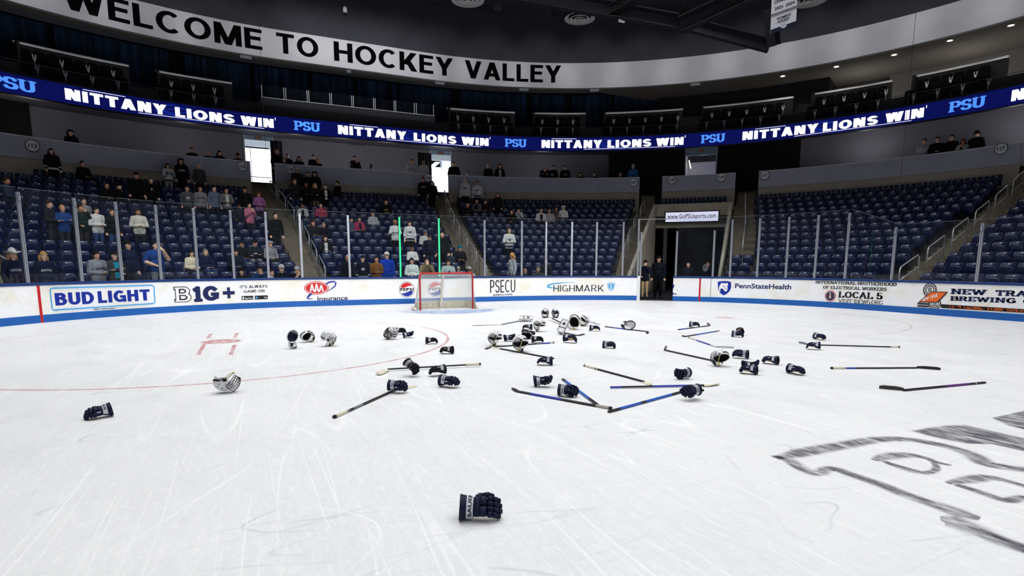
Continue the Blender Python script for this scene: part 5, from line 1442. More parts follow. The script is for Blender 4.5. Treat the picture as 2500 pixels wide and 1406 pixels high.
# small hanging sensor and bracket
c = at_dist(842, 25, 27); r = thing('ceiling_camera', 'small pale camera on the dark wall over the third word', 'camera', c)
mb = MB(); mb.sell((0, 0, 0), (.08, .08, .14), None, .8); mb.build('housing', PLATE, r); mb = MB(); mb.sell((0, -.02, -.16), (.07, .07, .08)); mb.build('dome', BLK, r)
c = at_dist(1518, 50, 27); r = thing('ceiling_bracket', 'small white U-shaped fitting beside the round diffuser', 'fitting', c)
mb = MB(); mb.box((-.11, 0, .04), (.06, .06, .14)); mb.box((.11, 0, .04), (.06, .06, .14)); mb.box((0, 0, -.02), (.26, .08, .08)); mb.build('bracket', PLATE, r)
# ------------------------------------------------------------------ seats
NAVY = mat('seat_navy', (10, 23, 64), .3, var=.06, scale=3)
NAVY2 = mat('seat_frame_dark', (14, 18, 34), .5)
NUM = mat('number_plate', (214, 218, 228), .5)
def back_mb(mb, mi=0):
    """Curved shell of a seat back with a rolled top edge."""
    n, m = 6, 5; vs, fs = [], []
    prof = [(0.0, .36), (-.02, .46), (.0, .6), (.035, .74), (.065, .83), (.085, .855)]
    for side in (0, 1):
        for (y, z) in prof:
            for i in range(n + 1):
                u = i / n * 2 - 1
                w = .225 * (1 - .08 * max(0, (z - .8) / .06))
                vs.append((u * w, y - .045 * u * u + (.032 if side else 0), z - (.012 * u * u if z > .8 else 0)))
    q = len(prof) * (n + 1)
    for j in range(len(prof) - 1):
        for i in range(n):
            a = j * (n + 1) + i
            fs.append((a, a + 1, a + n + 2, a + n + 1)); fs.append((q + a, q + a + n + 1, q + a + n + 2, q + a + 1))
    for i in range(n):
        a = (len(prof) - 1) * (n + 1) + i; fs.append((a, a + 1, q + a + 1, q + a)); fs.append((i + 1, i, q + i, q + i + 1))
    for j in range(len(prof) - 1):
        a = j * (n + 1); fs.append((a + n + 1, a, q + a, q + a + n + 1)); b = a + n; fs.append((b, b + n + 1, q + b + n + 1, q + b))
    mb.add(vs, fs, mi, True)
def pan_mb(mb, down=False, mi=0):
    if down: mb.sell((0, -.2, .43), (.215, .2, .03), None, .5, .5, 12, 6, mi)
    else: mb.sell((0, -.1, .55), (.21, .03, .19), Euler((.18, 0, 0)), .5, .5, 12, 6, mi)
def seat_meshes():
    a = MB(); back_mb(a); a.box((0, .05, .3), (.05, .12, .25), None, 1); a.box((-.21, -.04, .5), (.025, .2, .2), None, 1)
    b = MB(); pan_mb(b); c = MB(); pan_mb(c, True); d = MB(); d.box((0, .02, .8), (.06, .012, .036))
    return a.mesh('seat_back', [NAVY, NAVY2]), b.mesh('seat_pan', NAVY), c.mesh('seat_pan_down', NAVY), d.mesh('number_plate', NUM)
ME_BACK, ME_PAN, ME_PAND, ME_NUM = seat_meshes()
def project(p):
    v = p - CAM; z = v.dot(FWD)
    return CX0 + F_PX * v.dot(RGT) / z, CY0 - F_PX * v.dot(UPV) / z, z
SECT = [('the far corner stand', -19.5, 'a', 0, 12, 'beyond the corner stairs'), ('g', 'a', 'b', 0, 12, 'in the corner block'), ('g', 'b', 'c', 0, 12, 'behind the goal'), ('g', 'c', 'd', 0, 12, 'between goal and gate'),
        ('t', None, None, 11, 12, 'over the lit sign'), ('e', 12.86, 13.55, 0, 2, 'in the stub rows by the tunnel'), ('g', 'e', 'f', 0, 12, 'beyond the tunnel'), ('g', 'f', None, 0, 12, 'past the handrails')]
seats = []
taken = [(k, ring(s, d), s) for rec, nm, sit, k, d, s, f, sc in PLACED if sit and k >= 0]
stand = [(k, ring(s, d)) for rec, nm, sit, k, d, s, f, sc in PLACED if not sit and k >= 0]
for si, (nm, a, b, k0, k1, where) in enumerate(SECT):
    for k in range(k0, k1 + 1):
        d = rd(k)
        if si == 0: s0, s1 = -18.0, AI['a'](d)[0]
        elif si == 4: s0, s1 = 10.3, 12.2
        elif si == 5: s0, s1 = 12.88, 13.78
        elif si == 7: s0, s1 = AI['f'](d)[1], 30.0
        else: s0, s1 = AI[a](d)[1], AI[b](d)[0]
        if si == 1 and k == 12: s0 = -8.75
        if si == 6 and k < 3: s0 = 13.8
        s = s0 + .02; n = 0
        while True:
            loc = (RR + d) / RR if RC < abs(s) < RC + RLA else 1.0
            ds = .49 / loc
            if s + ds > s1: break
            c = s + ds / 2; n += 1
            p = P(c, d, rf(k)); x, y, z = project(p + Vector((0, 0, .7)))
            if -25 < x < 2525 and z > 0: seats.append([z, si, k, n, c, d, p, where])
            s += ds
seats.sort(key=lambda q: q[0])
stuff = MB()
SECW = ['beyond the corner stairs', 'in the corner block', 'behind the goal', 'between goal and gate', 'over the lit sign', 'in the stub rows', 'beyond the tunnel', 'past the handrails']
back0 = None
DOWN_ONLY = []
count = 0
bt, pt_, nt_ = MB(), MB(), MB()
back_mb(bt); pan_mb(pt_)
for z, si, k, n, c, d, p, where in seats:
    nr = rnorm(c); rz = math.atan2(nr.y, nr.x) - math.pi / 2
    down = any(kk == k and (q - Vector((p.x, p.y))).length < .42 for kk, q, _ in taken)
    if count < 300:
        count += 1
        lab = 'navy seat %s, %s row up, %s along' % (SECW[si], nth(k + 1), nth(n))
        if back0 is None:
            back0 = link('stadium_seat', ME_BACK); link('seat_pan', ME_PAN, back0); link('number_plate', ME_NUM, back0)
            tag(back0, lab, 'seat', 'navy seats of the lower stand'); o = back0
            back_d = None
        elif down:
            if back_d is None:
                back_d = link('stadium_seat', ME_BACK); link('seat_pan', ME_PAND, back_d); link('number_plate', ME_NUM, back_d); tag(back_d, lab, 'seat', 'navy seats of the lower stand'); o = back_d
            else: o = dup(back_d, None, None, lab)
        else: o = dup(back0, None, None, lab)
        o.location = p; o.rotation_euler = (0, 0, rz)
    else:
        M = Matrix.Translation(p) @ Matrix.Rotation(rz, 4, 'Z')
        for src in ((bt, pt_) if not down else (bt,)):
            stuff.add([M @ Vector(v) for v in src.v], src.f, 0, True)
        if down:
            t2 = MB(); pan_mb(t2, True); stuff.add([M @ Vector(v) for v in t2.v], t2.f, 0, True)
        t2 = MB(); t2.box((0, .02, .8), (.06, .012, .036)); stuff.add([M @ Vector(v) for v in t2.v], t2.f, 1)
o = stuff.build('stadium_seating', [NAVY, NUM]); tag(o, 'navy seats of the upper rows of the lower stand', 'seats', None, 'stuff')

# upper level seats: black, every second one with a white stanchion
UBLK = mat('upper_seat_black', (7, 7, 8), .8, 0, .1); USTN = mat('stanchion_white', (186, 186, 192), .5)
a = MB(); a.sell((0, .03, .72), (.24, .05, .25), Euler((.12, 0, 0)), .45, .5, 12, 8); a.sell((0, -.08, .42), (.22, .05, .2), Euler((.2, 0, 0)), .5, .5, 12, 6)
ME_UB = a.mesh('upper_seat', UBLK)
a = MB(); a.tube([(.26, -.3, .3), (.26, -.3, .52)], [.02, .06], 6); a.box((.21, -.3, .6), (.045, .03, .2), Euler((0, -.1, 0))); a.box((.31, -.3, .6), (.045, .03, .2), Euler((0, .1, 0))); a.box((.26, -.3, .53), (.12, .03, .08)); a.tube([(.26, -.3, 0), (.26, -.3, .3)], .015, 6)
ME_US = a.mesh('stanchion', USTN)
protos = {}
SECN = ['under the first word', 'under the second gap of the first word', 'under the fourth word', 'past the last word', 'before the dim doorway', 'over the tunnel', 'by the alcove', 'under the downlights', 'at the brightest downlight']
for i, (a_, b_) in enumerate(USEC):
    for row, (d, z) in enumerate(((13.72, 9.63), (14.95, 10.4))):
        s0, s1 = a_ + .03, b_ - .03
        if row == 0: s0 -= .1
        s = s0; n = 0
        while True:
            loc = (RR + d) / RR if RC < abs(s) < RC + RLA else 1.0
            ds = .52 / loc
            if s + ds > s1: break
            c = s + ds / 2; n += 1; s += ds
            p = P(c, d, z); x, y, zz = project(p)
            if not (-20 < x < 2520 and y > -30): continue
            st = n % 2 == 1
            lab = 'black seat %s, %s row, %s along%s' % (SECN[i], nth(row + 1), nth(n), ', white support' if st else '')
            rz = math.atan2(rnorm(c).y, rnorm(c).x) - math.pi / 2
            if st not in protos:
                o = link('upper_seat', ME_UB); tag(o, lab, 'seat', 'black seats of the upper level')
                if st: link('stanchion', ME_US, o)
                protos[st] = o
            else: o = dup(protos[st], None, None, lab)
            o.location = p; o.rotation_euler = (0, 0, rz)

# ------------------------------------------------------------------ handrails of the stairs
RAILM = mat('rail_metal', (188, 190, 192), .35, .5)
def stair_z(d): return F0 + RISE * (d - (D0 - TREAD + .14)) / TREAD
def handrail(s, d0, d1, label, s1=None):
    s1 = s if s1 is None else s1
    a, b = P(s, d0, stair_z(d0)), P(s1, d1, stair_z(d1))
    mb = MB(); up = Vector((0, 0, .92)); q = (b - a) * .07
    r = thing('handrail', label, 'handrail', a, None, 'stair handrails')
    b0 = b - a
    mb.tube([(0, 0, 0), Vector((0, 0, .84)), Vector((0, 0, .92)) + q, b0 + up - q, b0 + Vector((0, 0, .84)), b0], .024, 8)
    mb.build('top_rail', RAILM, r)
    mb = MB(); mb.tube([Vector((0, 0, .46)), b0 + Vector((0, 0, .46))], .018, 6); mb.build('mid_rail', RAILM, r)
for key, nm, fr, ks in (('f', 'of the wide stairs by the round seal advert', .55, (0, 2, 4, 6, 8, 10)), ('b', 'of the stairs up to the bright doorway', .72, (0, 1.9, 3.8, 5.7, 7.6, 9.5, 11.4)),
                    ('c', 'of the stairs up to the pale doorway', .42, (0, 1.9, 3.8, 5.7, 7.6, 9.5, 11.4)), ('d', 'of the stairs beside the tunnel', .5, (2, 4.5, 7, 9.5)), ('e', 'of the stairs beyond the lit sign', .5, (3.6, 6.4, 9.2)), ('a', 'of the stairs at the cowboy hat', .3, (0, 2))):
    for j, k in enumerate(ks):
        d0 = rd(k) - .45; d1 = d0 + (1.15 if key != 'e' else 2.1)
        e0, e1 = AI[key](d0), AI[key](d1)
        handrail(e0[0] + (e0[1] - e0[0]) * fr, d0, d1, 'pale metal handrail %s, %s up' % (nm, nth(j + 1)), e1[0] + (e1[1] - e1[0]) * fr)
# glass return at the end of the first section wall
mb = MB(); band(mb, -9.3, -9.15, rect(12.55, 12.6, 5.2, 7.0), 0, .1, True, True); tag(mb.build('glass_return', GLASS), 'clear glass return at the end of the first section wall', 'glass guard')
mb = MB(); a = P(-9.16, 12.5, 5.0); mb.tube([a, a + Vector((0, 0, 2.0)), a + Vector((-.6, .1, 2.1)), a + Vector((-1.1, .2, 2.5))], .03, 8); tag(mb.build('end_rail', RAILM), 'bent metal rail at the glass end of the first section wall', 'rail')

# ------------------------------------------------------------------ people
SKINS = [(232, 178, 146), (240, 194, 164), (212, 158, 124), (158, 108, 82)]
def capsule(mb, a, b, r0, r1, n=10):
    a, b = Vector(a), Vector(b); t = (b - a); L_ = t.length
    t = t / L_ if L_ > 1e-6 else Vector((0, 0, 1))
    pts, rs = [], []
    for i in range(4): an = math.pi / 2 * (1 - i / 3); pts.append(a - t * r0 * math.sin(an)); rs.append(max(.0015, r0 * math.cos(an)))
    for i in range(4): an = math.pi / 2 * i / 3; pts.append(b + t * r1 * math.sin(an)); rs.append(max(.0015, r1 * math.cos(an)))
    mb.tube(pts, rs, n)
def figure(pose):
    """List of (kind, data, label) solids for one pose; the person looks along -y."""
    S = []; E = lambda c, r, l: S.append(('e', Vector(c), Vector(r), l)); Cp = lambda a, b, r0, r1, l: S.append(('c', Vector(a), Vector(b), r0, r1, l))
    sit = pose in ('sit', 'sitcross', 'lean'); dz = -.44 if sit else 0
    ly = -.16 if pose == 'lean' else 0
    def U(x, y, z):                                   # upper body point, leaning when asked
        t = max(0, (z - .95) / .6); return (x, y + ly * t, z + dz - (.05 * t if ly else 0))
    E(U(0, 0, 1.63), (.08, .097, .115), 'skin'); E(U(0, -.032, 1.562), (.062, .072, .06), 'skin')
    E(U(0, -.1, 1.612), (.014, .022, .024), 'skin')                                   # nose
    for s in (-1, 1): E(U(.078 * s, .005, 1.615), (.012, .02, .03), 'skin')            # ears
    Cp(U(0, .012, 1.42), U(0, -.005, 1.56), .058, .052, 'skin')
    E(U(0, 0, 1.27), (.2, .135, .2), 'top'); E(U(0, -.012, 1.07), (.185, .142, .18), 'top'); Cp(U(-.135, .005, 1.405), U(.135, .005, 1.405), .075, .075, 'top')
    E(U(0, .005, .95), (.188, .146, .13), 'top')
    if not sit: Cp((-.085, 0, .885), (.085, 0, .885), .112, .112, 'top'); Cp((-.09, 0, .93), (.09, 0, .93), .118, .118, 'top')
    Cp(U(-.05, .01, 1.44), U(.05, .01, 1.44), .07, .07, 'top')
    for s in (-1, 1):
        if sit:
            Cp((.085 * s, .0, .5), (.13 * s, -.42, .52), .095, .068, 'leg'); Cp((.13 * s, -.42, .52), (.12 * s, -.38, .1), .062, .045, 'leg')
            Cp((.12 * s, -.36, .055), (.135 * s, -.52, .045), .048, .04, 'shoe')
        else:
            Cp((.088 * s, .005, .9), (.1 * s, -.012, .5), .098, .065, 'leg'); Cp((.1 * s, -.012, .5), (.105 * s, .02, .1), .062, .048, 'leg')
            Cp((.105 * s, .03, .055), (.12 * s, -.13, .045), .048, .04, 'shoe')
    def arm(s, elbow, wrist, hdir, curl=.5):
        sh = Vector(U(.185 * s, .01, 1.395)); el = Vector(elbow); wr = Vector(wrist)
        Cp(sh, el, .076, .062, 'arm'); Cp(el, wr, .06, .044, 'fore')
        h = Vector(hdir).normalized(); side = Vector((1, 0, 0)) if abs(h.x) < .8 else Vector((0, 1, 0))
        side = (side - h * side.dot(h)).normalized(); nrm = h.cross(side)
        pc = wr + h * .055
        for q in (-.022, .0, .022): Cp(wr + side * q * .6, pc + side * q + h * .02, .02, .018, 'hand')
        for i, q in enumerate((-.033, -.011, .011, .033)):
            L_ = (.05, .062, .066, .055)[i]
            k1 = pc + side * q + h * .03; k2 = k1 + h * L_ * .5 + nrm * .012 * curl; k3 = k2 + h * L_ * .4 + nrm * .03 * curl
            Cp(k1, k2, .0105, .0095, 'hand'); Cp(k2, k3, .0095, .008, 'hand')
        t0 = wr + h * .025 - side * .025 * s; Cp(t0, t0 + h * .045 - side * .03 * s, .012, .009, 'hand')
    if pose == 'down':
        for s in (-1, 1): arm(s, U(.255 * s, .03, 1.11), U(.25 * s, -.05, .87), (0, -.15, -1))
    elif pose == 'clasp':
        for s in (-1, 1): arm(s, U(.265 * s, .0, 1.1), U(.075 * s, -.2, 1.08), (-.9 * s, -.25, .1))
    elif pose == 'cross':
        arm(1, U(.265, -.03, 1.13), U(-.06, -.2, 1.17), (-1, .25, .1)); arm(-1, U(-.265, -.03, 1.13), U(.06, -.22, 1.2), (1, .3, .2))
    elif pose == 'chin':
        arm(1, U(.29, -.06, 1.16), U(.07, -.19, 1.47), (-.5, .3, .9)); arm(-1, U(-.3, .05, 1.13), U(-.17, -.12, 1.02), (.6, -.4, -.3))
    elif pose == 'phone':
        for s in (-1, 1): arm(s, U(.24 * s, -.08, 1.12), U(.06 * s, -.28, 1.3), (-.25 * s, -.3, .9), .9)
    elif pose == 'sit':
        for s in (-1, 1): arm(s, U(.25 * s, -.05, 1.1), (.1 * s, -.28, .62), (-.5 * s, -.8, .0))
    elif pose == 'sitcross':
        arm(1, U(.265, -.03, 1.13), U(-.06, -.2, 1.13), (-1, .25, .1)); arm(-1, U(-.265, -.03, 1.13), U(.06, -.22, 1.17), (1, .3, .2))
    elif pose == 'lean':
        for s in (-1, 1): arm(s, U(.25 * s, -.17, 1.1), U(.045 * s, -.17, 1.46), (-.3 * s, .1, 1), .9)
    eyes = [Vector(U(.031 * s, -.09, 1.637)) for s in (-1, 1)]; mouth = Vector(U(0, -.098, 1.565)); headc = Vector(U(0, 0, 1.63))
    return S, eyes, mouth, headc
def body_mesh(pose):
    S, eyes, mouth, headc = figure(pose)
    mb = MB()
    for q in S:
        if q[0] == 'e': mb.sell(q[1], q[2], None, 1, 1, 20, 12)
        else: capsule(mb, q[1], q[2], q[3], q[4])
    o = mb.build('remesh_source', [])
    rm = o.modifiers.new('r', 'REMESH'); rm.mode = 'VOXEL'; rm.voxel_size = .0125; rm.use_smooth_shade = True
    sm = o.modifiers.new('s', 'SMOOTH'); sm.factor = .5; sm.iterations = 2
    dg = bpy.context.evaluated_depsgraph_get()
    me = bpy.data.meshes.new_from_object(o.evaluated_get(dg))
    bpy.data.objects.remove(o)
    me.name = 'person_' + pose
    # clothing and skin by the nearest solid of each face
    LAB = {'skin': 0, 'top': 1, 'arm': 1, 'fore': 7, 'leg': 2, 'shoe': 3, 'hand': 0}
    import numpy as np
    n = len(me.polygons); c = np.empty(n * 3); me.polygons.foreach_get('center', c); c = c.reshape(-1, 3)
    best = np.full(n, 1e9); lab = np.zeros(n, int); raw = np.zeros(n, int)
    for i, q in enumerate(S):
        if q[0] == 'e':
            dd = (c - np.array(q[1])) / np.array(q[2]); k = np.sqrt((dd ** 2).sum(1)); ds = (k - 1) * min(q[2])
        else:
            a, b = np.array(q[1]), np.array(q[2]); ab = b - a; t = np.clip(((c - a) @ ab) / max(1e-9, ab @ ab), 0, 1)
            ds = np.sqrt((((c - a) - t[:, None] * ab) ** 2).sum(1)) - (q[3] + (q[4] - q[3]) * t)
        m_ = ds < best; best[m_] = ds[m_]; lab[m_] = LAB[q[-1]]; raw[m_] = i
    sit = pose in ('sit', 'sitcross', 'lean'); dz = -.44 if sit else 0
    z = c[:, 2] - dz
    if not sit: lab[(lab == 2) & (z > .8)] = 1
    top = lab == 1
    lab[top & (z > .84) & (z < .92)] = 6; 
    isarm = np.array([S[i][-1] == 'arm' for i in raw]); isfore = np.array([S[i][-1] == 'fore' for i in raw])
    for i, q in enumerate(S):
        if q[-1] in ('arm', 'fore') and q[0] == 'c':
            a, b = np.array(q[1]), np.array(q[2]); t = ((c - a) @ (b - a)) / ((b - a) @ (b - a))
            lab[(raw == i) & (t > .55) & (t < .75) & (q[-1] == 'fore')] = 8
    for e in eyes: lab[(((c - np.array(e)) ** 2) / np.array([.016, .03, .009]) ** 2).sum(1) < 1] = 4
    lab[(((c - np.array(mouth)) ** 2) / np.array([.024, .03, .008]) ** 2).sum(1) < 1] = 5
    front = (c[:, 1] < -.02 - (0.16 if pose == 'lean' else 0) * .5) & (abs(c[:, 0]) < .065) & (z > .9) & (z < 1.42)
    lab[front & (lab == 1)] = 9                       # the strip an open jacket shows
    me.materials.clear()
    for i in range(10): me.materials.append(BLK)
    me.polygons.foreach_set('material_index', lab.astype('i').tolist())
    me.polygons.foreach_set('use_smooth', [True] * n)
    return me, headc
BODIES = {p: body_mesh(p) for p in ('down', 'clasp', 'cross', 'chin', 'phone', 'sit', 'sitcross', 'lean')}
def hair_mesh(kind):
    mb = MB()
    def cap(rx, ry, rz, z0, y0=.012, back=-.02):
        n, m = 18, 8; vs, fs = [], []
        for j in range(m + 1):
            for i in range(n):
                th = 2 * math.pi * i / n
                lim = z0 + (.075 if math.sin(th) < -.3 else 0) * max(0, -math.sin(th))     # higher hairline at the front
                ph = math.pi / 2 + (math.asin(max(-1, min(1, lim / rz))) - math.pi / 2) * j / m
                vs.append((rx * math.cos(ph) * math.cos(th), y0 + ry * math.cos(ph) * math.sin(th), rz * math.sin(ph)))
        for j in range(m):
            for i in range(n): fs.append((j * n + i, (j + 1) * n + i, (j + 1) * n + (i + 1) % n, j * n + (i + 1) % n))
        mb.add(vs, fs, 0, True)
    if kind == 'short': cap(.091, .110, .131, -.02)
    else:
        cap(.095, .114, .134, -.04)
        ln = {'bob': .16, 'long': .34}[kind]
        for i in range(9):
            a = math.pi * (i / 8) ; x, y = .085 * math.cos(a), .03 + .075 * math.sin(a)
            mb.tube([(x, y, .02), (x * 1.12, y + .01, -.08), (x * 1.2, y + .005 - (.05 if abs(x) > .06 else -.02), -.02 - ln)], [.03, .036, .016], 7)
    return mb.mesh('hair_' + kind, BLK)
HAIR = {k: hair_mesh(k) for k in ('short', 'bob', 'long')}
def hat_mesh(kind):
    mb = MB()
    def dome(rx, ry, z0, z1, n=18, m=6):
        vs, fs = [], []
        for j in range(m + 1):
            ph = math.pi / 2 * j / m
            for i in range(n):
                th = 2 * math.pi * i / n; vs.append((rx * math.cos(ph) * math.cos(th), .008 + ry * math.cos(ph) * math.sin(th), z0 + (z1 - z0) * math.sin(ph)))
        for j in range(m):
            for i in range(n): fs.append((j * n + i, j * n + (i + 1) % n, (j + 1) * n + (i + 1) % n, (j + 1) * n + i))
        mb.add(vs, fs, 0, True)
    if kind == 'cap':
        dome(.094, .112, .03, .142); mb.sell((0, -.13, .036), (.075, .075, .009), Euler((.12, 0, 0)), .8, 1, 14, 5)
    elif kind == 'beanie':
        dome(.096, .114, .0, .155); mb.tube([(.096 * math.cos(i * .349), .008 + .114 * math.sin(i * .349), .015) for i in range(19)], .018, 6, 0, False)
    elif kind == 'hood':
        n = 14; vs, fs = [], []
        for j in range(9):
            a = math.radians(-40 + 200 * j / 8)                       # from neck back over the top to the brow
            for i in range(n + 1):
                u = math.pi * i / n; w = .12 * math.cos(u)
                rr = .14 * (.55 + .45 * math.sin(u))
                vs.append((w, .01 - rr * math.cos(a + math.pi) * .95 if False else .02 + rr * math.cos(a), -.01 + (.145 * (.6 + .4 * math.sin(u))) * math.sin(a) - (.06 if j == 0 else 0)))
        for j in range(8):
            for i in range(n): fs.append((j * (n + 1) + i, j * (n + 1) + i + 1, (j + 1) * (n + 1) + i + 1, (j + 1) * (n + 1) + i))
        mb.add(vs, fs, 0, True)
        mb.tube([(-.1, -.02, -.13), (-.08, .09, -.12), (.08, .09, -.12), (.1, -.02, -.13)], .045, 8)
    elif kind == 'cowboy':
        dome(.094, .115, .04, .19); n = 26; vs, fs = [], []
        for r in (0, 1):
            for i in range(n):
                th = 2 * math.pi * i / n; k = (1, 1.95)[r]; c, s_ = math.cos(th), math.sin(th)
                vs.append((.094 * k * c, .008 + .112 * (k * .95) * s_, .05 + r * (.055 * abs(c) - .02)))
        for i in range(n): fs.append((i, n + i, n + (i + 1) % n, (i + 1) % n))
        o = len(vs); vs += [(x, y, z + .008) for x, y, z in vs]; fs += [tuple(o + q for q in reversed(f)) for f in list(fs)]
        mb.add(vs, fs, 0, True)
    return mb.mesh('hat_' + kind, BLK)
HATS = {k: hat_mesh(k) for k in ('cap', 'beanie', 'hood', 'cowboy')}
HATC = {'k': (14, 14, 17), 'w': (214, 212, 204), 'n': (20, 28, 56), 'g': (110, 112, 116), 'r': (150, 70, 62), 't': (20, 112, 128)}
def cm(rgb, kind='cloth', rough=.85): return mat('%s_%d_%d_%d' % ((kind,) + tuple(rgb)), rgb, rough, var=.1, scale=14, spec=.2)
def setm(o, i, m):
    o.material_slots[i].link = 'OBJECT'; o.material_slots[i].material = m
rng = random.Random(4)
LOOK = Vector((-1.5, -9, 0))
for rec, nm, sit, k, d, s, f, sc in PLACED:
    px, py, zone, pose, hair, hat, shirt, pants, extra, label = rec
    me, headc = BODIES[nm]
    loc = P(s, d, f)
    v = LOOK - loc; rz = math.atan2(v.y, v.x) + math.pi / 2 + rng.uniform(-.25, .25)
    if 'side on' in label: rz -= 1.2
    if 'profile' in label or 'aside' in label: rz += rng.choice((-.9, .9))
    o = link('person', me); o.location = loc; o.rotation_euler = (0, 0, rz)
    wd = 1.16 if ('large' in label) else (1.0 + rng.uniform(-.03, .08))
    o.scale = (sc * wd, sc * wd, sc)
    tag(o, label, 'person', 'spectators')
    if 'chin' == nm and zone == 't': pass
    sk = cm(SKINS[rng.choice((0, 0, 1, 1, 1, 2, 0, 3)) if rng.random() < .9 else 2], 'skin', .5)
    top = cm(shirt); 
    tr = top
    if 'trim:w' in extra: tr = cm((205, 205, 210))
    if 'trim:k' in extra: tr = cm(BK)
    if 'trim:n' in extra: tr = cm(NV)
    op = top
    if 'open:teal' in extra: op = cm((30, 160, 184))
    if 'open:white' in extra: op = cm((205, 205, 205))
    if 'open:black' in extra: op = cm((16, 16, 18))
    for i, m in enumerate((sk, top, cm(pants), cm((40, 38, 38)), cm((40, 30, 26)), cm((170, 96, 84)), tr if 'trim' in extra else (top if sit or True else top), sk if 'tee' in extra else top, tr if 'trim' in extra else (sk if 'tee' in extra else top), op)): setm(o, i, m)
    hk = hair.split()
    if hk[0] != 'bald':
        h = link('hair', HAIR[hk[0]], o); h.location = headc; setm(h, 0, cm(HA[hk[1]], 'hair', .6))
    if hat:
        hk2, _, hc = hat.partition(':')
        h = link('hood' if hk2 == 'hood' else ('cowboy_hat' if hk2 == 'cowboy' else hk2), HATS[hk2], o); h.location = headc; h.scale = (1.06, 1.06, 1.06)
        setm(h, 0, cm(shirt) if hk2 == 'hood' else cm(HATC[hc] if hc else (232, 230, 224), 'hat'))
    dzz = -.44 if sit else 0; lean = nm == 'lean'
    if 'print' in extra or 'logo' in extra:
        body = next((e[6:] for e in extra.split(' ') if e.startswith('print:')), None)
        if body and extra.startswith('print:PENN STATE'): body = 'PENN STATE'
        col_ = (225, 225, 228)
        if body and body.endswith(':y'): body = body[:-2]; col_ = (226, 196, 40)
        if sum(shirt) > 300: col_ = (24, 34, 74)
        mb = MB()
        def chest(x, zz, e=.0): # a point on the front of the torso
            q = min(1, (x / .2) ** 2); return (x, -.142 - e + .09 * q + (.0 if not lean else -.1), zz + dzz)
        if body:
            pts, fs = text2d(body, .03, 1.05); w = .26 if len(body) > 3 else (.09 if len(body) == 1 else .17); hh = .065 if len(body) > 1 else .1
            zc = 1.22
            mb.add([chest((u - .5) * w, zc + hh * (v_ - .5) - (.02 * (2 * u - 1) ** 2), .006) for u, v_ in pts], fs, 0)
            q = mb.build('chest_print', cm(col_, 'ink'), o)
        else:
            lc = (24, 34, 66) if sum(shirt) > 300 else (214, 216, 224)
            mb.add([chest(.075 * math.cos(a * .3142), 1.2 + .055 * math.sin(a * .3142), .008) for a in range(20)], [tuple(range(20))], 0)
            mb.add([chest(.05 * math.cos(a * .3142), 1.2 + .035 * math.sin(a * .3142), .010) for a in range(20)], [tuple(range(20))], 1)
            mb.add([chest(.038 * math.cos(a * .3142), 1.2 + .026 * math.sin(a * .3142), .012) for a in range(20)], [tuple(range(20))], 0)
            mb.build('chest_emblem', [cm(lc, 'ink'), cm((225, 226, 230) if lc[0] < 100 else (24, 34, 66), 'ink')], o)
    if 'collar' in extra:
        mb = MB(); mb.tube([(.07 * math.cos(i * .393), .01 + .07 * math.sin(i * .393), 1.475) for i in range(17)], .02, 6, 0, False); mb.build('collar', cm((206, 214, 40)), o)
    if nm == 'phone' and zone == 'r':
        pass
# ------------------------------------------------------------------ gear on the ice
GNV = mat('glove_navy', (9, 18, 50), .6, var=.12, scale=40, spec=.25)
GND = mat('glove_seam_dark', (8, 11, 26), .8)
GBK = mat('glove_black', (14, 15, 20), .6, var=.1, scale=40, spec=.25)
GWH = mat('glove_white', (206, 208, 220), .6)
GTN = mat('glove_palm_tan', (196, 168, 116), .8, var=.15, scale=30)
INK = mat('glove_ink', (16, 18, 36), .6)
def view_yaw(loc, deg):
    """World heading for a direction given as seen: 0 to the picture's right, 90 away."""
    v = loc - CAM; return math.atan2(-v.x, v.y) + math.radians(deg)
def all_meshes(root):
    return ([root] if root.type == 'MESH' else []) + [c for c in root.children_recursive if c.type == 'MESH']
def world_pts(root, step=1):
    """Vertices of a thing, from its own transform and one level of part transforms."""
    M0 = Matrix.LocRotScale(root.location, root.rotation_euler, root.scale); out = []
    def rec(o, M):
        if o.type == 'MESH':
            out.extend(M @ v.co for v in list(o.data.vertices)[::step])
        for c in o.children: rec(c, M @ Matrix.LocRotScale(c.location, c.rotation_euler, c.scale))
    rec(root, M0); return out
def fit(root, box, yaw, roll=0, pitch=0, z=.003, lim=(.85, 1.2)):
    """Lays a thing on the ice where it is seen: heading, then rest height, then place and size from its outline."""
    x0, y0, x1, y1 = box
    root.location = ice((x0 + x1) / 2, y1)
    root.scale = (1, 1, 1)
    for it in range(4):
        yw = view_yaw(root.location, yaw)
        R = Matrix.Rotation(yw, 3, 'Z') @ Matrix.Rotation(math.radians(pitch), 3, 'Y') @ Matrix.Rotation(math.radians(roll), 3, 'X')
        root.rotation_euler = R.to_euler()
        P_ = world_pts(root, 3)
        root.location.z += z - min(p.z for p in P_)
        q = [project(p) for p in world_pts(root, 3)]
        bx = (min(a[0] for a in q), min(a[1] for a in q), max(a[0] for a in q), max(a[1] for a in q))
        if it < 3:
            k = math.sqrt(((x1 - x0) * (y1 - y0)) / ((bx[2] - bx[0]) * (bx[3] - bx[1])))
            k = max(lim[0], min(lim[1], root.scale[0] * k)); root.scale = (k, k, k)
        cx_, cy_ = (bx[0] + bx[2]) / 2, (bx[1] + bx[3]) / 2
        h = root.location.z
        a = ice(*project(root.location)[:2], h)
        b = ice(project(root.location)[0] + (x0 + x1) / 2 - cx_, project(root.location)[1] + (y0 + y1) / 2 - cy_, h)
        root.location.x += b.x - a.x; root.location.y += b.y - a.y
    P_ = world_pts(root, 3); root.location.z += z - min(p.z for p in P_)
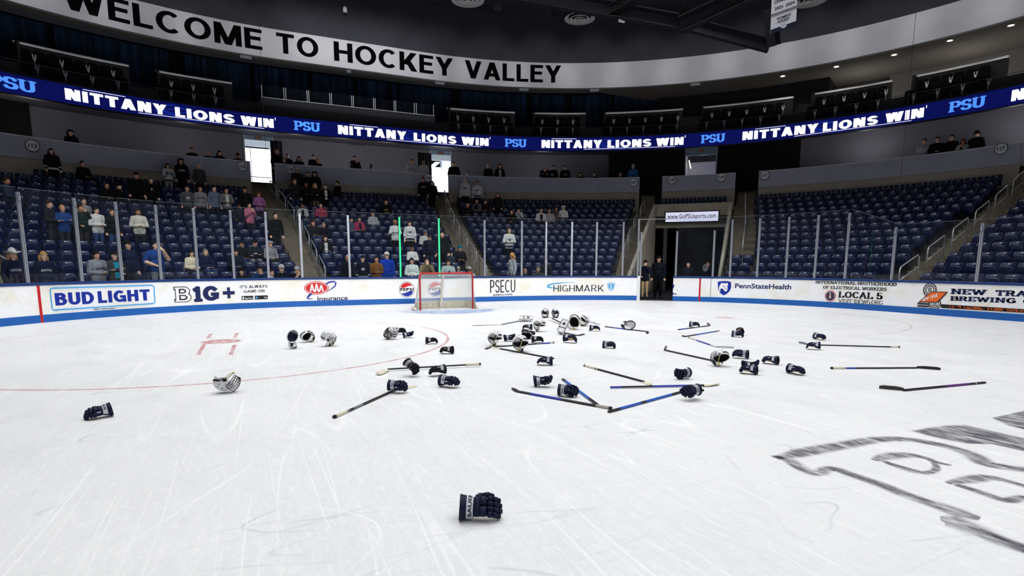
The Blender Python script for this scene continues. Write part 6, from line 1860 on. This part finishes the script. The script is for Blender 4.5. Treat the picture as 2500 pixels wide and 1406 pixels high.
def glove_parts(curl, mirror=False):
    """(name, mesh, kind of material) of one glove, fingers along +x, back of the hand up, thumb at +y."""
    out = []
    mb = MB(); mb.sell((.05, 0, .026), (.07, .048, .014), None, .5, .6); out.append(('palm', mb, 'tan'))
    mb = MB()
    mb.sell((.018, 0, .06), (.026, .06, .03), None, .45, .5); mb.sell((.066, .03, .064), (.032, .029, .027), None, .45, .5); mb.sell((.066, -.03, .064), (.032, .029, .027), None, .45, .5)
    mb.sell((.05, 0, .045), (.062, .055, .026), None, .5, .6)
    out.append(('back_pad', mb, 'shell'))
    for i in range(4):
        y = -.046 + .0307 * i; L_ = (.9, 1.02, 1.06, .95)[3 - i]
        mb = MB(); p = Vector((.1, y, .062)); a = -.1
        for j, (l, w, h) in enumerate(((.046, .0168, .024), (.04, .0165, .0225), (.034, .0155, .02))):
            a -= (.1, .42, .55)[j] * curl
            l *= L_
            dv = Vector((math.cos(a), 0, math.sin(a)))
            c = p + dv * (l * .5); mb.sell(c, (l * .56, w, h), Euler((0, -a, 0)), .5, .6, 10, 6); p = p + dv * l
        out.append(('finger', mb, 'shell'))
    mb = MB(); mb.sell((.03, .062, .046), (.036, .018, .024), Euler((0, 0, .25)), .5, .6); mb.sell((.085, .075, .04), (.032, .0165, .022), Euler((0, .1, .1)), .5, .6); mb.sell((.128, .074, .034), (.022, .0145, .018), Euler((0, .3, -.15)), .6, .7); out.append(('thumb', mb, 'shell'))
    mb = MB(); n = 22; xs = (.0, -.03, -.07, -.11, -.128)
    vs, fs = [], []
    for side in (0, 1):
        for j, x in enumerate(xs):
            t = -x / .128
            ry, rz_ = .057 + .019 * t - .009 * side, .041 + .024 * t - .009 * side
            for i in range(n):
                th = 2 * math.pi * i / n; vs.append((x + .012 * math.sin(th) * t, ry * math.cos(th), .05 + rz_ * math.sin(th)))
    m = len(xs) * n
    for j in range(len(xs) - 1):
        for i in range(n):
            a, b = j * n + i, j * n + (i + 1) % n
            fs.append((a, a + n, b + n, b)); fs.append((m + a, m + b, m + b + n, m + a + n))
    for i in range(n):
        a, b = (len(xs) - 1) * n + i, (len(xs) - 1) * n + (i + 1) % n; fs.append((a, m + a, m + b, b))
    mb.v = list(vs); mb.f = [list(f) for f in fs]; mb.m = [1 if min(f) >= m else 0 for f in fs]; mb.sm = [True] * len(fs)
    out.append(('cuff', mb, 'cuff'))
    mb = MB()
    def cuffp(x, th, e):
        t = -x / .128; return (x + .012 * math.sin(th) * t, (.057 + .019 * t + e) * math.cos(th), .05 + (.041 + .024 * t + e) * math.sin(th))
    th0, th1 = math.radians(-25), math.radians(205); k = 20
    vs = [cuffp(x, th0 + (th1 - th0) * i / k, .0035) for i in range(k + 1) for x in (-.014, -.07)]
    mb.add(vs, [(2 * i, 2 * i + 1, 2 * i + 3, 2 * i + 2) for i in range(k)], 0, True); out.append(('cuff_band', mb, 'white'))
    mb = MB(); pts, f2 = text2d('BAUER', .02, 1.05)
    mb.add([cuffp(-.024 - .034 * v, math.radians(160) - math.radians(140) * ((1 - u) if mirror else u), .0055) for u, v in pts], f2, 0); out.append(('lettering', mb, 'ink'))
    mb = MB(); mb.sell((.04, .0815, .062), (.03, .0025, .0045)); out.append(('thumb_tag', mb, 'white'))
    return out
GL_CACHE = {}
def glove(box, yaw, roll, label, colour='navy', curl=1.0, pitch=-3, mirror=False, z=.003, band_=True, lim=(.85, 1.2)):
    key = (colour, curl, mirror, band_)
    if key not in GL_CACHE:
        shell = GNV if colour == 'navy' else GBK
        M_ = {'tan': GTN if colour == 'navy' else GBK, 'shell': shell, 'cuff': [shell, GND], 'white': GWH, 'ink': INK}
        pr = []
        for nm, mb, kd in glove_parts(curl, mirror):
            if not band_ and nm in ('cuff_band', 'lettering'): continue
            mb.v = [(x * .84, y * 1.12, zz * 1.3) for x, y, zz in mb.v]
            if mirror: mb.v = [(x, -y, zz) for x, y, zz in mb.v]; mb.f = [list(reversed(f)) for f in mb.f]
            pr.append((nm, mb.mesh(nm, M_[kd])))
        GL_CACHE[key] = pr
    r = thing('hockey_glove', label, 'glove', (0, 0, 0), None, 'gloves thrown on the ice')
    band_o = None
    for nm, me in GL_CACHE[key]:
        if nm == 'lettering' and band_o is not None: link(nm, me, band_o)
        else:
            o = link(nm, me, r)
            if nm == 'cuff_band': band_o = o; o['label'] = 'white cuff band with dark letters'
            if nm == 'palm' and colour == 'navy': o['label'] = 'tan palm'
    fit(r, box, yaw, roll, pitch, z, lim); return r

HWH = mat('helmet_white', (222, 223, 226), .3)
HBK = mat('helmet_black', (14, 14, 17), .45)
HIN = mat('helmet_foam', (30, 30, 34), .9)
CAGE = mat('cage_steel', (22, 22, 26), .4, .5)
STRAP = mat('chin_strap', (206, 192, 140), .7)
def patterned(name, a, b, sc, c3=None):
    m = mat(name, a, .35); nt = m.node_tree; N = nt.nodes.new; L = nt.links.new
    tc = N('ShaderNodeTexCoord'); n = N('ShaderNodeTexNoise'); n.inputs['Scale'].default_value = sc; n.inputs['Detail'].default_value = 2; n.inputs['Distortion'].default_value = 1.5
    r = N('ShaderNodeValToRGB'); r.color_ramp.interpolation = 'CONSTANT'; r.color_ramp.elements[0].color = srgb(*a); r.color_ramp.elements[1].position = .5; r.color_ramp.elements[1].color = srgb(*b)
    if c3: e = r.color_ramp.elements.new(.6); e.color = srgb(*c3)
    L(tc.outputs['Object'], n.inputs['Vector']); L(n.outputs['Fac'], r.inputs['Fac']); L(r.outputs['Color'], nt.nodes['Principled BSDF'].inputs['Base Color'])
    return m
MASKM = patterned('mask_paint', (212, 212, 214), (26, 28, 34), 14, (44, 66, 130))
MASKN = patterned('mask_paint_grey', (216, 216, 216), (40, 40, 46), 20)
def helmet_parts():
    out = []
    # shell: a dome lower at the back, open below
    n, m = 26, 9; vs, fs = [], []
    for side in (0, 1):
        e = .011 * side
        for j in range(m + 1):
            for i in range(n):
                th = 2 * math.pi * i / n; c, s = math.cos(th), math.sin(th)
                low = -.055 - .035 * max(0, -c) + .075 * max(0, c) ** 2
                ph0 = math.asin(max(-.95, min(.9, low / .12)))
                ph = math.pi / 2 + (ph0 - math.pi / 2) * j / m
                rx = .138 * (1.06 if c < 0 else 1.0) - e
                vs.append((rx * math.cos(ph) * c if ph > 0 else rx * c * (1 + .08 * ph), (.106 - e) * (math.cos(ph) if ph > 0 else 1 + .1 * ph) * s, (.122 - e) * math.sin(ph)))
    q = (m + 1) * n; mb = MB(); of, inn = [], []
    for j in range(m):
        for i in range(n):
            a, b = j * n + i, j * n + (i + 1) % n
            of.append((a, a + n, b + n, b)); inn.append((q + a, q + b, q + b + n, q + a + n))
    rim = [(m * n + i, q + m * n + i, q + m * n + (i + 1) % n, m * n + (i + 1) % n) for i in range(n)]
    mb.v = vs; mb.f = [list(f) for f in of + rim + inn]; mb.m = [0] * (len(of) + len(rim)) + [1] * len(inn); mb.sm = [True] * len(mb.f)
    out.append(('shell', mb, 'shell'))
    mb = MB()
    for s in (-1, 1):
        for x, z, l in ((.05, .07, .022), (-.01, .085, .024), (-.07, .07, .02), (.03, .035, .016), (-.05, .035, .018), (.075, .03, .012)):
            y = .106 * math.sqrt(max(0, 1 - (x / .14) ** 2 - (z / .122) ** 2)); mb.sell((x, s * y, z), (l * .62, .006, .0055), Euler((-s * .6, 0, 0)), 1, 1, 8, 4)
        mb.disc((.012, s * .109, -.035), (0, s, 0), .026, 16, 0, .03)
    out.append(('vents', mb, 'dark'))
    mb = MB(); mb.tube([(-.147 * math.cos(a), .111 * math.sin(a), -.02) for a in [math.radians(-70 + 14 * i) for i in range(11)]], .009, 6, 0, True, (1.5, .6)); out.append(('rear_band', mb, 'dark'))
    mb = MB(); 
    for s in (-1, 1): mb.tube([(.0, s * .108, -.04), (.05, s * .1, -.11), (.095, s * .05, -.14)], .006, 5)
    mb.sell((.1, 0, -.145), (.02, .045, .014), None, .8); out.append(('chin_strap', mb, 'strap'))
    return out
def cage_mesh():
    mb = MB()
    def cp(a, t): # a: sideways angle, t: 0 top .. 1 chin
        w = .112 - .03 * t * t; z = .03 - .2 * t
        bul = .15 + .03 * math.sin(math.pi * t) - .03 * t
        return Vector((.02 + (bul - .02) * math.cos(a) ** .8, w * math.sin(a) * 1.05, z))
    A = [math.radians(-84 + 168 * i / 12) for i in range(13)]
    for j in range(7):
        t = j / 6; mb.tube([cp(a, t) for a in A], .004 if j in (0, 6) else .0028, 5)
    for i in range(0, 13, 1):
        if i in (0, 12): continue
        mb.tube([cp(A[i], j / 6) for j in range(7)], .0028, 5)
    for i in (0, 12): mb.tube([cp(A[i], j / 6) for j in range(7)], .005, 5)
    mb.sell(cp(0, .97) - Vector((.02, 0, 0)), (.02, .05, .016), None, .7)
    return mb.mesh('cage', CAGE)
ME_CAGE = cage_mesh(); HP = {}
def helmet(box, yaw, roll, pitch, label, kind='white', cage=True, flip=0.0, number=None, z=.003, lim=(.85, 1.25)):
    if kind not in HP:
        M_ = {'shell': [{'white': HWH, 'mask': MASKM, 'maskg': MASKN, 'black': HBK}[kind], HIN], 'dark': HBK, 'strap': STRAP}
        HP[kind] = [(nm, mb.mesh(nm, M_[k])) for nm, mb, k in helmet_parts()]
    nm_ = 'goalie_mask' if kind.startswith('mask') else 'hockey_helmet'
    r = thing(nm_, label, 'helmet', (0, 0, 0), None, 'helmets and masks thrown on the ice')
    for nm, me in HP[kind]: link(nm, me, r)
    if kind.startswith('mask'):
        mb = MB()                                        # moulded face shell round the cage
        n = 20; vs, fs = [], []
        for i in range(n + 1):
            a = math.radians(-100 + 200 * i / n)
            for w, z0 in ((.0, .02), (.0, -.06), (.0, -.13), (.0, -.17)):
                k = 1 - .35 * max(0, (-z0 - .06) / .11); vs.append((.01 + .15 * math.cos(a) * k, .112 * math.sin(a) * k, z0))
        for i in range(n):
            if 6 <= i <= 13: rows = (2,)
            else: rows = (0, 1, 2)
            for j in rows: fs.append((4 * i + j, 4 * i + j + 1, 4 * i + j + 5, 4 * i + j + 4))
        mb.add(vs, fs, 0, True); mb.build('face_shell', MASKM if kind == 'mask' else MASKN, r)
    if cage:
        c = link('cage', ME_CAGE, r); 
        if flip: c.location = (.03 * math.sin(flip), 0, .02); c.rotation_euler = (0, -flip, 0)
    if number:
        mb = MB(); pts, f2 = text2d(number, .03)
        mb.add([(.0 - .055 * u, .108 * math.sqrt(max(0, 1 - ((.0 - .055 * u) / .15) ** 2)) + .009, -.06 + .05 * v) for u, v in pts], f2)
        mb.build('number', HBK, r)
    fit(r, box, yaw, roll, pitch, z, lim); return r

SBK = mat('stick_black', (16, 16, 19), .35); SBL = mat('stick_blue', (18, 48, 170), .35); SLB = mat('stick_light_blue', (30, 90, 190), .35)
STW = mat('stick_tape_white', (218, 212, 192), .8, var=.1, scale=60); SPU = mat('stick_purple', (92, 32, 120), .35); SGR = mat('stick_grey', (120, 124, 134), .5); SSI = mat('stick_pale', (196, 200, 210), .4)
def stick(butt, heel, toe, label, bands=(), grip=None, blade=None, z=.014, base=None, bw=.07, upright=False, wide=.029, cap=SBK, zb=None):
    a, b, c = ice(*butt), ice(*heel), ice(*toe)
    r = thing('hockey_stick', label, 'hockey stick', (a + b) / 2, None, 'sticks dropped on the ice')
    o = r.location.copy(); zz = Vector((0, 0, z)); za = zz; zb_ = Vector((0, 0, zb if zb is not None else z))
    t = (b - a).normalized(); nrm = Vector((-t.y, t.x, 0))
    mats_ = [base or SBK, SBL, SLB, SPU, SGR, STW, SSI, SBK]
    edges = sorted({0.0, 1.0, *[q for x in bands for q in x[:2]]})
    mb = MB()
    for e0, e1 in zip(edges[:-1], edges[1:]):
        mi = 0
        for x0, x1, m_ in bands:
            if x0 <= (e0 + e1) / 2 <= x1: mi = max(i for i, q in enumerate(mats_) if q == m_)
        p, q = (a + za).lerp(b + zb_, e0) - o, (a + za).lerp(b + zb_, e1) - o
        vs = []
        for w in (p, q):
            for u, v in ((-.35, -1), (.35, -1), (.5, -.6), (.5, .6), (.35, 1), (-.35, 1), (-.5, .6), (-.5, -.6)): vs.append(w + nrm * (u * wide) + Vector((0, 0, v * .0105)))
        mb.add(vs, [tuple((k, (k + 1) % 8, 8 + (k + 1) % 8, 8 + k)) for k in range(8)] + [tuple(reversed(range(8))), tuple(range(8, 16))], mi)
    mb.build('shaft', mats_, r)
    if grip:
        mb = MB(); p, q = (a + za) - o, (a + za).lerp(b + zb_, grip[0]) - o
        mb.tube([p, q], .0205, 8, 0, True); q = mb.build('grip_tape', grip[1], r)
        if grip[1] is STW: q['label'] = 'white tape'
        mb = MB(); mb.tube([p - t * .01, p + t * .015], .0225, 8); mb.build('butt_end', cap, r)
    # blade: tapered, curved slab from heel to toe
    d = (c - b); L_ = d.length; dd = d.normalized(); sd = Vector((-dd.y, dd.x, 0))
    if sd.dot(t) < 0: sd = -sd
    mb = MB(); n = 6; vs = []
    for i in range(n + 1):
        u = i / n; p = b.lerp(c, u) - o + sd * (.03 * math.sin(u * 1.4) * .6 * (1 if not upright else 1))
        w = bw * (.6 + .4 * math.sin(min(1, u * 2.2 + .2) * math.pi / 2)) * (1 if u < .85 else .75)
        up = Vector((0, 0, 1)) if upright else (sd * .96 + Vector((0, 0, .28 * u)))
        hn = sd if upright else Vector((0, 0, 1))
        z0 = Vector((0, 0, .006)) if upright else Vector((0, 0, z * .6))
        for v_, h in ((0, -.004), (0, .004), (1, .004), (1, -.004)):
            vs.append(p + z0 + up * (v_ * w - (0 if upright else w * .5)) + hn * h)
    fs = []
    for i in range(n):
        for k in range(4): fs.append((4 * i + k, 4 * i + (k + 1) % 4, 4 * i + 4 + (k + 1) % 4, 4 * i + 4 + k))
    fs += [(3, 2, 1, 0), tuple(4 * n + k for k in range(4))]
    mb.add(vs, fs, 0, True); q = mb.build('blade', blade or SBK, r)
    if blade is STW: q['label'] = 'white taped blade'
    return r
# sticks
stick((817, 1021), (968, 953), (1018, 945), 'black stick with white grip tape slanting to the glove nearest the red circle', ((.16, .2, SGR), (.26, .4, SGR)), (.16, STW), STW)
stick((1172, 895), (946, 906), (926, 917), 'black stick with white taped blade lying under two black gloves', (), (.16, STW), STW, bw=.1, z=.04, zb=.03)
stick((1428, 895), (1572, 934), (1584, 941), 'black stick with long white grip and small white blade', ((.22, .24, STW),), (.2, STW), STW, bw=.08)
stick((1490, 949), (1718, 944), (1750, 938), 'blue and black stick lying level, white taped blade, under a glove', ((.0, .12, SBL), (.45, .82, SBL)), None, STW, bw=.1, z=.02)
stick((1486, 1008), (1682, 954), (1719, 955), 'blue stick pointing from the corner of the wide V to the glove', ((.12, .36, SLB), (.42, .75, SLB)), None, SBK, wide=.034)
stick((1491, 1000), (1265, 958), (1257, 949), 'blue and black stick with grey tape, lower left side of the V', ((.5, .85, SBL),), (.14, mat('stick_tape_grey', (176, 170, 160), .8)), SBK, wide=.034)
stick((1374, 928), (1459, 991), (1426, 984), 'short blue stick slanting steeply across the tape of another', ((.1, .3, SLB), (.5, .8, SLB)), None, SBK, wide=.034)
stick((2404, 936), (2206, 955), (2146, 949), 'black stick with purple sheen, lone on the bare ice', ((.12, .13, STW), (.2, .5, SPU)), None, mat('blade_carbon', (48, 46, 48), .6, var=.2, scale=20), bw=.05, wide=.036, upright=True)
stick((2030, 901), (2238, 900), (2296, 905), 'slim stick with cream and blue grip and long curved black blade', ((.0, .02, SBK), (.17, .28, SBL)), (.16, STW), SBK, upright=True, bw=.045, wide=.022)
stick((2195, 849), (1972, 843), (1952, 838), 'thin black stick running out from under a glove, short white grip', (), (.09, STW), SGR, upright=True, bw=.04, wide=.022)
stick((1748, 884), (1622, 856), (1630, 850), 'black stick ending under the white helmet with cage', (), None, SBK, upright=True, bw=.05, wide=.03)
stick((1754, 809), (1672, 823), (1666, 822), 'short blue stick with white butt, one arm of the small V', ((.1, .7, SLB),), (.05, STW), SBK, upright=True, bw=.03, wide=.026)
stick((1683, 826), (1750, 849), (1792, 851), 'pale stick, other arm of the small V', ((.3, .8, SBL),), (.14, STW), SSI, base=SSI, upright=True, bw=.04, wide=.022)
stick((1655, 806), (1733, 796), (1724, 792), 'small dark stick beneath the distant lone glove', ((.05, .25, SBL), (.5, .7, SGR)), None, SBK, upright=True, bw=.05, wide=.024)
stick((1479, 799), (1582, 811), (1577, 815), 'blue and black stick lying before the white catching glove', ((.15, .6, SBL),), (.12, SGR), SBK, bw=.06, wide=.026)
stick((1351, 838), (1196, 849), (1188, 853), 'black and blue stick pinned under the caged helmet', ((.05, .2, SBL), (.2, .28, SGR)), (.06, STW), SBK, bw=.06, wide=.026)
stick((1352, 877), (1222, 853), (1196, 849), 'black stick with white blade running to a dark glove', (), None, STW, bw=.06, wide=.03)
stick((1276, 783), (1226, 793), (1153, 795), 'grey goalie stick with pale blade beside the blocker', ((.3, .95, SGR),), None, STW, base=SGR, bw=.09, wide=.06)
stick((1340, 781), (1388, 800), (1404, 806), 'white goalie stick across the middle of the pile', ((.2, .8, SBK),), None, SSI, base=SSI, bw=.08, z=.09, zb=.03, wide=.05)
stick((1418, 781), (1452, 790), (1462, 793), 'short white shaft poking out behind the pile', (), (.3, STW), SSI, base=SSI, z=.03, wide=.04)
stick((1372, 812), (1406, 820), (1421, 816), 'black blade and shaft end under the glove below the pile', (), None, HBK, bw=.16, wide=.04)
# gloves
glove((1120, 1201, 1227, 1268), -6, 52, 'navy glove alone on the bare front ice, back of hand up, white lettered cuff band', curl=.7, mirror=False, pitch=0)
glove((204, 983, 277, 1025), 188, -8, 'navy glove alone near the red circle, fingers curled down, tan strip', curl=1.1, pitch=2)
glove((948, 928, 993, 954), -20, 20, 'navy glove with white cuff on the slanting black stick', curl=1.5, mirror=True, z=.02)
glove((1070, 914, 1123, 943), -28, 8, 'navy glove with palm down beside the pair of black gloves', curl=.8, mirror=True)
glove((986, 879, 1022, 911), -50, 20, 'black glove with white cuff band folded over the black stick', 'black', 1.4, pitch=25, z=.03)
glove((1052, 889, 1085, 913), 200, 20, 'black glove with open cuff towards the stick grip', 'black', 1.2, z=.02)
glove((1302, 915, 1349, 943), -5, 150, 'navy glove lying palm up with tan palm showing', curl=1.1)
glove((1359, 938, 1415, 969), -15, 45, 'navy glove with large dark letters on its white cuff, inside the blue sticks', curl=1.1, mirror=True)
glove((1650, 896, 1684, 927), 235, -100, 'navy glove standing with tan palm facing out, above the level blue stick', curl=1.3)
glove((1664, 937, 1709, 971), 230, -40, 'navy glove lying across the two blue sticks', curl=1.1, z=.04)
glove((1924, 888, 1961, 912), -35, -10, 'navy glove with palm down, set apart beyond the pair of lettered gloves', curl=1.0, mirror=True)
glove((1862, 868, 1901, 891), 160, 15, 'navy glove with open dark cuff turned to view, lone', curl=1.1)
glove((1806, 891, 1850, 915), 165, 15, 'navy glove with open cuff and lettered white band, front of a pair', curl=1.1)
glove((1814, 881, 1850, 899), 20, 160, 'navy glove with tan palm, back of a pair', curl=1.2, z=.01)
glove((1788, 852, 1828, 877), 175, -32, 'navy glove with spread fingers beside the white helmet', curl=.6, mirror=True)
glove((1967, 834, 2004, 852), 185, 10, 'navy glove gripping the long thin stick', curl=1.4, z=.015)
glove((1989, 810, 2012, 830), -40, 0, 'small far navy glove above the long thin stick', curl=1.0)
glove((1786, 806, 1816, 823), -10, 20, 'navy glove with open cuff, front of the far pair', curl=1.2)
glove((1796, 799, 1818, 817), 100, 150, 'navy glove with tan palm, back of the far pair', curl=1.3, z=.01)
glove((1683, 783, 1708, 798), -10, 5, 'distant lone navy glove over the small dark stick', curl=1.1)
glove((1472, 831, 1502, 850), -15, 15, 'navy glove with open black cuff, alone between pile and helmet', curl=1.2)
glove((1313, 870, 1347, 891), 175, 10, 'navy glove with white band at the end of a black stick', curl=1.0)
glove((1075, 845, 1107, 863), 160, 10, 'dark glove with open cuff just inside the circle line', 'black', 1.2)
glove((1042, 822, 1066, 840), 10, -10, 'black glove on the red circle line', 'black', 1.4)
glove((983, 809, 1009, 823), 0, 160, 'navy glove with tan palm beside the painted mask', curl=1.2)
glove((965, 799, 992, 815), -10, -30, 'black glove with white band leaning on the painted mask', 'black', 1.1, z=.02)
glove((1233, 815, 1254, 832), 10, 150, 'navy glove with tan palm touching a white helmet', curl=1.2)
glove((1373, 814, 1410, 836), -20, -30, 'navy glove with white band, fist closed, below the pile', curl=1.6, mirror=True, z=.01)
glove((1439, 792, 1465, 808), 0, -10, 'navy glove with lettered white cuff at the far end of the pile', curl=1.1)
glove((1277, 790, 1298, 805), 170, 10, 'navy glove at the near end of the pile, by the cage', curl=1.2)
glove((1302, 819, 1323, 837), 10, -20, 'black glove with gold mark behind the caged helmet', 'black', 1.3)
glove((1272, 806, 1291, 823), 80, 20, 'black glove standing behind the caged helmet, taller', 'black', 1.2, pitch=-30)
glove((1287, 810, 1302, 824), 60, 10, 'small black glove piled between two others behind the caged helmet', 'black', 1.4, pitch=-20)
# helmets and masks
helmet((516, 910, 592, 954), -8, 165, 8, 'white helmet numbered 25 resting upside down on the red circle line', flip=.5, number="25'", lim=(.8, 1.3))
helmet((730, 807, 770, 835), 30, -70, 5, 'white helmet on its side, middle of the three by the navy catching glove')
helmet((773, 812, 832, 838), -10, 15, 12, 'white helmet with cage hanging out, last of three pieces in a row', flip=-.3)
helmet((936, 798, 972, 829), 215, -40, -25, 'painted mask with cream strap, propped on a black glove', 'maskg')
helmet((1729, 857, 1786, 891), 195, 60, 25, 'white helmet with cage resting on the end of a black stick', flip=.3)
helmet((1184, 811, 1233, 839), 200, 25, 12, 'white helmet with cage touching ice, beside a glove, near the pile', flip=-.2)
helmet((1244, 822, 1298, 854), 205, 40, 15, 'white helmet with broad black cage lying over a stick', flip=-.3)
helmet((1297, 781, 1337, 805), 190, 20, 10, 'white helmet at the near end of the big pile')
helmet((1388, 766, 1416, 806), 90, 10, 72, 'white helmet on end with its dark inside showing, top of the pile', cage=False, lim=(.8, 1.6))
helmet((1414, 767, 1438, 797), 60, 20, 60, 'white helmet with dark cage leaning behind the pile')
helmet((1321, 753, 1341, 775), 260, 0, 0, 'grey painted goalie mask standing face out, first of two', 'maskg')
helmet((1345, 754, 1366, 775), 300, 0, 0, 'blue and grey painted goalie mask, second of two', 'mask')
# goalie gloves and blockers
PADM = mat('goalie_white', (218, 218, 222), .5, var=.04, scale=20)
def blocker(box, yaw, roll, pitch, label, big=False):
    r = thing('goalie_blocker', label, 'goalie glove', (0, 0, 0), None, 'goalie gloves on the ice')
    mb = MB(); mb.sell((0, 0, .07), (.19, .1, .022), None, .35, .3); mb.sell((.17, 0, .085), (.03, .098, .02), Euler((0, -.5, 0)), .4, .4); mb.build('board', PADM, r)
    mb = MB()
    for y in (-.09, .09): mb.box((0, y, .094), (.36, .012, .004))
    mb.box((-.06, 0, .094), (.02, .18, .004)); mb.disc((.05, 0, .096), (0, 0, 1), .04, 14); mb.build('trim', HBK, r)
    mb = MB(); mb.sell((-.03, 0, .035), (.12, .065, .035), None, .6, .7)
    for i in range(4): mb.sell((.1, -.045 + .03 * i, .035), (.045, .015, .02), None, .6, .7, 10, 6)
    mb.build('hand', GBK, r)
    mb = MB(); mb.tube([(-.12, 0, .04), (-.2, 0, .045)], [.055, .07], 14, 0, False); mb.build('cuff', PADM, r)
    fit(r, box, yaw, roll, pitch, .003, (.6, 1.4)); return r
blocker((1268, 769, 1301, 786), 0, 20, 0, 'white goalie blocker at the end of the grey goalie stick')
blocker((1356, 781, 1395, 812), 55, 20, -50, 'pale goalie blocker with dark emblem propped up in the pile')
def trapper(box, yaw, roll, pitch, label, dark):
    r = thing('goalie_catching_glove', label, 'goalie glove', (0, 0, 0), None, 'goalie gloves on the ice')
    A, B = (GNV, PADM) if dark else (PADM, HBK)
    mb = MB(); n, m = 24, 6; vs, fs = [], []
    for side in (0, 1):
        for j in range(m + 1):
            k = j / m
            for i in range(n):
                th = 2 * math.pi * i / n; rr = k * (.15 + .03 * math.cos(th))
                vs.append((rr * math.cos(th), rr * .82 * math.sin(th), .03 + .1 * k * k + (.02 if side else 0)))
    q = (m + 1) * n
    for j in range(m):
        for i in range(n):
            a, b = j * n + i, j * n + (i + 1) % n; fs += [(a, a + n, b + n, b), (q + a, q + b, q + b + n, q + a + n)]
    for i in range(n): a, b = m * n + i, m * n + (i + 1) % n; fs.append((a, q + a, q + b, b))
    mb.add(vs, fs, 0, True); mb.build('pocket', A, r)
    mb = MB(); mb.tube([((.15 + .03 * math.cos(t)) * math.cos(t), (.15 + .03 * math.cos(t)) * .82 * math.sin(t), .14) for t in [2 * math.pi * i / 24 for i in range(25)]], .012, 8, 0, False); mb.build('rim', B, r)
    mb = MB()
    for i in range(7): mb.tube([(.08 + .012 * i, -.09 + .03 * i, .115), (.15, -.08 + .027 * i, .15)], .005, 5)
    mb.build('laces', B if dark else HBK, r)
    mb = MB(); mb.tube([(-.1, 0, .06), (-.2, 0, .05)], [.07, .085], 16, 0, False); mb.build('cuff', A, r)
    mb = MB(); mb.sell((-.15, .0, .1), (.07, .09, .025), Euler((0, .1, 0)), .5, .5); mb.build('cuff_pad', B, r)
    fit(r, box, yaw, roll, pitch, .003, (.5, 1.2)); return r
trapper((695, 810, 734, 845), 70, 0, -62, 'navy goalie catching glove with white rim, first of three in a row', True)
trapper((1516, 782, 1553, 806), 320, 50, 10, 'white and black goalie catching glove behind a blue stick', False)
